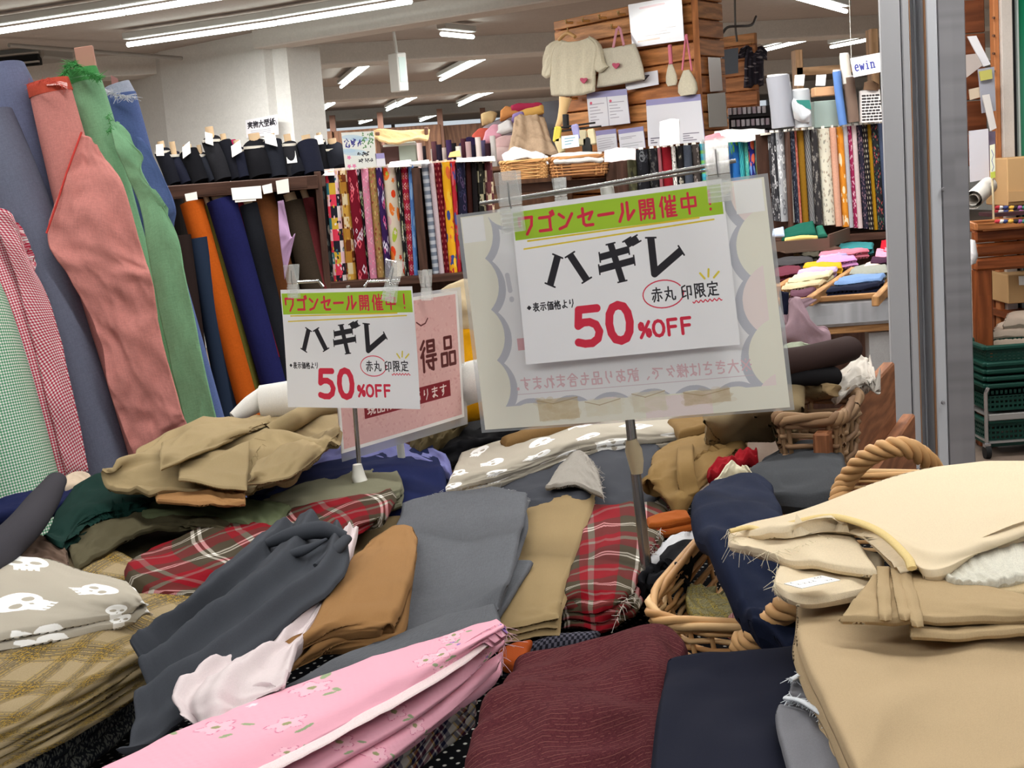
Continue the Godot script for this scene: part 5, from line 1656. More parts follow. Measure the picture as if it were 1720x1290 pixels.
func standing_rolls() -> void:
	var grp := "tall rolls of cloth standing in a row"
	var d := 3.15
	var st := thing("roll_plinth", "low wooden plinth under the standing cloth rolls", "plinth", Vector3(-0.95, 0, -3.35))
	put(st, "plinth_box", slab(Vector3(-0.98, 0.3, -3.38), Vector3(1.25, 0.6, 0.78), 0.0, 0.006), mat("wagon wood", c8(150, 104, 72), 0.6, {"tex": "wood", "scale": 3.0}))
	var gg := printed("gingham_green", 85.0, {"weave": true, "ns": 0.2})
	var rg := printed("gingham_red", 85.0, {"weave": true, "ns": 0.2})
	var o := thing("cloth_roll", "green and white gingham cloth roll leaning at the row's end", "cloth roll", pd(40, 850, d - 0.15), grp)
	roll_tube(o, "cloth", [[-90, 430, d - 0.05], [-50, 560, d - 0.12], [-5, 720, d - 0.16], [66, 975, d - 0.2]], [0.1, 0.1, 0.098, 0.095], gg)
	o = thing("cloth_roll", "red and white gingham cloth roll between green gingham and grey chambray", "cloth roll", pd(100, 800, d - 0.05), grp)
	roll_tube(o, "cloth", [[-75, 250, d], [-22, 430, d - 0.03], [45, 620, d - 0.06], [132, 960, d - 0.08]], [0.07, 0.07, 0.074, 0.07], rg)
	var fl := MB.new()
	fl.sheet(grid3(rows_h([[[-20, 345], [20, 360], [40, 420]], [[30, 480], [60, 490], [80, 500]], [[70, 640], [95, 630], [115, 630]], [[112, 800], [130, 796], [148, 792]]], [d - 0.1, d - 0.11, d - 0.13, d - 0.14]), true), {"t": 0.01, "w": 0.006, "face": Vector3(0, 0.1, 1), "turn": 0.3}, wrinkle)
	put(o, "loose_edge", fl, rg)
	var ch := fab(118, 122, 142, "linen", 7.0)
	o = thing("cloth_roll", "blue-grey chambray cloth roll next to the red gingham roll", "cloth roll", pd(170, 800, d), grp)
	roll_tube(o, "cloth", [[-30, 200, d + 0.04], [30, 350, d + 0.02], [95, 540, d], [222, 955, d - 0.02]], [0.07, 0.072, 0.075, 0.07], ch, 0.01)
	o = thing("cloth_roll", "blue-grey chambray roll with rumpled top beside the pink roll", "cloth roll", pd(210, 760, d + 0.1), grp)
	roll_tube(o, "cloth", [[5, 112, d + 0.12], [22, 180, d + 0.11], [75, 380, d + 0.12], [130, 560, d + 0.1], [246, 955, d + 0.08]], [0.05, 0.066, 0.07, 0.066, 0.06], fab(116, 122, 152, "linen", 7.0), 0.034)
	var pk := fab(222, 146, 138, "linen", 6.0)
	o = thing("cloth_roll", "salmon pink linen roll with a loose flap hanging down", "cloth roll", pd(250, 770, d), grp)
	roll_tube(o, "cloth", [[82, 142, d + 0.05], [112, 260, d + 0.04], [160, 440, d + 0.02], [225, 640, d], [310, 945, d]], [0.045, 0.05, 0.056, 0.058, 0.054], pk)
	var f2 := MB.new()
	f2.sheet(grid3(rows_h([[[134, 222], [150, 232], [166, 246]], [[108, 300], [160, 300], [208, 312]], [[77, 394], [160, 405], [240, 428]], [[118, 470], [185, 470], [256, 472]], [[165, 570], [215, 565], [268, 560]], [[188, 670], [245, 665], [302, 680]], [[228, 770], [270, 752], [314, 715]]], [d - 0.01, d - 0.05, d - 0.08, d - 0.085, d - 0.085, d - 0.085, d - 0.08]), true), {"t": 0.008, "w": 0.011, "ws": 7.0, "nu": 54, "nv": 80, "face": Vector3(0, 0.1, 1)}, wrinkle)
	put(o, "loose_flap", f2, pk)
	var hem := MB.new()
	hem.tube([pd(137, 222, d - 0.02), pd(112, 290, d - 0.055), pd(96, 340, d - 0.075), pd(78, 392, d - 0.09)], [0.0022], 6)
	put(o, "red_hem", hem, fab(206, 72, 66))
	roll_tube(o, "roll_end", [[80, 136, d + 0.05], [86, 158, d + 0.05]], [0.046, 0.048], fab(212, 92, 72, "linen", 8.0), 0.006)
	var tgs := MB.new()
	tgs.sheet(grid3(rows_h([[[70, 136], [95, 130], [112, 140]], [[78, 142], [98, 140], [115, 148]]], [d + 0.04, d]), true), {"t": 0.003, "w": 0.004, "nu": 12, "nv": 6, "face": Vector3(0, 1, 1)}, wrinkle)
	put(o, "paper_tag", tgs, fab(226, 176, 172))
	threads(o, fab(210, 90, 76), [pd(50, 142, d), pd(80, 134, d - 0.03), pd(114, 146, d)], 120, 0.014)
	var gr := fab(138, 188, 146, "linen", 6.0)
	o = thing("cloth_roll", "mint green linen roll with frayed top and brown core board", "cloth roll", pd(320, 720, d + 0.15), grp)
	roll_tube(o, "cloth", [[140, 130, d + 0.15], [165, 220, d + 0.15], [205, 380, d + 0.14], [262, 580, d + 0.12], [366, 930, d + 0.1]], [0.038, 0.042, 0.044, 0.046, 0.046], gr)
	roll_tube(o, "roll_end", [[136, 116, d + 0.15], [142, 138, d + 0.15]], [0.036, 0.04], fab(84, 160, 92, "linen", 8.0), 0.012)
	threads(o, fab(84, 164, 92), [pd(108, 128, d + 0.1), pd(120, 105, d + 0.1), pd(145, 120, d + 0.08), pd(168, 130, d + 0.12)], 520, 0.017, 0.0006)
	var bd := MB.new()
	bd.box(pd(147, 116, d + 0.16), Vector3(0.042, 0.1, 0.012), Basis(Vector3(0, 0, 1), 0.07), 0.002)
	put(o, "core_board", bd, mat("core board", c8(178, 132, 116), 0.85))
	var f3 := MB.new()
	f3.sheet(grid3(rows_h([[[183, 188], [192, 200], [200, 210]], [[190, 235], [215, 240], [238, 256]], [[215, 300], [235, 295], [240, 292]], [[240, 370], [268, 350], [294, 384]], [[258, 480], [285, 470], [312, 470]], [[285, 610], [312, 600], [340, 600]], [[318, 740], [342, 730], [370, 726]]], [d + 0.11, d + 0.08, d + 0.08, d + 0.07, d + 0.06, d + 0.05, d + 0.04]), true), {"t": 0.008, "w": 0.01, "ws": 5.0, "nu": 36, "nv": 60, "face": Vector3(0, 0.1, 1)}, wrinkle)
	put(o, "loose_flap", f3, gr)
	threads(o, fab(84, 164, 92), [pd(183, 188, d + 0.1), pd(186, 215, d + 0.09), pd(180, 222, d + 0.09)], 50, 0.01, 0.0006)
	var bl := fab(94, 112, 164, "linen", 7.0)
	o = thing("cloth_roll", "denim blue chambray roll with pale frayed top behind the green roll", "cloth roll", pd(380, 720, d + 0.35), grp)
	roll_tube(o, "cloth", [[203, 158, d + 0.35], [225, 250, d + 0.35], [255, 380, d + 0.34], [310, 580, d + 0.32], [402, 905, d + 0.3]], [0.036, 0.04, 0.046, 0.046, 0.046], bl)
	roll_tube(o, "roll_end", [[196, 142, d + 0.35], [206, 168, d + 0.35]], [0.032, 0.037], fab(176, 182, 200, "linen", 8.0), 0.008)
	threads(o, fab(206, 208, 216), [pd(176, 150, d + 0.3), pd(200, 160, d + 0.28), pd(228, 162, d + 0.3)], 160, 0.018, 0.0006)
	var f4 := MB.new()
	f4.sheet(grid3(rows_h([[[228, 228], [238, 232], [246, 240]], [[232, 290], [258, 290], [276, 300]], [[245, 345], [275, 350], [294, 350]], [[270, 372], [285, 378], [291, 384]]], [d + 0.28, d + 0.26, d + 0.25, d + 0.27]), true), {"t": 0.008, "w": 0.01, "ws": 6.0, "face": Vector3(0, 0.1, 1)}, wrinkle)
	put(o, "loose_flap", f4, bl)
	for q in [[186, 126, 200, 148, c8(138, 96, 92)], [206, 142, 219, 154, c8(206, 96, 88)]]:
		var t2 := MB.new()
		sheet_on(t2, pd(q[0], q[1], d + 0.34), pd(q[2] - 2, q[1] + 6, d + 0.34), pd(q[2], q[3], d + 0.33), pd(q[0] + 2, q[3] - 3, d + 0.33), 0.002)
		put(o, "paper_tag", t2, mat("ptag %d" % q[0], q[4], 0.8))

# ---------- bolts and rolls on the shelves ----------
# a bolt of cloth wound flat on a board, standing between two picture points
func bolt(label: String, m: Material, x0: float, x1: float, y0: float, bx0: float, bx1: float, y1: float, d: float, group: String, round_by := 1.0) -> Node3D:
	var tl := pd(x0, y0, d)
	var tr := pd(x1, y0 - (x1 - x0) * 0.073, d)
	var bl := pd(bx0, y1, d)
	var br := pd(bx1, y1 - (bx1 - bx0) * 0.073, d)
	var a := (tl + tr) / 2
	var b := (bl + br) / 2
	var w := ((tr - tl).length() + (br - bl).length()) / 2
	var upv := (a - b).normalized()
	var rt := (tr - tl).normalized()
	rt = (rt - upv * rt.dot(upv)).normalized()
	var out := rt.cross(upv).normalized()
	var o := thing("fabric_bolt", label, "fabric bolt", b, group)
	var dp := 0.11
	var mb := MB.new()
	var ring := []
	var nr := []
	var us := []
	var k := 10
	var r := w / 2 * 0.985
	var e: float = min(r * 0.9, 0.03) * round_by
	for q in k + 1:
		var an := PI * q / k
		ring.append(-rt * cos(an) * r + out * sin(an) * e)
		nr.append((-rt * cos(an) / r + out * sin(an) / e).normalized())
		us.append(float(q) / k)
	var L := (a - b).length()
	var s := mb.v.size()
	for j in 2:
		for q in k + 1:
			mb.v.append((a if j == 0 else b) + ring[q])
			mb.n.append(nr[q])
			mb.uv.append(Vector2(us[q], j * L / 0.56))
	for q in k:
		mb.tri(s + q, s + q + 1, s + k + 2 + q)
		mb.tri(s + q, s + k + 2 + q, s + k + 1 + q)
	mb.quad(a - rt * r, a - rt * r - out * dp, b - rt * r - out * dp, b - rt * r)
	mb.quad(a + rt * r, a + rt * r - out * dp, b + rt * r - out * dp, b + rt * r)
	mb.quad(a - rt * r - out * dp, a + rt * r - out * dp, b + rt * r - out * dp, b - rt * r - out * dp)
	var tops := []
	for q in k + 1:
		tops.append(a + ring[q])
	tops.append(a + rt * r - out * dp)
	tops.append(a - rt * r - out * dp)
	mb.poly(tops, upv)
	put(o, "wound_cloth", mb, m)
	var cb := MB.new()
	cb.box(a - out * dp * 0.45 + upv * 0.006, Vector3(w * 0.25, 0.012, dp * 0.8), Basis(rt, upv, out))
	put(o, "core_board", cb, mat("bolt core", c8(232, 228, 220), 0.8))
	return o

func shelf_of_solids() -> void:
	var brown := mat("dark shelf", c8(84, 58, 48), 0.55, {"tex": "wood", "scale": 1.6})
	var d := 5.3
	var sh := thing("fabric_shelf", "dark brown shelf holding leaning rolls of plain cloth", "shelf", Vector3(pd(410, 500, d).x, 0, -d - 0.1))
	var t0 := pd(284, 312, d)
	var t1 := pd(533, 288, d - 0.02)
	put(sh, "top_board", plank(t0 + Vector3(-0.02, 0, -0.2), t1 + Vector3(-0.03, 0, -0.2), t0.y - 0.045, t0.y, 0.42, 0.003), brown)
	put(sh, "front_rail", plank(t0, t1, t0.y - 0.05, t0.y - 0.0, 0.02, 0.002), brown)
	put(sh, "side_panel", plank(t1, t1 * 1.075, 0, t1.y, 0.025, 0.002), brown)
	put(sh, "side_panel", plank(pd(300, 500, d) + Vector3(-0.03, 0, 0), pd(300, 500, d) + Vector3(-0.03, 0, -0.42), 0, t0.y, 0.025, 0.002), brown)
	put(sh, "back_panel", plank(t0 + Vector3(0, 0, -0.42), t1 + Vector3(-0.06, 0, -0.42), 0, t0.y, 0.02), brown)
	put(sh, "lower_board", plank(t0 + Vector3(0, 0, -0.2), t1 + Vector3(0, 0, -0.2), 0.42, 0.46, 0.44), brown)
	var grp := "rolls of plain cloth leaning on the dark shelf"
	var list := [
		["rust orange suede roll", 322, 340, 430, 720, 0.045, [188, 88, 24], 0.006], ["olive green roll half hidden", 352, 345, 440, 700, 0.02, [92, 88, 38], 0.004], ["navy blue velvet roll", 372, 336, 478, 690, 0.058, [34, 36, 86], 0.007],
		["dark red narrow roll", 402, 342, 470, 600, 0.018, [112, 24, 40], 0.004], ["black twill roll", 423, 344, 500, 660, 0.05, [34, 36, 42], 0.005], ["chestnut brown suede roll", 440, 326, 510, 600, 0.045, [104, 62, 34], 0.006],
		["dark floral brocade roll", 492, 340, 545, 560, 0.045, [58, 48, 38], 0.004], ["maroon velvet roll", 516, 334, 556, 560, 0.026, [98, 40, 42], 0.004]]
	var dd := -0.02
	for q in list:
		var c: Array = q[6]
		var o := thing("plain_cloth_roll", q[0] + " leaning in the dark shelf", "cloth roll", pd(q[3], q[4], d + dd), grp)
		roll_tube(o, "cloth", [[q[1], q[2], d + dd + 0.05], [(q[1] + q[3]) / 2.0, (q[2] + q[4]) / 2.0, d + dd], [q[3], q[4], d + dd - 0.05]], [q[5]], fab(c[0], c[1], c[2], "linen", 5.0), q[7])
		var t := pd(q[1], q[2], d + dd + 0.05)
		var cr := MB.new()
		cr.tube([t - Vector3(0, 0.01, 0), t + Vector3(-0.012, 0.035, 0)], [q[5] * 0.5], 14)
		put(o, "core_tube", cr, mat("core tube", c8(200, 172, 138), 0.85))
		dd += 0.005
	var pn := MB.new()
	pn.sheet(grid3(rows_h([[[466, 338], [476, 336]], [[470, 400], [488, 395]], [[478, 470], [496, 392]]], [d - 0.08, d - 0.1, d - 0.1]), true), {"t": 0.006, "w": 0.01, "face": Vector3(0, 0, 1)}, wrinkle)
	one("lilac_cloth_end", "lilac sheer cloth end hanging beside the chestnut roll", "fabric", pn, fab(184, 150, 186))
	var dark := MB.new()
	roll_like(dark, [[302, 395, d - 0.08], [345, 720, d - 0.1]], 0.04)
	one("plain_cloth_roll", "very dark brown roll at the left edge of the dark shelf", "cloth roll", dark, fab(44, 34, 32), grp)
	var dn := MB.new()
	roll_like(dn, [[330, 400, d - 0.02], [392, 720, d - 0.04]], 0.04)
	one("plain_cloth_roll", "dark teal navy roll beside the rust orange roll", "cloth roll", dn, fab(38, 50, 70), grp)
	# price papers
	var tags := [[310, 322, 332, 338], [388, 312, 440, 336], [463, 300, 486, 326], [392, 318, 430, 340], [440, 308, 458, 326]]
	var i := 0
	for q in tags:
		var mb := MB.new()
		sheet_on(mb, pd(q[0], q[1] + 4, d - 0.1), pd(q[2] - 2, q[1], d - 0.1), pd(q[2], q[3] - 3, d - 0.11), pd(q[0] + 3, q[3], d - 0.11), 0.002)
		one("paper_price_tag", ["crumpled paper tag on the rust orange roll", "torn white price paper above the navy velvet roll", "white price card on the floral brocade roll", "white price slip over the black twill roll", "paper tag on the chestnut brown roll"][i], "tag", mb, mat("price paper %d" % (i % 2), c8(226, 218, 210) if i % 2 == 0 else c8(236, 234, 230), 0.8))
		i += 1
	# black bolts on top of that shelf
	var grp2 := "black and navy bolts on the shelf top"
	var bl := [[262, 284, 256, 300, 308, 1], [284, 302, 262, 325, 306, 2], [304, 330, 256, 348, 304, 3], [330, 345, 262, 360, 302, 4], [342, 368, 237, 402, 300, 5], [368, 386, 238, 412, 298, 6], [390, 410, 254, 428, 297, 7], [412, 448, 248, 456, 297, 8], [444, 470, 238, 480, 296, 9], [474, 496, 244, 500, 294, 10], [478, 506, 268, 506, 294, 11], [502, 530, 240, 532, 290, 12], [530, 545, 238, 546, 284, 13], [546, 574, 252, 576, 280, 14]]
	var tones := [c8(38, 38, 42), c8(26, 27, 34), c8(30, 32, 46), c8(24, 24, 28), c8(34, 36, 44)]
	var words := ["first", "second", "third", "fourth", "fifth", "sixth", "seventh", "eighth", "ninth", "tenth", "eleventh", "twelfth", "thirteenth", "fourteenth"]
	for q in bl:
		d = 5.3 if q[5] < 13 else 6.62
		var o := thing("suiting_bolt", "dark suiting roll, %s in the shelf-top row counted from the blue roll" % words[q[5] - 1], "fabric bolt", pd((q[0] + q[3]) / 2.0 + 8, q[4], d + 0.1), grp2)
		var r: float = (q[1] - q[0]) / 2.0 * d / FOCAL * 1.3
		var w0: float = (q[0] + q[1]) / 2.0
		var lean: float = 8.0 + (14.0 if q[5] < 7 else 4.0)
		roll_tube(o, "cloth", [[w0, q[2], d + 0.22 + 0.012 * (q[5] % 3)], [w0 + lean * 0.5, (q[2] + q[4]) / 2.0, d + 0.2], [w0 + lean, q[4] + 3, d + 0.18]], [r], fab(tones[q[5] % 5].r8, tones[q[5] % 5].g8, tones[q[5] % 5].b8, "linen", 6.0), 0.003)
		var t := pd(w0, q[2], d + 0.22)
		var wr := MB.new()
		wr.tube([t - Vector3(0, 0.004, 0), t + Vector3(0, 0.006, 0)], [r * 0.92], 16)
		put(o, "paper_end", wr, mat("paper end", c8(214, 208, 196), 0.8))
		var co := MB.new()
		co.tube([t, t + Vector3(-0.004, 0.03 + 0.012 * (q[5] % 3), 0)], [r * 0.42], 12)
		put(o, "core_tube", co, mat("core tube", c8(200, 172, 138), 0.85))
		if q[5] % 2 == 1:
			var pt := MB.new()
			var sl := rng.randf_range(-0.02, 0.02)
			var sz := rng.randf_range(0.55, 0.95)
			sheet_on(pt, t + Vector3(-0.025 * sz, 0.03 + sl, 0.03), t + Vector3(0.02 * sz, 0.03 - sl, 0.03), t + Vector3(0.03 * sz, -0.014 - sl, 0.06), t + Vector3(-0.018 * sz, -0.012 + sl, 0.06), 0.002)
			put(o, "price_paper", pt, mat("price paper 1", c8(236, 234, 230), 0.8))
	d = 5.3
	var rs := MB.new()
	roll_like(rs, [[388, 235, d + 0.3], [402, 306, d + 0.3]], 0.018)
	one("magenta_roll", "magenta roll end among the dark suiting rolls", "cloth roll", rs, fab(176, 24, 84))

func roll_like(mb: MB, pts: Array, r: float) -> void:
	var line := []
	for p in pts:
		line.append(pd(p[0], p[1], p[2]))
	mb.tube(curve(line, 12), [r], 18, true, Vector3(0, 0, 1), 1.0, wrinkle, 0.003)

func shelf_of_prints() -> void:
	var brown := mat("dark shelf", c8(84, 58, 48), 0.55, {"tex": "wood", "scale": 1.6})
	var d := 6.6
	var sh := thing("fabric_shelf", "brown shelf full of upright bolts of Japanese prints", "shelf", Vector3(pd(670, 400, d).x, 0, -d - 0.1))
	var a := pd(540, 486, d)
	var b := pd(830, 452, d)
	put(sh, "bottom_board", plank(a + Vector3(0, 0, -0.05), b + Vector3(0, 0, -0.05), b.y - 0.035, b.y, 0.3, 0.003), brown)
	put(sh, "back_panel", plank(a + Vector3(0, 0, -0.2), b + Vector3(0, 0, -0.2), 0.0, pd(700, 282, d).y, 0.02), brown)
	put(sh, "post", bolt_post(693, 706, 282, 704, 722, 470, d - 0.02), brown)
	put(sh, "end_post", bolt_post(523, 529, 290, 546, 552, 490, d - 0.02), mat("pale edge", c8(206, 190, 160), 0.7))
	var top := pd(650, 281, d)
	put(sh, "top_board", plank(pd(505, 292, d) + Vector3(0, 0, -0.12), pd(830, 268, d) + Vector3(0, 0, -0.12), top.y - 0.006, top.y + 0.012, 0.2), mat("pale top", c8(214, 206, 192), 0.7))
	var grp := "bolts on the print shelf"
	var W := Color.WHITE
	var list := [
		["black bolt with sparse grey leaves", 529, 545, 549, 564, "blobs", c8(26, 26, 30), [c8(60, 66, 66), c8(34, 40, 42), c8(150, 150, 140)]],
		["white, teal and red patchwork print bolt", 545, 568, 562, 583, "patch", c8(214, 206, 206), [c8(216, 60, 84), c8(36, 34, 46), c8(226, 214, 214), c8(52, 110, 126), c8(206, 170, 60), c8(230, 190, 200)]],
		["ochre and brown print bolt with cream bars", 568, 584, 581, 602, "patch", c8(178, 130, 60), [c8(186, 132, 52), c8(112, 58, 30), c8(226, 208, 170), c8(206, 160, 70)]],
		["wine red bolt with small white and pink shapes", 584, 597, 600, 622, "diamonds", c8(112, 18, 36), [c8(224, 130, 140), c8(214, 206, 220), c8(226, 96, 110)]],
		["black bolt with pale green diamonds", 594, 606, 611, 623, "diamonds", c8(28, 24, 28), [c8(170, 196, 140), c8(200, 190, 200)]],
		["pink and grey flower print bolt", 606, 618, 622, 634, "rings", c8(206, 130, 156), [c8(236, 186, 200), c8(160, 150, 150), c8(224, 120, 150)]],
		["ochre small flower print bolt", 618, 631, 634, 648, "small", c8(172, 136, 84), [c8(140, 60, 50), c8(214, 190, 130), c8(120, 126, 80), c8(196, 110, 96)]],
		["purple bolt with white squares", 631, 641, 648, 660, "diamonds", c8(54, 32, 82), [c8(226, 220, 236), c8(196, 190, 220), c8(220, 90, 140)]],
		["beige bolt with large green and orange leaves", 641, 665, 660, 682, "blobs", c8(214, 200, 180), [c8(170, 190, 66), c8(226, 70, 34), c8(216, 202, 186), c8(226, 120, 50), c8(214, 170, 170)]],
		["black and sage flower print bolt", 664, 672, 681, 688, "flowers", c8(30, 28, 30), [c8(150, 160, 120), c8(196, 190, 180)]],
		["crimson bolt with pink plum blossoms", 671, 686, 687, 697, "rings", c8(168, 34, 60), [c8(236, 176, 190), c8(240, 220, 200), c8(210, 150, 90)]],
		["sky blue cloudy print bolt", 685, 693, 696, 703, "blobs", c8(92, 134, 196), [c8(140, 176, 220), c8(80, 116, 180)]],
		["blue and white ticking bolt", 707, 719, 727, 739, "hstripes", W, [c8(216, 222, 230), c8(140, 152, 170)]],
		["plain pale pink bolt", 719, 728, 738, 747, "plain", c8(224, 204, 212), [c8(214, 190, 202)]],
		["maroon bolt with rows of rings", 727, 741, 746, 757, "dots", c8(104, 16, 30), [c8(190, 110, 100), c8(128, 30, 40)]],
		["golden yellow bolt with blue and red flowers", 740, 756, 756, 768, "blobs", c8(232, 168, 34), [c8(236, 178, 40), c8(226, 110, 60), c8(236, 190, 60), c8(60, 76, 140), c8(180, 40, 60)]],
		["scarlet and green mixed print bolt", 755, 765, 767, 776, "blobs", c8(206, 50, 66), [c8(226, 110, 120), c8(120, 140, 70), c8(214, 60, 60), c8(90, 100, 170)]],
		["navy bolt with pale moon flowers", 765, 781, 777, 790, "swirl", c8(30, 30, 52), [c8(120, 124, 140), c8(50, 52, 84), c8(84, 66, 96)]],
		["plain chocolate brown bolt", 781, 791, 790, 800, "plain", c8(72, 38, 34), [c8(60, 30, 28)]],
		["plain black bolt", 791, 800, 800, 808, "plain", c8(28, 24, 26), [c8(20, 18, 20)]],
		["dark green plaid bolt with cream squares", 800, 813, 808, 822, "patch", c8(52, 50, 44), [c8(44, 44, 40), c8(64, 60, 52), c8(36, 36, 34), c8(190, 182, 150)]],
		["wine plaid bolt with pale squares", 813, 826, 822, 836, "patch", c8(84, 44, 48), [c8(84, 40, 48), c8(70, 36, 40), c8(104, 60, 62), c8(196, 180, 150)]]]
	var i := 0
	for q in list:
		var t := bolt_print(q[5], q[6], q[7], 20 + i)
		var xm: float = (q[1] + q[2]) / 2.0
		var ytop: float = 291.0 - (xm - 525) * 0.082
		var ybot: float = 486.0 - ((q[3] + q[4]) / 2.0 - 540) * 0.125
		bolt(q[0] + " on the print shelf", mat("bolt print %d" % i, q[6] if q[5] == "plain" else Color.WHITE, 0.85, {"tex": t, "scale": 1.0, "spec": 0.25}), q[1], q[2], ytop, q[3], q[4], ybot, d - 0.02 * (i % 2), grp)
		i += 1
	# hand-painted poster on the shelf top, with a small card
	var im := new_image(180, 200, c8(226, 228, 222))
	for q in [[60, 30, 60, 16], [100, 40, 50, 14], [60, 112, 70, 18], [30, 100, 40, 12]]:
		ellipse(im, Vector2(q[0], q[1]), Vector2(q[2], q[3]), c8(170, 200, 222, 150), 0.1, false)
	var r := RandomNumberGenerator.new()
	r.seed = 3
	for k in 46:
		ellipse(im, Vector2(r.randf_range(112, 172), r.randf_range(6, 96)), Vector2(6, 3), c8(96, 140, 92), r.randf() * 3, false)
	for q in [[28, 138], [24, 186], [52, 186]]:
		ellipse(im, Vector2(q[0], q[1]), Vector2(13, 12), c8(226, 130, 170), 0.3, false, 0.0, 3)
	for k in 4:
		var x := 12 + k * 25
		for j in 5:
			var at := Vector2(x + r.randf() * 16, 34 + r.randf() * 40)
			stroke(im, [at, at + Vector2(r.randf_range(-9, 9), r.randf_range(2, 12)), at + Vector2(r.randf_range(-12, 12), r.randf_range(6, 20))], 4.5, c8(52, 50, 130))
	for k in 3:
		for j in 4:
			var at := Vector2(80 + k * 24 + r.randf() * 14, 112 + r.randf() * 16)
			stroke(im, [at, at + Vector2(r.randf_range(-8, 10), r.randf_range(0, 6)), at + Vector2(r.randf_range(-8, 8), r.randf_range(4, 12))], 4, c8(50, 50, 54))
	for k in 5:
		for j in 3:
			var at := Vector2(80 + k * 17 + r.randf() * 10, 150 + r.randf() * 14)
			stroke(im, [at, at + Vector2(r.randf_range(-7, 9), r.randf_range(-2, 6)), at + Vector2(r.randf_range(-6, 6), r.randf_range(4, 12))], 3.5, c8(50, 50, 54))
	var po := MB.new()
	sheet_on(po, pd(573, 223, d - 0.06), pd(628, 220, d - 0.06), pd(633, 280, d - 0.06), pd(580, 284, d - 0.06), 0.004)
	one("painted_poster", "white hand-painted poster with leaves and pink blossoms on the print shelf", "poster", po, mat("poster", Color.WHITE, 0.6, {"tex": as_tex(im), "scale": 1.0}))
	var im2 := new_image(48, 64, c8(232, 230, 236))
	im2.fill_rect(Rect2i(0, 0, 48, 26), c8(160, 152, 200))
	var pc := MB.new()
	sheet_on(pc, pd(630, 258, d - 0.06), pd(645, 257, d - 0.06), pd(648, 279, d - 0.06), pd(633, 280, d - 0.06), 0.004)
	one("small_card", "small lilac and white card beside the painted poster", "card", pc, mat("card", Color.WHITE, 0.6, {"tex": as_tex(im2), "scale": 1.0}))
	i = 0
	for q in [[655, 268, 690, 281], [505, 286, 560, 296], [690, 268, 720, 276], [768, 262, 830, 272], [756, 252, 772, 264]]:
		var mb := MB.new()
		sheet_on(mb, pd(q[0], q[1] + 4, d - 0.03), pd(q[2], q[1], d - 0.03), pd(q[2] + 2, q[3] - 2, d - 0.08), pd(q[0] - 3, q[3], d - 0.08), 0.002)
		one("paper_price_tag", ["folded white paper before the grey box", "white papers lying on the print shelf end", "white paper on the print shelf near post", "white papers over the navy and black bolts", "orange paper slip over the yellow bolt"][i], "tag", mb, mat("slip %d" % i, c8(236, 234, 230) if i < 4 else c8(226, 170, 90), 0.8))
		i += 1

func bolt_post(x0: float, x1: float, y0: float, bx0: float, bx1: float, y1: float, d: float) -> MB:
	var mb := MB.new()
	var a := (pd(x0, y0, d) + pd(x1, y0, d)) / 2
	var b := (pd(bx0, y1, d) + pd(bx1, y1, d)) / 2
	var w := (x1 - x0) * d / FOCAL
	var up := (a - b).normalized()
	mb.box((a + b) / 2, Vector3(w, (a - b).length(), 0.12), Basis(Vector3.RIGHT, up, Vector3.RIGHT.cross(up)).orthonormalized(), 0.003)
	return mb

# ---------- the slatted corner pillar and what hangs on it ----------
func slat_face(parent: Node3D, a: Vector3, b: Vector3, y0: float, y1: float, pitch: float, ms: Array, depth := 0.03) -> void:
	var y := y0
	var i := 0
	while y < y1:
		put(parent, "slat", plank(a, b, y, min(y + pitch * 0.9, y1), depth, 0.004), ms[(i * 7 + i / 3) % ms.size()])
		y += pitch
		i += 1

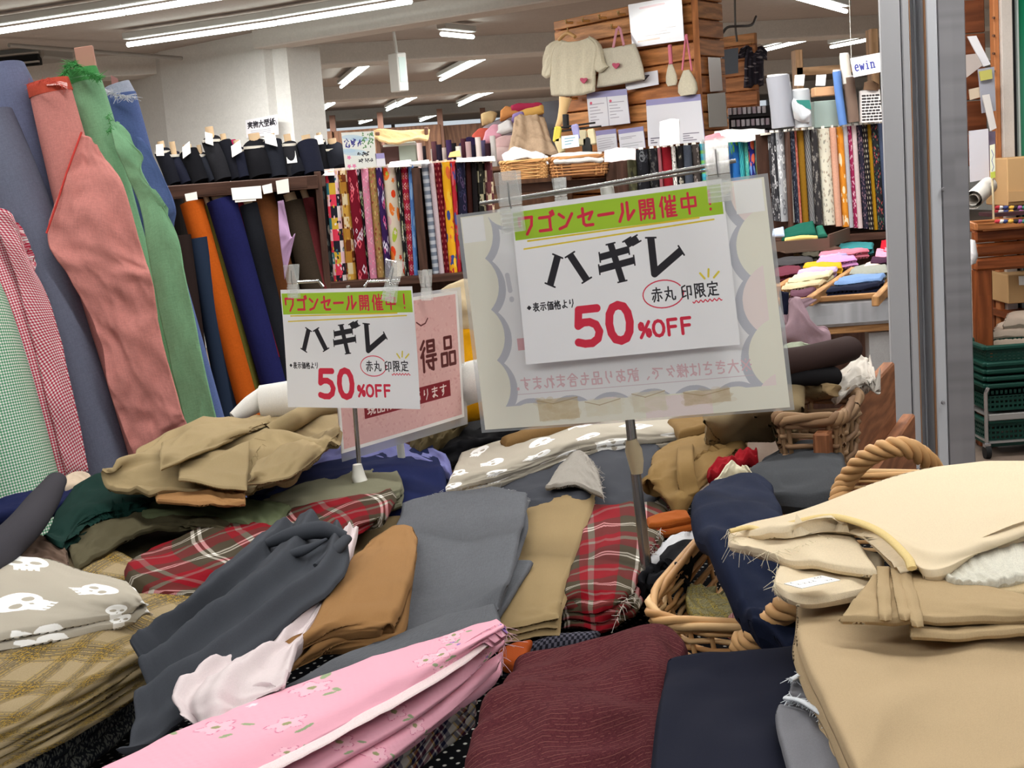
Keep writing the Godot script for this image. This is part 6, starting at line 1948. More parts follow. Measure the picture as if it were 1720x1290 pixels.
func slat_corner() -> void:
	var ms := []
	for k in 4:
		ms.append(mat("slat %d" % k, [c8(208, 140, 86), c8(196, 126, 74), c8(216, 152, 96), c8(202, 134, 80)][k], 0.55, {"tex": "wood", "scale": 1.3}))
	var corner := pd(1172, 120, 8.5)
	corner.y = 0
	var left := corner + Vector3(-0.557, 0, -0.83) * 1.36
	var right := corner + Vector3(0.525, 0, -0.85) * 0.38
	var o := thing("slat_pillar", "wooden slat-board pillar with goods hung on it", "display pillar", corner)
	var dark: Material = ms[1]
	var inl := (Vector3(-0.557, 0, -0.83).cross(Vector3.UP)).normalized() * -0.02
	put(o, "core", plank(left + Vector3(0.02, 0, -0.06), corner + Vector3(0.0, 0, -0.06), 0.0, 2.36, 0.05), dark)
	put(o, "core", plank(corner + Vector3(-0.0, 0, -0.06), right + Vector3(-0.03, 0, -0.02), 0.0, 2.6, 0.05), dark)
	slat_face(o, left, corner, 0.72, 2.38, 0.107, ms)
	slat_face(o, corner, right, 0.74, 2.62, 0.107, ms)
	put(o, "corner_post", slab(Vector3(corner.x, 1.3, corner.z), Vector3(0.035, 2.6, 0.035), 0.0), ms[1])
	var nrm := Vector3(-0.83, 0, 0.557)
	if nrm.z < 0:
		nrm = -nrm
	var on := corner + nrm * 0.03
	var near := func(px: float, py: float, off := 0.0) -> Vector3: return pp(px, py, on + nrm * off, nrm)
	# brass pegs
	for q in [[962, 38], [990, 35], [1018, 30], [1050, 24], [1039, 46], [970, 165]]:
		var p: Vector3 = near.call(q[0], q[1], 0.0)
		var mb := MB.new()
		mb.tube([p, p + nrm * 0.05, p + nrm * 0.055 + Vector3(0, 0.02, 0)], [0.009], 8)
		put(o, "brass_peg", mb, mat("brass", c8(236, 210, 150), 0.25, {"metal": 0.8}))
	# cream shirt on a hanger
	var cream := fab(232, 222, 196, "linen", 5.0)
	var sh := thing("cream_shirt", "short-sleeved cream shirt on a wooden hanger at the slat pillar", "shirt", near.call(965, 160, 0.12))
	var bd := MB.new()
	bd.sheet(surf([[[938, 66], [952, 70], [972, 68], [986, 62]], [[926, 90], [950, 84], [975, 82], [1000, 78]], [[924, 130], [950, 126], [975, 122], [996, 118]], [[925, 162], [950, 162], [975, 160], [997, 154]]], on, nrm, 0.13), {"t": 0.03, "w": 0.01, "ws": 3.0, "folds": 0.006, "fn": 4.0, "face": Vector3(0, 0, 1)}, wrinkle)
	put(sh, "shirt_body", bd, cream)
	for q in [[[[938, 66], [926, 70], [915, 78]], [[930, 88], [922, 95], [910, 102]], [[924, 128], [914, 132], [908, 126]]], [[[986, 60], [1000, 68], [1006, 82]], [[992, 84], [1004, 92], [1012, 104]], [[994, 118], [1006, 122], [1017, 112]]]]:
		var sl := MB.new()
		sl.sheet(surf(q, on, nrm, 0.12), {"t": 0.03, "w": 0.006, "nu": 16, "nv": 16, "face": Vector3(0, 0, 1)}, wrinkle)
		put(sh, "sleeve", sl, cream)
	var hg := MB.new()
	hg.tube(curve([near.call(939, 67, 0.13), near.call(948, 58, 0.13), near.call(956, 56, 0.13), near.call(966, 62, 0.13)], 10), [0.012], 8)
	hg.tube([near.call(954, 57, 0.13), near.call(953, 46, 0.1)], [0.005], 6)
	put(sh, "hanger", hg, mat("hanger", c8(206, 160, 104), 0.5))
	heart(sh, on + nrm * 0.16, nrm, 980, 135, 6)
	# tote bag
	var tb := thing("tote_bag", "cream cotton tote bag with pink handles and small heart", "bag", near.call(1045, 145, 0.08))
	var tm := MB.new()
	tm.sheet(surf([[[1008, 82], [1035, 78], [1062, 73]], [[1004, 115], [1040, 108], [1072, 100]], [[1000, 148], [1040, 142], [1080, 134]]], on, nrm, 0.09), {"t": 0.03, "w": 0.006, "ws": 3.0, "face": Vector3(0, 0, 1)}, wrinkle)
	put(tb, "bag_body", tm, fab(222, 214, 194, "linen", 5.0))
	for q in [[[1030, 80], [1036, 48], [1040, 48]], [[1048, 76], [1042, 50], [1038, 46]]]:
		var h := MB.new()
		h.tube([near.call(q[0][0], q[0][1], 0.1), near.call(q[1][0], q[1][1], 0.08), near.call(q[2][0], q[2][1], 0.06)], [0.012], 8, true, nrm, 0.35)
		put(tb, "handle", h, fab(214, 150, 162))
	heart(tb, on + nrm * 0.115, nrm, 1034, 110, 6)
	# drawstring pouches
	for q in [["drawstring_pouch", "small drawstring pouch with a wide pink cord at the slat pillar", 1126, 107, 144, 12.0, [[1125, 76], [1127, 108]], 0.02], ["drawstring_pouch", "larger gathered drawstring pouch on two pink cords", 1153, 118, 160, 20.0, [[1152, 58], [1146, 118]], 0.01]]:
		var pch := thing(q[0], q[1], "pouch", near.call(q[2], q[4], 0.05), "pouches on the slat pillar")
		var top: Vector3 = near.call(q[2], q[3], 0.07)
		var low: Vector3 = near.call(q[2] + 3, q[4], 0.07)
		var r: float = q[5] * 8.6 / FOCAL
		var mb := MB.new()
		mb.tube(curve([top, top.lerp(low, 0.35), top.lerp(low, 0.75), low], 12), [r * 0.35, r * 0.7, r * 1.02, r * 1.08, r * 0.8], 18, true, nrm, 0.5, wrinkle, 0.012)
		put(pch, "pouch_body", mb, fab(224, 214, 190, "linen", 5.0))
		var c := MB.new()
		c.tube([near.call(q[6][0][0], q[6][0][1], 0.05), near.call(q[6][1][0], q[6][1][1], 0.075)], [q[7] * 0.6], 8)
		if q[7] < 0.015:
			c.tube([near.call(q[6][0][0] + 1, q[6][0][1], 0.05), near.call(1162, 119, 0.075)], [q[7] * 0.6], 8)
		put(pch, "cord", c, fab(226, 130, 150))
	# shiny plastic-covered posters
	var gloss := func(key: String, f: Callable) -> StandardMaterial3D:
		var im := new_image(220, 170, c8(222, 221, 228))
		f.call(im)
		var m := mat(key, Color.WHITE, 0.18, {"tex": as_tex(im), "scale": 1.0, "spec": 0.7})
		m.clearcoat_enabled = true
		m.clearcoat = 0.6
		m.clearcoat_roughness = 0.08
		return m
	var text_lines := func(im: Image, x0: float, y0: float, x1: float, n: int, step: float, c: Color) -> void:
		for k in n:
			stroke(im, [Vector2(x0, y0 + k * step), Vector2(x1 - (k * 37) % 50, y0 + k * step)], 3, c)
	var violet := c8(150, 146, 190)
	var posters := [
		["glossy white poster with a grey-blue oval hung high on the slat pillar", [1055, 8], [1144, -8], [1149, 68], [1062, 80], gloss.call("p1", func(im):
			ellipse(im, Vector2(182, 66), Vector2(22, 16), c8(132, 142, 164), 0.0, false)
			stroke(im, [Vector2(50, 22), Vector2(150, 20)], 8, c8(214, 170, 180))
			text_lines.call(im, 40, 112, 190, 3, 10, c8(110, 106, 110))
			stroke(im, [Vector2(30, 150), Vector2(120, 148)], 6, c8(226, 160, 130)))],
		["pair of glossy white sheets with a lilac heading beneath the shirt", [985, 156], [1052, 149], [1058, 207], [990, 215], gloss.call("p2", func(im):
			im.fill_rect(Rect2i(0, 0, 220, 30), violet)
			im.fill_rect(Rect2i(108, 30, 4, 140), c8(160, 160, 170))
			for s in [12, 120]:
				text_lines.call(im, s, 60, s + 80, 6, 15, c8(150, 146, 156))
				ellipse(im, Vector2(s + 8, 52), Vector2(7, 7), c8(214, 96, 120), 0.0, false))],
		["large glossy lilac-headed poster under the drawstring pouches", [1085, 168], [1176, 158], [1184, 238], [1089, 246], gloss.call("p3", func(im):
			im.fill_rect(Rect2i(0, 0, 220, 22), violet)
			text_lines.call(im, 12, 142, 60, 3, 8, c8(80, 76, 90))
			text_lines.call(im, 140, 136, 200, 4, 8, c8(120, 116, 130)))],
		["small glossy sheet with lilac heading beside the wire rack", [1000, 220], [1034, 216], [1037, 250], [1004, 256], gloss.call("p4", func(im):
			im.fill_rect(Rect2i(0, 0, 220, 40), violet)
			text_lines.call(im, 16, 70, 200, 5, 18, c8(150, 146, 156)))],
		["small glossy sheet with lilac heading beside the brown post", [1038, 218], [1080, 212], [1084, 248], [1042, 254], gloss.call("p5", func(im):
			im.fill_rect(Rect2i(0, 0, 220, 36), violet)
			text_lines.call(im, 16, 66, 150, 2, 12, c8(120, 116, 126))
			text_lines.call(im, 20, 120, 200, 2, 20, c8(140, 150, 150)))],
		["white card half hidden behind the tote bag", [1048, 128], [1104, 118], [1106, 142], [1052, 152], gloss.call("p6", func(im):
			stroke(im, [Vector2(120, 40), Vector2(160, 42), Vector2(130, 90)], 16, c8(70, 66, 74)))]]
	for q in posters:
		var mb := MB.new()
		var lift := 0.05 if q[1][0] != 1048 else 0.03
		sheet_on(mb, near.call(q[1][0], q[1][1], lift), near.call(q[2][0], q[2][1], lift), near.call(q[3][0], q[3][1], lift), near.call(q[4][0], q[4][1], lift), 0.004)
		one("poster", q[0], "poster", mb, q[5], "posters on the slat pillar")
	var n2 := Vector3(0.85, 0, 0.525)
	var on2 := corner + n2 * 0.03
	for q in [["clear hanging bag on the narrow side of the slat pillar", [1190, 96], [1210, 97], [1214, 152], [1194, 154], c8(206, 198, 196)], ["grey printed sheet low on the pillar's narrow side", [1189, 158], [1218, 155], [1222, 212], [1192, 214], c8(186, 184, 180)]]:
		var mb := MB.new()
		sheet_on(mb, pp(q[1][0], q[1][1], on2, n2), pp(q[2][0], q[2][1], on2, n2), pp(q[3][0], q[3][1], on2, n2), pp(q[4][0], q[4][1], on2, n2), 0.004)
		one("hanging_sheet", q[0], "sheet", mb, mat("hs %d" % q[1][1], q[5], 0.25, {"spec": 0.6}))
	# slat wall farther back with the navy dress
	var w := thing("slat_panel", "wooden slat-board panel farther back behind the navy dress", "display panel", pd(1250, 250, 10.6))
	var wa := pd(1200, 200, 10.7)
	var wb := pd(1276, 200, 10.4)
	slat_face(w, wa, wb, 1.35, 2.28, 0.107, ms)
	put(w, "core", plank(wa + Vector3(0, 0, -0.05), wb + Vector3(0, 0, -0.05), 0.0, 2.28, 0.05), dark)
	var nd := bolt_print("small", c8(62, 60, 72), [c8(170, 164, 170), c8(90, 86, 98)], 77)
	var dm := mat("dress", Color.WHITE, 0.9, {"tex": nd, "scale": 2.0})
	var dr := thing("floral_dress", "charcoal navy dress with small pale flowers on the far panel", "dress", pd(1268, 150, 10.4))
	var db := MB.new()
	db.sheet(grid3(rows_h([[[1256, 74], [1268, 78], [1282, 74]], [[1252, 100], [1266, 102], [1284, 102]], [[1250, 148], [1268, 148], [1284, 144]]], [10.42, 10.38, 10.4]), true), {"t": 0.05, "w": 0.012, "folds": 0.008, "fn": 4.0, "face": Vector3(0, 0, 1)}, wrinkle)
	put(dr, "dress_body", db, dm)
	for q in [[[[1256, 74], [1244, 80]], [[1252, 96], [1238, 98]]], [[[1280, 74], [1290, 84]], [[1280, 98], [1290, 100]]]]:
		var sl := MB.new()
		sl.sheet(grid3(rows_h(q, [10.41, 10.4]), true), {"t": 0.05, "w": 0.006, "nu": 10, "nv": 10, "face": Vector3(0, 0, 1)}, wrinkle)
		put(dr, "sleeve", sl, dm)
	var hk := MB.new()
	hk.tube([pd(1262, 74, 10.42), pd(1261, 60, 10.45)], [0.012], 8)
	put(dr, "hanger", hk, mat("hanger", c8(206, 160, 104), 0.5))
	var bs := MB.new()
	sheet_on(bs, pd(1212, 84, 10.4), pd(1240, 80, 10.4), pd(1240, 122, 10.4), pd(1214, 126, 10.4), 0.03)
	one("blue_garment", "pale blue folded garment hanging beside the navy dress", "garment", bs, fab(156, 170, 186))
	# cables hanging from the ceiling
	var cb := MB.new()
	cb.tube(curve([pd(1234, -20, 10.0), pd(1235, 40, 10.0), pd(1238, 70, 10.0)], 10), [0.008], 6)
	one("hanging_cable", "grey cable dropping from the ceiling before the dress", "cable", cb, mat("cable", c8(120, 116, 112), 0.6))
	var cb2 := MB.new()
	cb2.tube(curve([pd(1212, 58, 10.0), pd(1222, 46, 10.0), pd(1240, 44, 10.0), pd(1262, 42, 10.2), pd(1270, 28, 10.4)], 16), [0.01], 6)
	one("curved_cable", "dark cable looping beside the slat pillar top", "cable", cb2, mat("cable2", c8(84, 80, 78), 0.6))
	# rack of white spools
	var rk := thing("spool_rack", "dark rack with rows of small white spools", "rack", pd(1255, 240, 9.2))
	put(rk, "back_board", plank(pd(1224, 200, 9.28), pd(1296, 196, 9.28), 0, pd(1250, 180, 9.28).y, 0.02), mat("rack", c8(42, 38, 40), 0.6))
	for row in 3:
		var y0 := 194 + row * 20
		var x0 := 1226 + row * 6
		put(rk, "rack_shelf", plank_px(x0 - 3, y0 + 1, 1294, y0 - 3, 9.2, 0.014), mat("rack", c8(42, 38, 40), 0.6))
		for k in 8:
			var p := pd(x0 + k * 8.2, y0 - 1 - k * 0.5, 9.2)
			var mb := MB.new()
			mb.tube([p, p + Vector3(0, 0.042, 0)], [0.0125, 0.0125], 10)
			put(rk, "spool", mb, mat("spool %d" % ((k + row) % 3), [c8(222, 214, 222), c8(206, 200, 206), c8(196, 178, 190)][(k + row) % 3], 0.5))

func plank_px(x0: float, y0: float, x1: float, y1: float, d: float, h: float) -> MB:
	var a := pd(x0, y0, d)
	var b := pd(x1, y1, d)
	return plank(a, b, (a.y + b.y) / 2 - h, (a.y + b.y) / 2, 0.08)

# rows of picture points on a vertical plane
func surf(rows: Array, at: Vector3, nrm: Vector3, off: float) -> Array:
	var g := []
	for row in rows:
		var line := []
		for q in row:
			line.append(pp(q[0], q[1], at + nrm * off, nrm))
		g.append(line)
	return g

func heart(parent: Node3D, at: Vector3, nrm: Vector3, px: float, py: float, r: float) -> void:
	var mb := MB.new()
	var pts := []
	for k in 24:
		var t := TAU * k / 24
		pts.append(pp(px + r * pow(sin(t), 3), py - r * (0.82 * cos(t) - 0.32 * cos(2 * t) - 0.13 * cos(3 * t)), at, nrm))
	mb.poly(pts, nrm)
	var back := []
	for p in pts:
		back.append(p - nrm * 0.006)
	mb.poly(back, -nrm)
	put(parent, "heart_patch", mb, fab(196, 92, 116))

# ---------- goods between the print shelf and the slat pillar ----------
func far_goods() -> void:
	var brown := mat("far wood", c8(104, 72, 52), 0.6, {"tex": "wood", "scale": 1.0})
	# far cupboards under the windows
	for q in [[500, 560, 225, 26.0], [563, 640, 221, 26.0], [645, 740, 216, 26.5], [742, 812, 212, 27.0]]:
		var a := pd(q[0], q[2], q[3])
		var b := pd(q[1], q[2] - 5, q[3])
		var o := thing("far_cupboard", ["brown cupboard beneath the far window behind the white pier", "brown cupboard beneath the far window behind the painted poster", "brown cupboard beneath the far window with middle post", "brown cupboard beneath the far window beside the cloth heap"][[500, 563, 645, 742].find(q[0])], "cupboard", Vector3((a.x + b.x) / 2, 0, a.z), "cupboards under the far window")
		put(o, "cabinet_body", plank(a, b, 0, a.y, 0.5, 0.01), brown)
		var ps := MB.new()
		ps.box(Vector3(b.x, a.y * 0.5 + 0.14, b.z), Vector3(0.1, a.y + 0.28, 0.1))
		put(o, "post", ps, mat("far post", c8(116, 84, 70), 0.6))
	# beige cloth sagging over a wire frame
	var d := 6.75
	var fr := thing("wire_display_frame", "small display frame draped with beige cloth beside the painted poster", "display frame", pd(670, 285, d))
	var cl := MB.new()
	cl.sheet(grid3(rows_h([[[612, 226], [640, 216], [680, 218], [722, 216]], [[625, 228], [660, 234], [690, 230], [720, 230]], [[636, 234], [668, 240], [690, 235], [718, 232]]], [d, d - 0.05, d - 0.08]), true), {"t": 0.01, "w": 0.006, "face": Vector3(0, 0.4, 1)}, wrinkle)
	put(fr, "draped_cloth", cl, fab(220, 186, 134, "linen", 4.0))
	put(fr, "post", bolt_post(633, 640, 222, 636, 643, 282, d + 0.03), mat("far post", c8(116, 84, 70), 0.6))
	put(fr, "post", bolt_post(714, 720, 214, 718, 724, 282, d + 0.03), mat("far post", c8(116, 84, 70), 0.6))
	put(fr, "shelf_plate", plank_px(644, 243, 698, 240, d, 0.01), mat("plate", c8(206, 206, 204), 0.4))
	var bx := MB.new()
	bx.box(pd(660, 264, d + 0.1), Vector3(0.1, 0.12, 0.1), Basis.IDENTITY, 0.004)
	one("brown_box", "dark reddish box on the print shelf top", "box", bx, mat("rbox", c8(104, 74, 70), 0.6))
	var gb := MB.new()
	gb.box(pd(686, 262, d + 0.06), Vector3(0.08, 0.13, 0.1), Basis.IDENTITY, 0.004)
	one("grey_box", "grey-green box beside the reddish box", "box", gb, mat("gbox", c8(160, 168, 158), 0.6))
	var un := thing("back_shelf_unit", "brown shelf unit carrying the small rolls and the far heap of cloth", "shelf", pd(800, 290, 8.9) * Vector3(1, 0, 1))
	var u0 := pd(698, 284, 9.16)
	var u1 := pd(950, 268, 9.16)
	put(un, "cabinet_body", plank(u0, u1, 0, 1.44, 1.28, 0.01), brown)
	put(un, "cabinet_top", plank(u0, u1, 1.44, 1.47, 1.3, 0.006), brown)
	# clusters of little rolls standing behind
	var cols := [[206, 180, 176], [40, 36, 40], [224, 214, 206], [94, 60, 66], [36, 30, 44], [214, 196, 190], [62, 44, 80], [30, 28, 32], [226, 222, 214], [74, 40, 50], [180, 150, 150], [44, 40, 60], [220, 206, 200], [88, 80, 110], [52, 32, 40], [206, 200, 196]]
	var words := ["ash rose", "black", "ivory", "plum", "ink", "shell pink", "violet", "jet", "white", "wine", "mauve", "midnight", "cream", "slate violet", "oxblood", "chalk"]
	for i in 16:
		var x := 704 + i * 8.2
		var y := 240 - i * 0.8 + (i % 3) * 6
		var mb := MB.new()
		roll_like(mb, [[x, y, 8.6 + 0.1 * (i % 2)], [x + 4, y + 52, 8.6 + 0.1 * (i % 2)]], 0.017)
		one("small_roll", "small %s roll standing behind the printed bolts" % words[i], "cloth roll", mb, fab(cols[i][0], cols[i][1], cols[i][2]), "small rolls behind the print shelf")
	# heap of folded cloth
	var heap := "heap of folded cloth behind the baskets"
	cloth("folded_cloth", "mixed grey folded cloth filling the middle of the far heap", fab(150, 140, 146), [[[800, 216], [835, 196], [880, 190], [912, 186]], [[786, 268], [830, 262], [880, 262], [916, 258]]], [9.45, 9.4], {"depth": true, "t": 0.15, "w": 0.012, "nu": 20, "nv": 14, "group": heap})
	for q in [
		["pale rose cloth spread low in the far heap", [214, 186, 182], [[[806, 268], [830, 245], [862, 246]], [[802, 272], [830, 272], [864, 270]]], 9.0],
		["dusty pink folded cloth in the far heap", [214, 178, 176], [[[818, 240], [842, 226], [862, 224]], [[816, 256], [840, 250], [866, 248]]], 9.1],
		["coral red folded cloth in the far heap", [206, 96, 80], [[[790, 226], [804, 214], [822, 212]], [[788, 236], [808, 236], [822, 230]]], 9.38],
		["pink patterned folded cloth in the far heap", [220, 160, 176], [[[812, 220], [826, 208], [838, 206]], [[808, 242], [826, 236], [842, 228]]], 9.2],
		["navy folded cloth low in the far heap", [44, 34, 66], [[[768, 240], [785, 228], [800, 228]], [[770, 252], [788, 248], [806, 246]]], 9.2],
		["white folded cloth in the middle of the far heap", [226, 222, 220], [[[830, 210], [850, 200], [860, 200]], [[832, 224], [850, 220], [862, 216]]], 9.2],
		["orange-brown folded cloth on top of the far heap", [206, 140, 84], [[[838, 184], [850, 176], [868, 180]], [[838, 200], [855, 192], [878, 190]]], 9.3],
		["golden folded cloth on top of the far heap", [228, 178, 98], [[[866, 186], [890, 178], [912, 172]], [[862, 196], [890, 190], [912, 182]]], 9.25],
		["crimson folded cloth at the very top of the heap", [176, 52, 84], [[[856, 174], [880, 170], [912, 170]], [[858, 180], [880, 178], [912, 175]]], 9.3],
		["cream crumpled paper bag beside the far heap", [206, 178, 130], [[[806, 188], [820, 184], [836, 186]], [[808, 200], [822, 198], [832, 200]], [[810, 214], [822, 212], [828, 210]]], 9.46],
		["lavender folded cloth in the top of the heap", [150, 130, 186], [[[858, 190], [868, 186], [880, 185]], [[858, 196], [870, 194], [880, 192]]], 9.15]]:
		cloth("folded_cloth", q[0], fab(q[1][0], q[1][1], q[1][2]), q[2], [q[3]] if false else ([q[3] + 0.04, q[3], q[3] + 0.02].slice(0, q[2].size())), {"depth": true, "t": 0.06, "w": 0.008, "nu": 16, "nv": 12, "group": heap})
	cloth("draped_tan_cloth", "tan cloth draped over a stand behind the wicker trays", fab(196, 168, 140, "linen", 4.0), [
		[[862, 196], [880, 190], [900, 191], [916, 194]], [[858, 226], [880, 222], [905, 222], [926, 226]], [[852, 256], [880, 258], [910, 258], [938, 252]]], [8.9, 8.75, 8.6], {"depth": true, "t": 0.05, "w": 0.012, "folds": 0.02, "fn": 2.0})
	var pan := MB.new()
	sheet_on(pan, pd(906, 172, 9.7), pd(940, 168, 9.7), pd(944, 266, 9.7), pd(910, 268, 9.7), 0.03)
	one("grey_board", "dark grey board behind the draped tan cloth", "panel", pan, mat("gpanel", c8(112, 116, 124), 0.7))
	var arm := thing("wooden_mannequin_arm", "pale wooden mannequin arm below the cream shirt", "mannequin", pd(944, 214, 8.8))
	var am := MB.new()
	am.tube(curve([pd(950, 164, 8.8), pd(947, 180, 8.8), pd(942, 200, 8.8), pd(936, 214, 8.78)], 12), [0.04, 0.03, 0.022, 0.015], 12)
	put(arm, "forearm", am, mat("pale wood", c8(222, 184, 128), 0.5))
	# low wooden shelf with two wicker trays
	var sh := thing("low_shelf", "dark wooden counter carrying two wicker trays", "shelf", Vector3(pd(920, 310, 8.2).x, 0, -8.2))
	put(sh, "counter_top", plank_px(820, 312, 1030, 298, 8.1, 0.05), mat("counter", c8(78, 52, 40), 0.6, {"tex": "wood", "scale": 1.4}))
	var ca := pd(828, 316, 8.3)
	var cbp := pd(1030, 302, 8.3)
	put(sh, "counter_body", plank(ca, cbp, 0, 1.2, 0.3), mat("counter", c8(78, 52, 40), 0.6))
	put(sh, "end_post", bolt_post(1016, 1058, 262, 1024, 1064, 420, 8.05), mat("counter", c8(78, 52, 40), 0.6))
	var wk := [mat("wicker f", c8(196, 150, 96), 0.7), mat("wicker g", c8(180, 132, 82), 0.7)]
	var wd := [mat("wicker h", c8(178, 128, 80), 0.7), mat("wicker i", c8(148, 100, 62), 0.7)]
	for q in [["shallow wicker tray, tightly woven, filled with white film", 880, 272, 0.13, wk, 10, 30, 0.0042], ["long wicker tray, loosely woven, with white cloth inside", 970, 266, 0.165, wd, 6, 22, 0.0055]]:
		var c := pd(q[1], q[2], 8.05)
		var o := thing("wicker_tray", q[0], "basket", c - Vector3(0, 0.1, 0), "wicker trays on the counter")
		weave_basket(o, c, Vector3(1, 0, 0), Vector3(0, 0, -1), q[3], 0.1, 0.095, q[5], q[6], q[7], q[4], 0.92)
	cloth("plastic_film", "crumpled white plastic film in the wicker tray", fab(232, 234, 238, "plain", 8.0, {"rough": 0.35}), [
		[[842, 258], [870, 248], [900, 254], [922, 262]], [[846, 270], [870, 264], [900, 266], [922, 268]]], [8.05, 7.95], {"depth": true, "t": 0.02, "w": 0.016, "ws": 9.0, "face": Vector3(0, 0.6, 1)})
	cloth("white_tray_cloth", "white cloth with dark eyelets in the long wicker tray", fab(220, 216, 212), [
		[[924, 260], [960, 254], [1012, 254]], [[930, 268], [965, 268], [1014, 264]]], [8.05, 7.93], {"depth": true, "t": 0.03, "w": 0.006})
	# wire rack of small hanging goods
	var rk := thing("wire_rack", "black wire rack with small hanging goods before the slat pillar", "rack", pd(970, 260, 8.2))
	for q in [[928, 216, 1000, 206], [930, 222, 1010, 212]]:
		var mb := MB.new()
		mb.tube([pd(q[0], q[1], 8.15), pd(q[2], q[3], 8.15)], [0.006], 6)
		put(rk, "wire_bar", mb, mat("black wire", c8(30, 28, 28), 0.5))
	var st := MB.new()
	st.tube([pd(950, 192, 8.2), pd(951, 216, 8.2)], [0.018], 8)
	put(rk, "stand_head", st, mat("black wire", c8(30, 28, 28), 0.5))
	var k := 0
	for q in [[936, 226, 0.03, [196, 180, 70]], [978, 232, 0.035, [180, 170, 140]], [986, 244, 0.04, [40, 40, 40]], [994, 230, 0.03, [206, 196, 160]], [968, 222, 0.03, [150, 146, 190]], [940, 244, 0.03, [214, 196, 150]]]:
		var p := pd(q[0], q[1], 8.12)
		var mb := MB.new()
		mb.box(p, Vector3(q[2] * 1.4, 0.09, 0.025), Basis(Vector3(0, 0, 1), 0.1 * (k - 2)), 0.008)
		put(rk, "hanging_pack", mb, mat("pack %d" % k, c8(q[3][0], q[3][1], q[3][2]), 0.6))
		k += 1
	var im := new_image(64, 52, c8(206, 226, 228))
	for r in 3:
		stroke(im, [Vector2(12, 12 + r * 12), Vector2(50 - r * 8, 11 + r * 12)], 3, c8(90, 130, 150))
	var cd := MB.new()
	sheet_on(cd, pd(943, 229, 8.05), pd(971, 226, 8.05), pd(973, 246, 8.05), pd(944, 250, 8.05), 0.004)
	one("blue_card", "pale blue handwritten card on the wire rack", "card", cd, mat("blue card", Color.WHITE, 0.6, {"tex": as_tex(im), "scale": 1.0}))

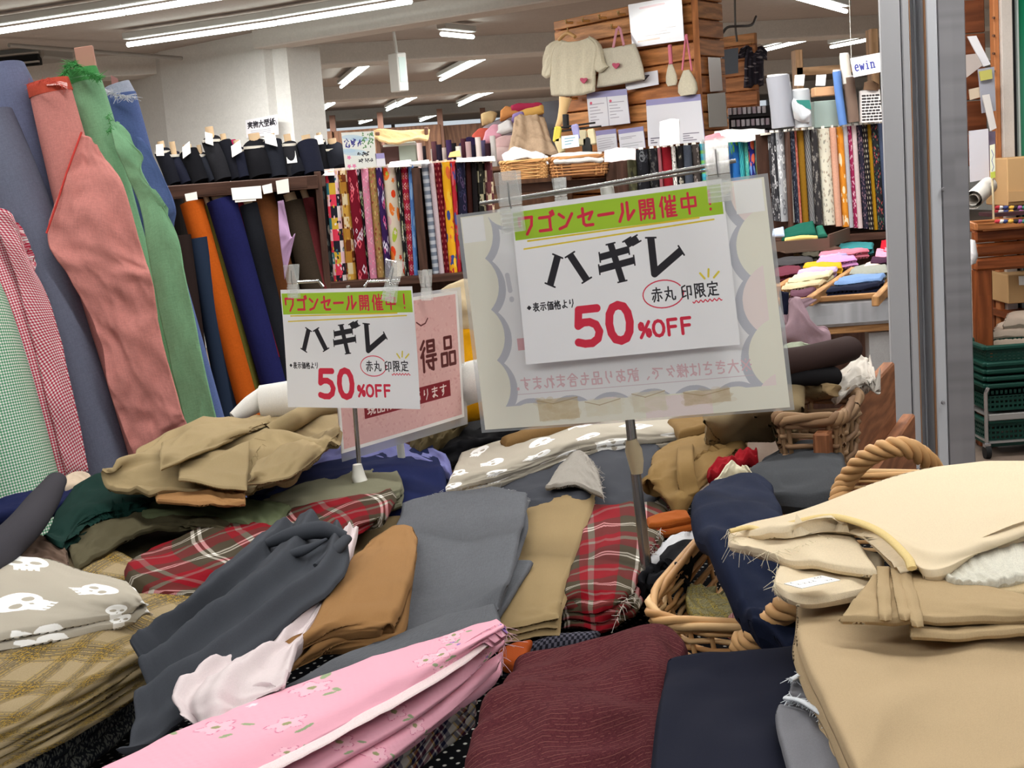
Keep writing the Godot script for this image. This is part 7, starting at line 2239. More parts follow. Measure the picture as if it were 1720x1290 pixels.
# ---------- bolts under the pillar and on the right ----------
func right_shelf() -> void:
	var d := 7.7
	var W := Color.WHITE
	var grp := "bolts under the slat pillar"
	var list := [
		["olive camouflage print bolt", 1055, 1068, "blobs", c8(58, 58, 40), [c8(44, 42, 34), c8(76, 74, 52)]], ["black bolt with silver bird print", 1068, 1088, "swirl", c8(24, 24, 28), [c8(90, 92, 96), c8(40, 40, 46)]], ["black bolt with grey leaf print", 1088, 1104, "flowers", c8(26, 25, 28), [c8(74, 72, 70), c8(46, 44, 46)]],
		["dusty rose narrow bolt", 1104, 1110, "plain", c8(150, 90, 96), [c8(130, 74, 82)]], ["deep red plain bolt", 1110, 1127, "plain", c8(134, 22, 34), [c8(116, 16, 28)]], ["white bolt with black specks", 1127, 1134, "small", c8(220, 216, 210), [c8(50, 48, 50)]], ["black bolt with cream flowers", 1134, 1147, "flowers", c8(30, 28, 30), [c8(180, 172, 160), c8(70, 70, 60)]],
		["slate blue and olive plain bolt", 1147, 1161, "plain", c8(70, 76, 88), [c8(60, 66, 76)]], ["grey-brown bolt with white roses", 1161, 1174, "flowers", c8(62, 56, 54), [c8(170, 160, 156), c8(90, 80, 76)]], ["turquoise barred bolt", 1176, 1185, "hstripes", W, [c8(70, 160, 176), c8(60, 140, 166), c8(110, 170, 90)]],
		["lime and royal blue landscape bolt", 1228, 1240, "blobs", c8(40, 100, 170), [c8(96, 170, 60), c8(50, 120, 190)]], ["turquoise palm print bolt", 1240, 1248, "diag", W, [c8(40, 160, 170), c8(30, 110, 140), c8(90, 196, 190)]], ["mint green print bolt", 1248, 1256, "small", c8(96, 196, 180), [c8(60, 160, 170), c8(160, 220, 200)]],
		["navy bolt with orange and blue petals", 1256, 1266, "blobs", c8(40, 40, 120), [c8(226, 110, 80), c8(120, 160, 220), c8(50, 50, 150)]], ["pale aqua and lime bolt", 1266, 1272, "blobs", c8(150, 206, 190), [c8(170, 200, 100), c8(120, 190, 206)]], ["rose pink plain bolt", 1281, 1294, "plain", c8(222, 130, 146), [c8(206, 110, 130)]]]
	var i := 0
	for q in list:
		var t := bolt_print(q[3], q[4], q[5], 60 + i)
		bolt(q[0] + " under the slat pillar", mat("pillar bolt %d" % i, q[4] if q[3] == "plain" else Color.WHITE, 0.85, {"tex": t, "scale": 1.0, "spec": 0.25}), q[1], q[2], 253 - (q[1] - 1055) * 0.095, q[1] + 12, q[2] + 12, 430 - (q[1] - 1055) * 0.06, d - 0.015 * (i % 2), grp)
		i += 1
	var brown := mat("dark shelf", c8(84, 58, 48), 0.55, {"tex": "wood", "scale": 1.6})
	var ps := thing("fabric_shelf", "brown shelf with bright bolts below the slat pillar", "shelf", Vector3(pd(1180, 300, d).x, 0, -d - 0.1))
	put(ps, "post", bolt_post(1272, 1281, 228, 1284, 1293, 430, d + 0.02), mat("orange post", c8(150, 88, 48), 0.6))
	var la := pd(1050, 436, d)
	var lb := pd(1300, 418, d)
	put(ps, "bottom_board", plank(la + Vector3(0, 0, -0.05), lb + Vector3(0, 0, -0.05), lb.y - 0.02, lb.y + 0.0, 0.3), brown)
	put(ps, "back_panel", plank(la + Vector3(0, 0, -0.2), lb + Vector3(0, 0, -0.2), 0, pd(1200, 250, d).y, 0.02), brown)
	for q in [["crumpled white and red papers beside the brown counter post", [1015, 270, 1068, 248], c8(230, 214, 212)], ["white tissue paper on top of the black bolts", [1108, 200, 1142, 244], c8(236, 236, 238)], ["coral pink folded trim over the turquoise bolts", [1184, 234, 1222, 228], c8(232, 140, 150)], ["white papers along the bright bolts' tops", [1200, 232, 1285, 220], c8(228, 230, 228)], ["white price card over the rose pink bolt", [1276, 228, 1292, 246], c8(238, 232, 230)]]:
		var r: Array = q[1]
		var y0: float = min(r[1], r[3])
		var y1: float = max(r[1], r[3])
		if y1 - y0 < 13:
			y0 -= 4
			y1 += 6
		cloth("crumpled_paper", q[0], mat("cp %d" % r[0], q[2], 0.7), [[[r[0], y0 + 4], [(r[0] + r[2]) / 2.0, y0], [r[2], y0]], [[r[0], y1 + 2], [(r[0] + r[2]) / 2.0, y1], [r[2], y1 - 3]]], [d - 0.06, d - 0.1], {"depth": true, "t": 0.01, "w": 0.01, "ws": 9.0, "nu": 20, "nv": 12, "cat": "paper"})
	# shelf of bolts beside the door post
	d = 7.1
	grp = "bolts on the shelf by the door"
	list = [
		["black and white scroll print bolt", 1296, 1304, "swirl", c8(40, 40, 44), [c8(190, 190, 192), c8(90, 90, 94)]], ["silver grey swirl print bolt", 1303, 1317, "swirl", c8(150, 152, 156), [c8(206, 208, 210), c8(100, 102, 108)]], ["white plain bolt", 1320, 1327, "plain", c8(220, 222, 216), [c8(206, 208, 202)]], ["navy bolt with grey sprigs", 1326, 1334, "small", c8(48, 52, 68), [c8(130, 136, 148)]],
		["salmon bolt with red flecks", 1333, 1339, "small", c8(226, 140, 122), [c8(190, 60, 60)]], ["mustard plain bolt", 1338, 1349, "plain", c8(158, 116, 34), [c8(140, 100, 26)]], ["black and white diagonal stripe bolt", 1349, 1360, "diag", W, [c8(44, 44, 48), c8(170, 170, 170)]], ["charcoal floral print bolt", 1360, 1372, "flowers", c8(54, 52, 54), [c8(96, 94, 92), c8(140, 136, 130)]],
		["cream bolt with fine grey flowers", 1372, 1393, "small", c8(214, 210, 192), [c8(150, 148, 134), c8(176, 160, 140)]], ["peach plain bolt", 1393, 1404, "plain", c8(232, 176, 150), [c8(222, 160, 134)]], ["orange bolt with white shapes", 1404, 1416, "blobs", c8(214, 138, 44), [c8(220, 146, 50), c8(232, 214, 180), c8(206, 128, 40)]], ["pale grey plain bolt", 1416, 1423, "plain", c8(190, 188, 194), [c8(176, 174, 182)]],
		["magenta print bolt with white sprigs", 1422, 1431, "small", c8(150, 40, 80), [c8(226, 200, 210)]], ["pale pink plain bolt", 1430, 1438, "plain", c8(222, 200, 200), [c8(210, 188, 190)]], ["midnight bolt with rose sprigs", 1438, 1448, "small", c8(44, 42, 58), [c8(140, 110, 120)]], ["black bolt with white pin dots", 1448, 1456, "dots", c8(34, 30, 32), [c8(40, 36, 38), c8(206, 196, 170)]],
		["golden mustard narrow bolt", 1456, 1463, "plain", c8(190, 142, 30), [c8(170, 126, 24)]], ["black bolt with green and red sprigs", 1463, 1474, "small", c8(34, 36, 40), [c8(170, 80, 80), c8(90, 130, 110)]], ["slate blue plain bolt", 1473, 1482, "plain", c8(84, 96, 124), [c8(74, 86, 112)]], ["rust brown plain bolt", 1482, 1496, "plain", c8(162, 96, 72), [c8(150, 86, 64)]]]
	i = 0
	for q in list:
		var t := bolt_print(q[3], q[4], q[5], 90 + i)
		var y1: float = 372.0 + (q[1] - 1300) * 0.09
		bolt(q[0] + " on the shelf by the door post", mat("door bolt %d" % i, q[4] if q[3] == "plain" else Color.WHITE, 0.85, {"tex": t, "scale": 1.0, "spec": 0.25}), q[1], q[2], 223 - (q[1] - 1300) * 0.09, q[1] + 9 + i * 0.2, q[2] + 9 + i * 0.2, min(y1, 386.0), d - 0.015 * (i % 2), grp)
		i += 1
	var rs := thing("fabric_shelf", "dark shelf with upright bolts next to the steel door post", "shelf", Vector3(pd(1400, 400, d).x, 0, -d - 0.1))
	var ra := pd(1290, 388, d)
	var rb := pd(1520, 386, d)
	put(rs, "bottom_board", plank(ra + Vector3(0, 0, -0.05), rb + Vector3(0, 0, -0.05), rb.y - 0.03, rb.y, 0.3), brown)
	put(rs, "back_panel", plank(ra + Vector3(0, 0, -0.22), rb + Vector3(0, 0, -0.22), 0, pd(1400, 216, d).y, 0.02), brown)
	put(rs, "top_board", plank(pd(1290, 224, d) + Vector3(0, 0, -0.12), pd(1520, 204, d) + Vector3(0, 0, -0.12), pd(1400, 214, d).y - 0.012, pd(1400, 214, d).y - 0.002, 0.2), mat("pale top", c8(214, 206, 192), 0.7))
	put(rs, "post", bolt_post(1316, 1321, 222, 1326, 1331, 384, d - 0.03), brown)
	# things standing on that shelf
	var grp2 := "rolls standing on the shelf by the door"
	for q in [["tall silver-grey vinyl roll with a loose flap", [[1306, 128], [1312, 170], [1316, 214]], 0.056, [146, 148, 156], 0.3], ["short white vinyl roll with a green label", [[1344, 152], [1346, 180], [1348, 214]], 0.046, [176, 180, 184], 0.3], ["blue denim-print paper roll", [[1405, 120], [1410, 165], [1416, 210]], 0.02, [86, 126, 190], 0.7], ["pale ivory roll behind the blue roll", [[1418, 92], [1420, 112], [1424, 140]], 0.024, [224, 216, 204], 0.7], ["brown fur-like roll behind the printed bag", [[1425, 130], [1430, 170], [1434, 205]], 0.028, [112, 92, 80], 0.95]]:
		var o := thing("display_roll", q[0] + " on the shelf by the door", "cloth roll", pd(q[1][2][0], q[1][2][1], d - 0.05), grp2)
		var pts := []
		for p in q[1]:
			pts.append([p[0], p[1], d - 0.05])
		roll_tube(o, "rolled_sheet", pts, [q[2]], mat("dr %s" % q[0], c8(q[3][0], q[3][1], q[3][2]), q[4], {"spec": 0.5}), 0.003)
		var t := pd(q[1][0][0], q[1][0][1], d - 0.05)
		var cp := MB.new()
		cp.tube([t - Vector3(0, 0.002, 0), t + Vector3(0, 0.008, 0)], [q[2] * 0.9], 16)
		put(o, "roll_end", cp, mat("roll end", c8(226, 226, 226), 0.6))
	var tl := MB.new()
	tl.sheet(grid3(rows_h([[[1333, 164], [1348, 172], [1362, 186]], [[1330, 176], [1348, 196], [1362, 190]], [[1334, 200], [1346, 206], [1360, 206]]], [d - 0.1, d - 0.115, d - 0.1]), true), {"t": 0.004, "w": 0.002, "face": Vector3(0, 0, 1)}, wrinkle)
	one("vinyl_flap", "white vinyl flap wrapped around the short roll", "vinyl", tl, mat("vinyl", c8(184, 188, 192), 0.25, {"spec": 0.6}))
	var gl := MB.new()
	sheet_on(gl, pd(1337, 168, d - 0.105), pd(1360, 168, d - 0.105), pd(1363, 184, d - 0.105), pd(1342, 178, d - 0.105), 0.002)
	one("green_label", "teal green label inside the short vinyl roll", "label", gl, mat("glabel", c8(46, 120, 110), 0.6))
	var bxs := MB.new()
	bxs.box(pd(1385, 192, d + 0.05), Vector3(0.12, 0.13, 0.08), Basis.IDENTITY, 0.004)
	one("pale_green_box", "pale green packaged sheet leaning between the rolls", "package", bxs, mat("pgreen", c8(150, 166, 160), 0.3))
	var bxo := MB.new()
	bxo.box(pd(1384, 154, d + 0.05), Vector3(0.11, 0.045, 0.09), Basis.IDENTITY, 0.004)
	one("orange_box", "small orange and cream box above the pale green package", "box", bxo, mat("obox", c8(206, 160, 120), 0.6))
	i = 0
	for q in [[1335, 126, 1352, 144], [1371, 126, 1388, 144]]:
		var mb := MB.new()
		sheet_on(mb, pd(q[0], q[1], d), pd(q[2], q[1] - 1, d), pd(q[2] - 2, q[3], d), pd(q[0] - 1, q[3], d), 0.003)
		one("white_card", ["blank white card clipped above the short vinyl roll", "tilted white card on the wooden crossbar"][i], "card", mb, mat("wcard", c8(236, 234, 230), 0.7))
		i += 1
	# printed drawstring bag
	var bi := new_image(96, 128, c8(226, 222, 220))
	for r in 9:
		var x := 4.0
		while x < 90:
			var w := 5.0 + hash2(int(x), r) * 11.0
			stroke(bi, [Vector2(x, 22 + r * 12), Vector2(x + w, 22 + r * 12)], 7, c8(50, 46, 48))
			x += w + 9
	var bag := thing("printed_bag", "white bag with rows of black print and dark top", "bag", pd(1465, 206, d - 0.08))
	var bm := MB.new()
	sheet_on(bm, pd(1447, 152, d - 0.1), pd(1478, 150, d - 0.1), pd(1482, 204, d - 0.1), pd(1448, 206, d - 0.1), 0.05)
	put(bag, "bag_body", bm, mat("bag print", Color.WHITE, 0.85, {"tex": as_tex(bi), "scale": 1.0}))
	var bt := MB.new()
	bt.tube([pd(1463, 152, d - 0.08), pd(1464, 140, d - 0.08), pd(1466, 136, d - 0.08)], [0.038, 0.035, 0.01], 14)
	put(bag, "bag_top", bt, fab(122, 96, 76))
	# wooden frame and the hanging banner
	var fr := thing("display_posts", "pale wooden frame posts behind the door-side shelf", "frame", pd(1400, 150, 8.4))
	put(fr, "post", bolt_post(1330, 1342, 85, 1358, 1370, 655, 8.4), mat("pale post", c8(206, 164, 126), 0.6, {"tex": "wood", "scale": 1.0}))
	put(fr, "post", bolt_post(1454, 1466, 50, 1482, 1494, 648, 8.4), mat("pale post", c8(206, 164, 126), 0.6))
	put(fr, "cross_bar", plank_px(1336, 114, 1470, 106, 8.38, 0.045), mat("pale post", c8(206, 164, 126), 0.6))
	var im := new_image(220, 120, c8(234, 234, 238))
	write(im, "ewin", Vector2(12, 30), Vector2(25, 60), 28, 7, c8(66, 72, 150))
	var bn := MB.new()
	sheet_on(bn, pd(1428, 98, 6.9), pd(1500, 84, 6.9), pd(1504, 116, 6.9), pd(1434, 130, 6.9), 0.004)
	var wb2 := thing("word_banner", "white cloth banner with blue letters beside the door post", "banner", pd(1466, 124, 6.9))
	put(wb2, "cloth_panel", bn, mat("banner", Color.WHITE, 0.8, {"tex": as_tex(im), "scale": 1.0}))
	for q in [[1430, 98], [1498, 85]]:
		var cd := MB.new()
		var p := pd(q[0], q[1], 6.9)
		cd.tube([p, Vector3(p.x, 2.75, p.z)], [0.0015], 5)
		put(wb2, "hanging_cord", cd, mat("white joint", c8(222, 220, 212), 0.4))
	sale_table()

func sale_table() -> void:
	var o := thing("remnant_table", "table with silver-wrapped edge and wooden tray dividers", "table", Vector3(1.3, 0, -5.9))
	var h := 0.9
	var a := ph(1326, 508, h)
	var b := ph(1512, 495, h)
	var back := Vector3(0.05, 0, -1.5)
	var wood := mat("tray wood", c8(196, 148, 100), 0.6, {"tex": "wood", "scale": 2.0})
	var tm := (a + b) / 2 + back / 2
	var top := MB.new()
	top.box(Vector3(tm.x - 0.15, h - 0.03, tm.z), Vector3(a.distance_to(b) + 0.3, 0.04, 1.5), Basis.IDENTITY, 0.004)
	put(o, "table_top", top, wood)
	put(o, "silver_edge", plank(a + Vector3(-0.3, 0, 0.0), b + Vector3(0.02, 0, 0.0), h - 0.1, h - 0.005, 0.03, 0.012), mat("silver wrap", c8(196, 198, 204), 0.4, {"metal": 0.2, "tex": "brushed", "scale": 1.2}))
	put(o, "wood_rail", plank(a + Vector3(-0.3, 0, -0.02), b + Vector3(0.02, 0, -0.02), h - 0.128, h - 0.1, 0.03, 0.003), wood)
	var lg := pd(1478, 600, 5.2)
	put(o, "leg", slab(Vector3(lg.x, 0.38, lg.z), Vector3(0.09, 0.77, 0.06), 0.0), mat("white leg", c8(170, 168, 168), 0.6, {"tex": "plaster", "scale": 4.0}))
	for p in [Vector3(-0.55, 0, -1.3), Vector3(0.45, 0, -1.3), Vector3(-0.7, 0, -0.1)]:
		put(o, "leg", slab(Vector3(tm.x + p.x, 0.43, a.z + p.z), Vector3(0.07, 0.86, 0.07), 0.0), wood)
	for q in [[1360, 500, 1434, 450], [1305, 482, 1330, 468], [1470, 500, 1500, 470]]:
		put(o, "divider", plank(ph(q[0], q[1], h + 0.03), ph(q[2], q[3], h + 0.03), h, h + 0.035, 0.025, 0.003), wood)
	put(o, "front_lip", plank(a + Vector3(-0.3, 0, 0.01), b + Vector3(0.02, 0, 0.01), h - 0.005, h + 0.015, 0.02, 0.003), wood)
	var grp := "folded remnant packs on the table"
	var packs := [
		["navy blue pack nearest the tray's front lip", [30, 34, 54], [1386, 490, 1476, 480], [1400, 478, 1486, 470], 0.94], ["denim blue pack behind the navy pack", [120, 150, 196], [1400, 478, 1480, 470], [1412, 464, 1488, 458], 0.955], ["grey-green knotted pack at the divider's end", [150, 152, 142], [1426, 458, 1492, 456], [1436, 446, 1490, 442], 0.955],
		["red-white edge pack behind the grey-green pack", [226, 196, 190], [1450, 448, 1494, 444], [1456, 440, 1494, 436], 0.96], ["cream lace pack in the left tray", [224, 214, 176], [1322, 474, 1392, 464], [1336, 460, 1402, 452], 0.955], ["ivory frilled pack before the cream pack", [216, 196, 158], [1312, 486, 1376, 478], [1322, 472, 1390, 466], 0.94], ["patchwork dark pack at the tray's left front", [100, 66, 80], [1328, 498, 1364, 494], [1326, 486, 1372, 480], 0.925],
		["lilac edged pack behind the cream lace", [196, 170, 206], [1338, 460, 1406, 454], [1342, 452, 1408, 446], 0.96], ["golden yellow dotted pack in the middle row", [222, 164, 40], [1348, 450, 1414, 448], [1352, 440, 1414, 440], 0.965], ["charcoal flat pack beside the yellow pack", [66, 64, 66], [1300, 444, 1366, 438], [1302, 434, 1366, 428], 0.965], ["wine striped pack stacked at the left", [104, 48, 62], [1300, 462, 1346, 458], [1302, 448, 1346, 446], 0.955],
		["orchid pink pack across the middle", [214, 150, 206], [1370, 442, 1440, 436], [1376, 432, 1436, 428], 0.97], ["lavender pack under the gingham pack", [180, 166, 210], [1376, 432, 1424, 428], [1380, 424, 1424, 422], 0.975], ["pink gingham pack laid across", [222, 130, 150], [1374, 430, 1460, 420], [1378, 422, 1456, 414], 0.98], ["dark olive long pack behind the gingham", [70, 66, 56], [1332, 424, 1376, 430], [1332, 414, 1378, 420], 0.98],
		["teal green pack at the table's rear", [60, 136, 140], [1406, 418, 1466, 416], [1412, 408, 1468, 406], 0.985], ["white pack edged with gold at the rear", [224, 220, 210], [1346, 418, 1400, 418], [1350, 412, 1398, 412], 0.985], ["scarlet pack with white spots by the post", [206, 30, 50], [1478, 424, 1498, 428], [1480, 402, 1498, 402], 0.985], ["rose pink card pack by the post", [232, 150, 176], [1470, 430, 1494, 430], [1472, 416, 1492, 416], 0.985],
		["dark plum pack with a white pompom", [70, 40, 60], [1462, 440, 1496, 438], [1464, 430, 1496, 428], 0.975], ["red folded pack at the rear", [196, 40, 36], [1356, 416, 1390, 412], [1362, 410, 1388, 408], 0.99]]
	for q in packs:
		var f: Array = q[2]
		var r: Array = q[3]
		cloth("remnant_pack", q[0], fab(q[1][0], q[1][1], q[1][2], "linen", 8.0), [[[r[0], r[1]], [(r[0] + r[2]) / 2.0, (r[1] + r[3]) / 2.0 - 1], [r[2], r[3]]], [[f[0], f[1]], [(f[0] + f[2]) / 2.0, (f[1] + f[3]) / 2.0 + 1], [f[2], f[3]]]], [q[4], q[4]], {"t": 0.022, "layers": 2, "w": 0.005, "nu": 16, "nv": 10, "group": grp, "cat": "fabric pack"})
	# brown carton tray with green cloth
	var ct := thing("carton_tray", "open brown cardboard tray with a dark green folded cloth", "box", ph(1350, 418, 0.98))
	var cm := mat("dark carton", c8(98, 78, 66), 0.8)
	var p0 := pd(1300, 412, 6.5)
	var p1 := pd(1392, 402, 6.5)
	var p2 := pd(1426, 382, 6.95)
	put(ct, "front_wall", plank(p0, p1, p0.y - 0.03, p0.y + 0.015, 0.008), cm)
	put(ct, "side_wall", plank(p1, p2, p0.y - 0.03, p0.y + 0.03, 0.008), cm)
	put(ct, "carton_floor", plank(p0 + Vector3(0.05, 0, -0.2), p1 + Vector3(0.05, 0, -0.2), p0.y - 0.04, p0.y - 0.03, 0.42), cm)
	cloth("green_folded_cloth", "dark green cloth folded over in the cardboard tray", fab(26, 84, 70), [[[1316, 384], [1345, 374], [1366, 368]], [[1312, 398], [1345, 394], [1372, 390]]], [6.75, 6.6], {"depth": true, "t": 0.03, "w": 0.004})
	cloth("green_folded_cloth", "lighter green cloth beside the dark green one in the tray", fab(44, 106, 88), [[[1370, 378], [1382, 376]], [[1372, 394], [1390, 392]]], [6.78, 6.65], {"depth": true, "t": 0.03, "w": 0.004})
	cloth("pale_blue_cloth", "pale blue scrap at the corner of the cardboard tray", fab(186, 200, 226), [[[1297, 384], [1316, 380]], [[1297, 394], [1318, 392]]], [6.7, 6.6], {"depth": true, "t": 0.02, "w": 0.004})
	cloth("yellow_edge_cloth", "white and yellow cloth edge in front of the green fold", fab(226, 196, 120), [[[1318, 398], [1350, 394], [1374, 394]], [[1318, 403], [1350, 400], [1374, 398]]], [6.56, 6.54], {"depth": true, "t": 0.02, "w": 0.003})

# ---------- door post and the room beyond it ----------
func doorway() -> void:
	var alu := mat("door grey", c8(166, 166, 170), 0.5)
	var alu2 := mat("door light", c8(182, 184, 190), 0.45)
	var steel := mat("door steel", c8(150, 148, 152), 0.35, {"metal": 0.35, "tex": "brushed", "scale": 1.0, "sv": 0.4})
	var trimm := mat("door trim", c8(158, 118, 88), 0.6)
	var d := 3.95
	var o := thing("door_post", "grey metal sliding-door post with dark slot and steel panel", "door post", Vector3(pd(1560, 400, d).x, 0, -d))
	var seg := func(called: String, x0: float, x1: float, m: Material, back := 0.0, thick := 0.12) -> void:
		var a := pd(x0, 400, d)
		var b := pd(x1, 400, d)
		put(o, called, slab(Vector3((a.x + b.x) / 2, 1.35, -d - thick / 2 - back), Vector3(b.x - a.x, 2.7, thick), 0.0, 0.003), m)
	seg.call("frame_face", 1491, 1523.5, alu, 0.0, 0.02)
	seg.call("frame_groove", 1523.5, 1525.5, mat("groove black", c8(30, 30, 32), 0.6), 0.01)
	seg.call("frame_face", 1525.5, 1538, alu)
	seg.call("wood_strip", 1538, 1540.5, trimm, 0.004, 0.015)
	seg.call("slot", 1534, 1570, alu, 0.13)
	seg.call("wood_strip", 1564, 1566, trimm, 0.004, 0.015)
	seg.call("frame_edge", 1566, 1584, alu2)
	seg.call("frame_groove", 1584, 1585.5, mat("groove black", c8(30, 30, 32), 0.6), 0.006)
	seg.call("steel_panel", 1585.5, 1631, steel, 0.004)
	for y in [318, 676]:
		var p := pd(1584, y, d - 0.005)
		var mb := MB.new()
		mb.tube([p, p + Vector3(0, 0, 0.008)], [0.006, 0.004], 10)
		put(o, "screw", mb, steel)

func right_room() -> void:
	var d := 7.0
	var bw := mat("brown boards", c8(116, 64, 36), 0.55, {"tex": "wood", "scale": 1.0})
	var wl := thing("board_wall", "dark brown board wall behind the hanging packets", "wall panel", Vector3(pd(1650, 100, d).x, 0, -d - 0.1))
	for k in 9:
		put(wl, "board", plank(pd(1600, 200, d) + Vector3(0, 0, -0.1), pd(1668, 200, d) + Vector3(0, 0, -0.1), 1.3 + k * 0.16, 1.3 + k * 0.16 + 0.154, 0.03, 0.004), bw)
	put(wl, "edge_post", plank(pd(1669, 200, d), pd(1678, 200, d), 0, 2.7, 0.06, 0.004), mat("edge post", c8(176, 112, 68), 0.6))
	for k in 9:
		var p := pd(1670, 30 + k * 30, d - 0.04)
		var mb := MB.new()
		mb.tube([p, p + Vector3(-0.01, 0, 0.012)], [0.006], 8)
		put(wl, "peg", mb, mat("peg", c8(96, 60, 40), 0.6))
	var wf := thing("white_board_strip", "white painted upright board beside the green panel", "board", Vector3(pd(1690, 100, d).x, 0, -d))
	put(wf, "board", plank(pd(1681, 150, d - 0.03), pd(1700, 150, d - 0.03), 0, 2.7, 0.05, 0.003), mat("painted white", c8(206, 196, 188), 0.6, {"tex": "plaster", "scale": 4.0}))
	put(wf, "black_strip", plank(pd(1700, 150, d), pd(1707, 150, d), 0, 2.7, 0.04), mat("black strip", c8(26, 24, 26), 0.5))
	put(wf, "grey_strip", plank(pd(1707, 150, d - 0.02), pd(1710, 150, d - 0.02), 0, 2.7, 0.05), mat("grey strip", c8(170, 180, 176), 0.4))
	var gp := thing("green_partition", "glossy green partition at the picture's right edge", "panel", Vector3(pd(1800, 100, d).x, 0, -d))
	put(gp, "panel_face", plank(pd(1710, 150, d), pd(1900, 150, d + 0.05), 0.0, 2.7, 0.04), mat("green gloss", c8(10, 128, 88), 0.15, {"spec": 0.6}))
	# packets hanging on the boards
	var grp := "packets hanging on the brown boards"
	var clear := func(i: int, c: Color) -> StandardMaterial3D: return mat("packet %d" % i, c, 0.2, {"spec": 0.6})
	var pk := [
		["white ruler strip slanting on the brown boards", [[1625, 61], [1640, 60], [1664, 108], [1652, 112]], c8(222, 220, 224), 6.92], ["clear packet with a yellow-green label", [[1643, 116], [1670, 112], [1673, 186], [1650, 190]], c8(150, 150, 160), 6.86], ["grey round disc packet", [[1622, 92], [1640, 90], [1650, 110], [1624, 130]], c8(176, 164, 158), 6.9], ["yellow label on the clear packet", [[1645, 120], [1666, 116], [1667, 132], [1648, 136]], c8(178, 172, 90), 6.84],
		["beige comb-like packet on the brown boards", [[1628, 150], [1646, 146], [1650, 162], [1630, 168]], c8(190, 172, 150), 6.88], ["white strip packet below the comb packet", [[1650, 160], [1662, 158], [1674, 215], [1664, 220]], c8(206, 200, 196), 6.82], ["clear white packet hanging low beside the post", [[1628, 220], [1660, 216], [1662, 300], [1630, 306]], c8(204, 202, 210), 6.85], ["violet striped packet behind the low packet", [[1655, 222], [1672, 220], [1672, 280], [1657, 290]], c8(120, 104, 130), 6.88]]
	var i := 0
	for q in pk:
		var mb := MB.new()
		var p: Array = q[1]
		sheet_on(mb, pd(p[0][0], p[0][1], q[3]), pd(p[1][0], p[1][1], q[3]), pd(p[2][0], p[2][1], q[3]), pd(p[3][0], p[3][1], q[3]), 0.01)
		one("hanging_packet", q[0], "packet", mb, clear.call(i, q[2]), grp)
		i += 1
	var tb := MB.new()
	tb.tube([pd(1634, 336, 6.3), pd(1660, 312, 6.6)], [0.04], 20, false)
	tb.tube([pd(1634, 336, 6.3), pd(1660, 312, 6.6)], [0.024], 20, false)
	one("white_tube", "white cardboard tube with dark hollow end", "tube", tb, mat("white tube", c8(218, 212, 204), 0.6))
	var im := new_image(40, 128, c8(226, 226, 200))
	stroke(im, [Vector2(12, 20), Vector2(28, 40), Vector2(12, 60), Vector2(28, 86), Vector2(14, 100)], 4, c8(90, 100, 170))
	im.fill_rect(Rect2i(0, 104, 40, 24), c8(190, 196, 80))
	var lb := thing("narrow_label_sign", "narrow handwritten label on a stick beside the carton", "sign", pd(1668, 366, 6.4))
	var l1 := MB.new()
	sheet_on(l1, pd(1663, 244, 6.4), pd(1671, 242, 6.4), pd(1672, 298, 6.4), pd(1664, 300, 6.4), 0.004)
	put(lb, "label_card", l1, mat("label card", Color.WHITE, 0.7, {"tex": as_tex(im), "scale": 1.0}))
	var l2 := MB.new()
	l2.tube([pd(1667, 300, 6.41), pd(1669, 368, 6.41)], [0.005], 6)
	put(lb, "stick", l2, mat("stick", c8(214, 196, 160), 0.7))
	# table with cartons and trays
	var tw := mat("red-brown table", c8(150, 82, 44), 0.45, {"tex": "wood", "scale": 1.2})
	var t := thing("wooden_table", "red-brown wooden table of thick planks with boxes on it", "table", Vector3(pd(1720, 500, 6.6).x, 0, -6.9))
	for k in 3:
		var y0 := 386 + k * 24
		var a := pd(1634, y0, 6.6)
		var yb := pd(1634, y0 + 22, 6.6).y
		put(t, "front_plank", plank(a, pd(1850, y0, 6.6), yb, a.y, 0.06, 0.012), tw)
	put(t, "table_top", plank(pd(1634, 384, 6.95), pd(1850, 384, 6.95), pd(1634, 388, 6.6).y - 0.03, pd(1634, 388, 6.6).y, 0.75, 0.004), tw)
	var la := pd(1637, 500, 6.62)
	put(t, "leg", plank(la, pd(1663, 500, 6.62), 0, pd(1637, 452, 6.62).y, 0.08, 0.006), tw)
	put(t, "leg", plank(pd(1665, 500, 7.1), pd(1674, 500, 7.1), 0, 0.85, 0.08, 0.006), tw)
	put(t, "lower_shelf", plank(pd(1670, 515, 7.0), pd(1850, 515, 7.0), pd(1690, 522, 6.9).y - 0.03, pd(1690, 522, 6.9).y, 0.5), tw)
	var cardb := mat("cardboard", c8(190, 152, 106), 0.85)
	var bx := thing("cardboard_box", "brown cardboard box standing on the red-brown table", "box", pd(1710, 362, 6.9))
	var c0 := pd(1674, 345, 6.85)
	put(bx, "box_body", plank(c0, pd(1850, 345, 6.85), c0.y, pd(1674, 266, 6.85).y, 0.3, 0.004), cardb)
	put(bx, "box_flap", plank(c0 + Vector3(0, 0, 0.16), pd(1850, 345, 6.69), c0.y + 0.02, pd(1674, 322, 6.85).y, 0.01), cardb)
	var b2 := thing("cardboard_box", "brown cardboard box with white label under the table", "box", pd(1710, 506, 6.9))
	var c2 := pd(1675, 506, 6.95)
	put(b2, "box_body", plank(c2, pd(1850, 506, 6.95), c2.y, pd(1675, 458, 6.95).y, 0.3, 0.004), cardb)
	var wlbl := MB.new()
	sheet_on(wlbl, pd(1711, 464, 6.78), pd(1760, 462, 6.78), pd(1760, 478, 6.78), pd(1712, 479, 6.78), 0.002)
	put(b2, "white_label", wlbl, mat("wcard", c8(236, 234, 230), 0.7))
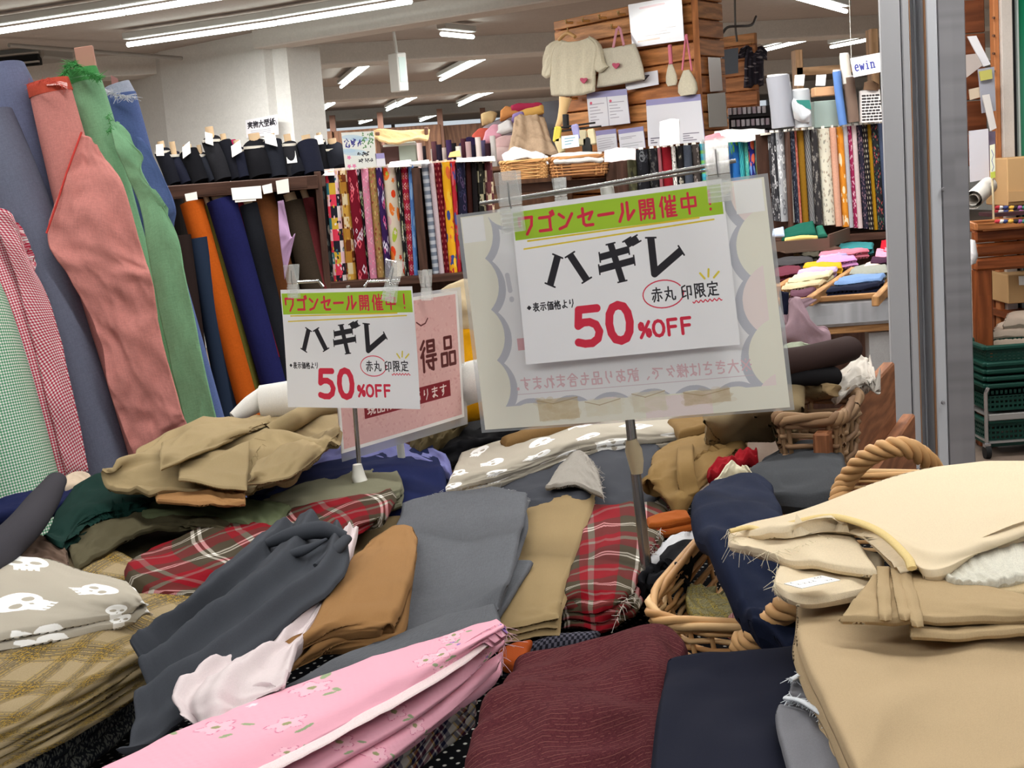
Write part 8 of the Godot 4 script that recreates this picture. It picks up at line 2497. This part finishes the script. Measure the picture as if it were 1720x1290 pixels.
	var tr := thing("wooden_tray", "shallow orange wooden tray with colourful trinkets", "tray", pd(1690, 384, 6.5))
	var q0 := pd(1640, 380, 6.5)
	var q1 := pd(1850, 374, 6.5)
	var trm := mat("tray orange", c8(196, 128, 78), 0.5, {"tex": "wood", "scale": 2.0})
	put(tr, "tray_front", plank(q0, q1, q0.y - 0.02, q0.y + 0.012, 0.015, 0.004), trm)
	put(tr, "tray_back", plank(q0 + Vector3(0.05, 0, -0.24), q1 + Vector3(0, 0, -0.24), q0.y - 0.02, q0.y + 0.012, 0.015, 0.004), trm)
	put(tr, "tray_side", plank(q0, q0 + Vector3(0.05, 0, -0.24), q0.y - 0.02, q0.y + 0.012, 0.015, 0.004), trm)
	put(tr, "tray_floor", plank(q0 + Vector3(0.03, 0, -0.12), q1 + Vector3(0, 0, -0.12), q0.y - 0.025, q0.y - 0.015, 0.24), trm)
	var r := RandomNumberGenerator.new()
	r.seed = 12
	var tc := [c8(200, 60, 70), c8(226, 220, 214), c8(60, 70, 120), c8(220, 170, 70), c8(40, 36, 40), c8(150, 90, 150), c8(70, 130, 110), c8(226, 150, 170)]
	var tn := ["scarlet", "white", "navy", "golden", "black", "purple", "teal", "pink"]
	for k in 24:
		var x := 1672 + (k % 8) * 8.0 + r.randf() * 4
		var row := k / 8
		var p := pd(x, [374.0, 358.0, 351.0][row] - 2, [6.38, 6.58, 6.66][row])
		var mb := MB.new()
		mb.tube([p + Vector3(-0.012, 0, 0), p, p + Vector3(0.012, 0.003, 0)], [0.006, 0.011, 0.006], 10, true, Vector3.UP, 1.0, wrinkle, 0.004)
		one("trinket", "small %s trinket in the %s row before the cardboard box" % [tn[k % 8], ["tray", "middle", "rear"][row]], "trinket", mb, mat("trinket %d" % (k % 8), tc[k % 8], 0.6), "trinkets on the red-brown table")
	var bk := thing("flat_box", "flat dark box lid under the trinkets by the carton", "box", pd(1700, 362, 6.6))
	put(bk, "lid", plank(pd(1656, 362, 6.6), pd(1850, 358, 6.6), pd(1656, 362, 6.6).y - 0.004, pd(1656, 362, 6.6).y + 0.012, 0.2), mat("lid", c8(70, 42, 46), 0.6))
	cloth("white_plastic_bag", "white plastic bag hanging at the table corner", fab(224, 222, 224, "plain", 8.0, {"rough": 0.35}), [[[1633, 400], [1640, 402]], [[1632, 425], [1645, 428]], [[1632, 448], [1641, 444]]], [6.5, 6.48, 6.5], {"depth": true, "t": 0.04, "w": 0.006, "cat": "bag"})
	# beige cloth on the shelf
	i = 0
	for q in [[[1672, 540, 1800, 520], [1664, 556, 1800, 552], 0.0], [[1668, 556, 1800, 550], [1664, 572, 1800, 566], 0.0], [[1690, 522, 1800, 512], [1684, 538, 1800, 530], 0.02]]:
		cloth("folded_beige_cloth", ["beige folded cloth in the middle of the pile above the green baskets", "beige folded cloth at the bottom of the pile above the green baskets", "beige folded cloth on top of the pile above the green baskets"][i], fab(206, 186, 168), [[[q[0][0], q[0][1]], [(q[0][0] + q[0][2]) / 2.0, (q[0][1] + q[0][3]) / 2.0], [q[0][2], q[0][3]]], [[q[1][0], q[1][1]], [(q[1][0] + q[1][2]) / 2.0, (q[1][1] + q[1][3]) / 2.0], [q[1][2], q[1][3]]]], [6.75, 6.62], {"depth": true, "t": 0.06, "w": 0.008, "group": "beige cloth pile", "nu": 20, "nv": 10, "face": Vector3(0, 0.3, 1)})
		i += 1
	baskets_trolley()

func baskets_trolley() -> void:
	var green := mat("basket green", c8(16, 60, 50), 0.45)
	var grp := "green shopping baskets on the trolley"
	var d := 6.35
	var x0 := pd(1656, 620, d).x
	var w := 0.46
	# one shopping basket: rim, floor and walls of bars with open slots
	var make := func(o: Node3D, y_top: float, height: float) -> void:
		var dep := 0.3
		var z0 := -d
		var rim := MB.new()
		for q in [[Vector3(x0, 0, z0), Vector3(x0 + w, 0, z0)], [Vector3(x0, 0, z0 - dep), Vector3(x0 + w, 0, z0 - dep)], [Vector3(x0, 0, z0), Vector3(x0, 0, z0 - dep)], [Vector3(x0 + w, 0, z0), Vector3(x0 + w, 0, z0 - dep)]]:
			plank_in(rim, q[0], q[1], y_top - 0.022, y_top, 0.03, 0.006)
		put(o, "rim", rim, green)
		var body := MB.new()
		var k := 0
		while k < 22:
			var x := x0 + 0.02 + k * 0.0205
			body.box(Vector3(x, y_top - height / 2, z0 - 0.012), Vector3(0.008, height - 0.02, 0.008))
			body.box(Vector3(x, y_top - height / 2, z0 - dep + 0.012), Vector3(0.008, height - 0.02, 0.008))
			k += 1
		k = 0
		while k < 5:
			var y := y_top - 0.03 - k * (height - 0.04) / 4.0
			body.box(Vector3(x0 + w / 2, y, z0 - 0.012), Vector3(w - 0.02, 0.012, 0.007))
			body.box(Vector3(x0 + 0.012, y, z0 - dep / 2), Vector3(0.007, 0.012, dep - 0.02))
			body.box(Vector3(x0 + w / 2, y, z0 - dep + 0.012), Vector3(w - 0.02, 0.012, 0.007))
			k += 1
		k = 0
		while k < 12:
			body.box(Vector3(x0 + 0.012, y_top - height / 2, z0 - 0.02 - k * 0.024), Vector3(0.008, height - 0.02, 0.008))
			k += 1
		put(o, "lattice_wall", body, green)
		var fl := MB.new()
		fl.box(Vector3(x0 + w / 2, y_top - height + 0.006, z0 - dep / 2), Vector3(w - 0.03, 0.012, dep - 0.03))
		put(o, "basket_floor", fl, green)
	var tops := [578, 606, 618, 630, 642]
	var names := ["top green shopping basket of the nested stack", "second green shopping basket in the nested stack", "third green shopping basket in the nested stack", "fourth green shopping basket in the nested stack", "lowest green shopping basket in the nested stack"]
	for k in 5:
		var y := pd(1700, tops[k], d).y
		var o := thing("shopping_basket", names[k], "basket", Vector3(x0 + w / 2, y - 0.14, -d - 0.15), grp)
		make.call(o, y, 0.1 if k < 4 else 0.13)
	var lo := thing("shopping_basket", "single green shopping basket on the trolley's lower deck", "basket", Vector3(x0 + w / 2, pd(1700, 748, d).y, -d - 0.15), grp)
	make.call(lo, pd(1700, 702, d).y, 0.13)
	var tr := thing("basket_trolley", "chrome basket trolley on casters beneath the green baskets", "trolley", Vector3(x0 + w / 2, 0, -d - 0.15))
	var chrome := mat("trolley chrome", c8(196, 198, 202), 0.2, {"metal": 0.9})
	for q in [[x0 - 0.01, -d + 0.02], [x0 + w + 0.01, -d + 0.02], [x0 - 0.01, -d - 0.32], [x0 + w + 0.01, -d - 0.32]]:
		var leg := MB.new()
		leg.tube([Vector3(q[0], 0.07, q[1]), Vector3(q[0], 0.3, q[1]), Vector3(q[0] + (0.012 if q[0] < x0 + 0.1 else -0.012), 0.325, q[1])], [0.009], 10)
		put(tr, "leg", leg, chrome)
		var wh := MB.new()
		wh.tube([Vector3(q[0] - 0.012, 0.032, q[1]), Vector3(q[0] + 0.012, 0.032, q[1])], [0.032], 18)
		var cs := sub(tr, "caster")
		put(cs, "wheel", wh, mat("caster", c8(30, 30, 30), 0.6))
		var hub := MB.new()
		hub.box(Vector3(q[0], 0.062, q[1]), Vector3(0.03, 0.02, 0.03), Basis.IDENTITY, 0.003)
		put(cs, "fork", hub, chrome)
	var deck := pd(1700, 692, d).y
	put(tr, "deck_bar", plank(Vector3(x0, 0, -d + 0.02), Vector3(x0 + w, 0, -d + 0.02), deck - 0.03, deck, 0.012, 0.003), mat("deck", c8(170, 168, 166), 0.4, {"metal": 0.6}))
	put(tr, "deck_bar", plank(Vector3(x0, 0, -d - 0.32), Vector3(x0 + w, 0, -d - 0.32), deck - 0.03, deck, 0.012, 0.003), mat("deck", c8(170, 168, 166), 0.4))
	put(tr, "deck_plate", plank(Vector3(x0, 0, -d - 0.15), Vector3(x0 + w, 0, -d - 0.15), deck - 0.014, deck - 0.006, 0.33), mat("deck", c8(170, 168, 166), 0.4))
	put(tr, "lower_plate", plank(Vector3(x0, 0, -d - 0.15), Vector3(x0 + w, 0, -d - 0.15), 0.066, 0.074, 0.33), mat("deck", c8(170, 168, 166), 0.4))
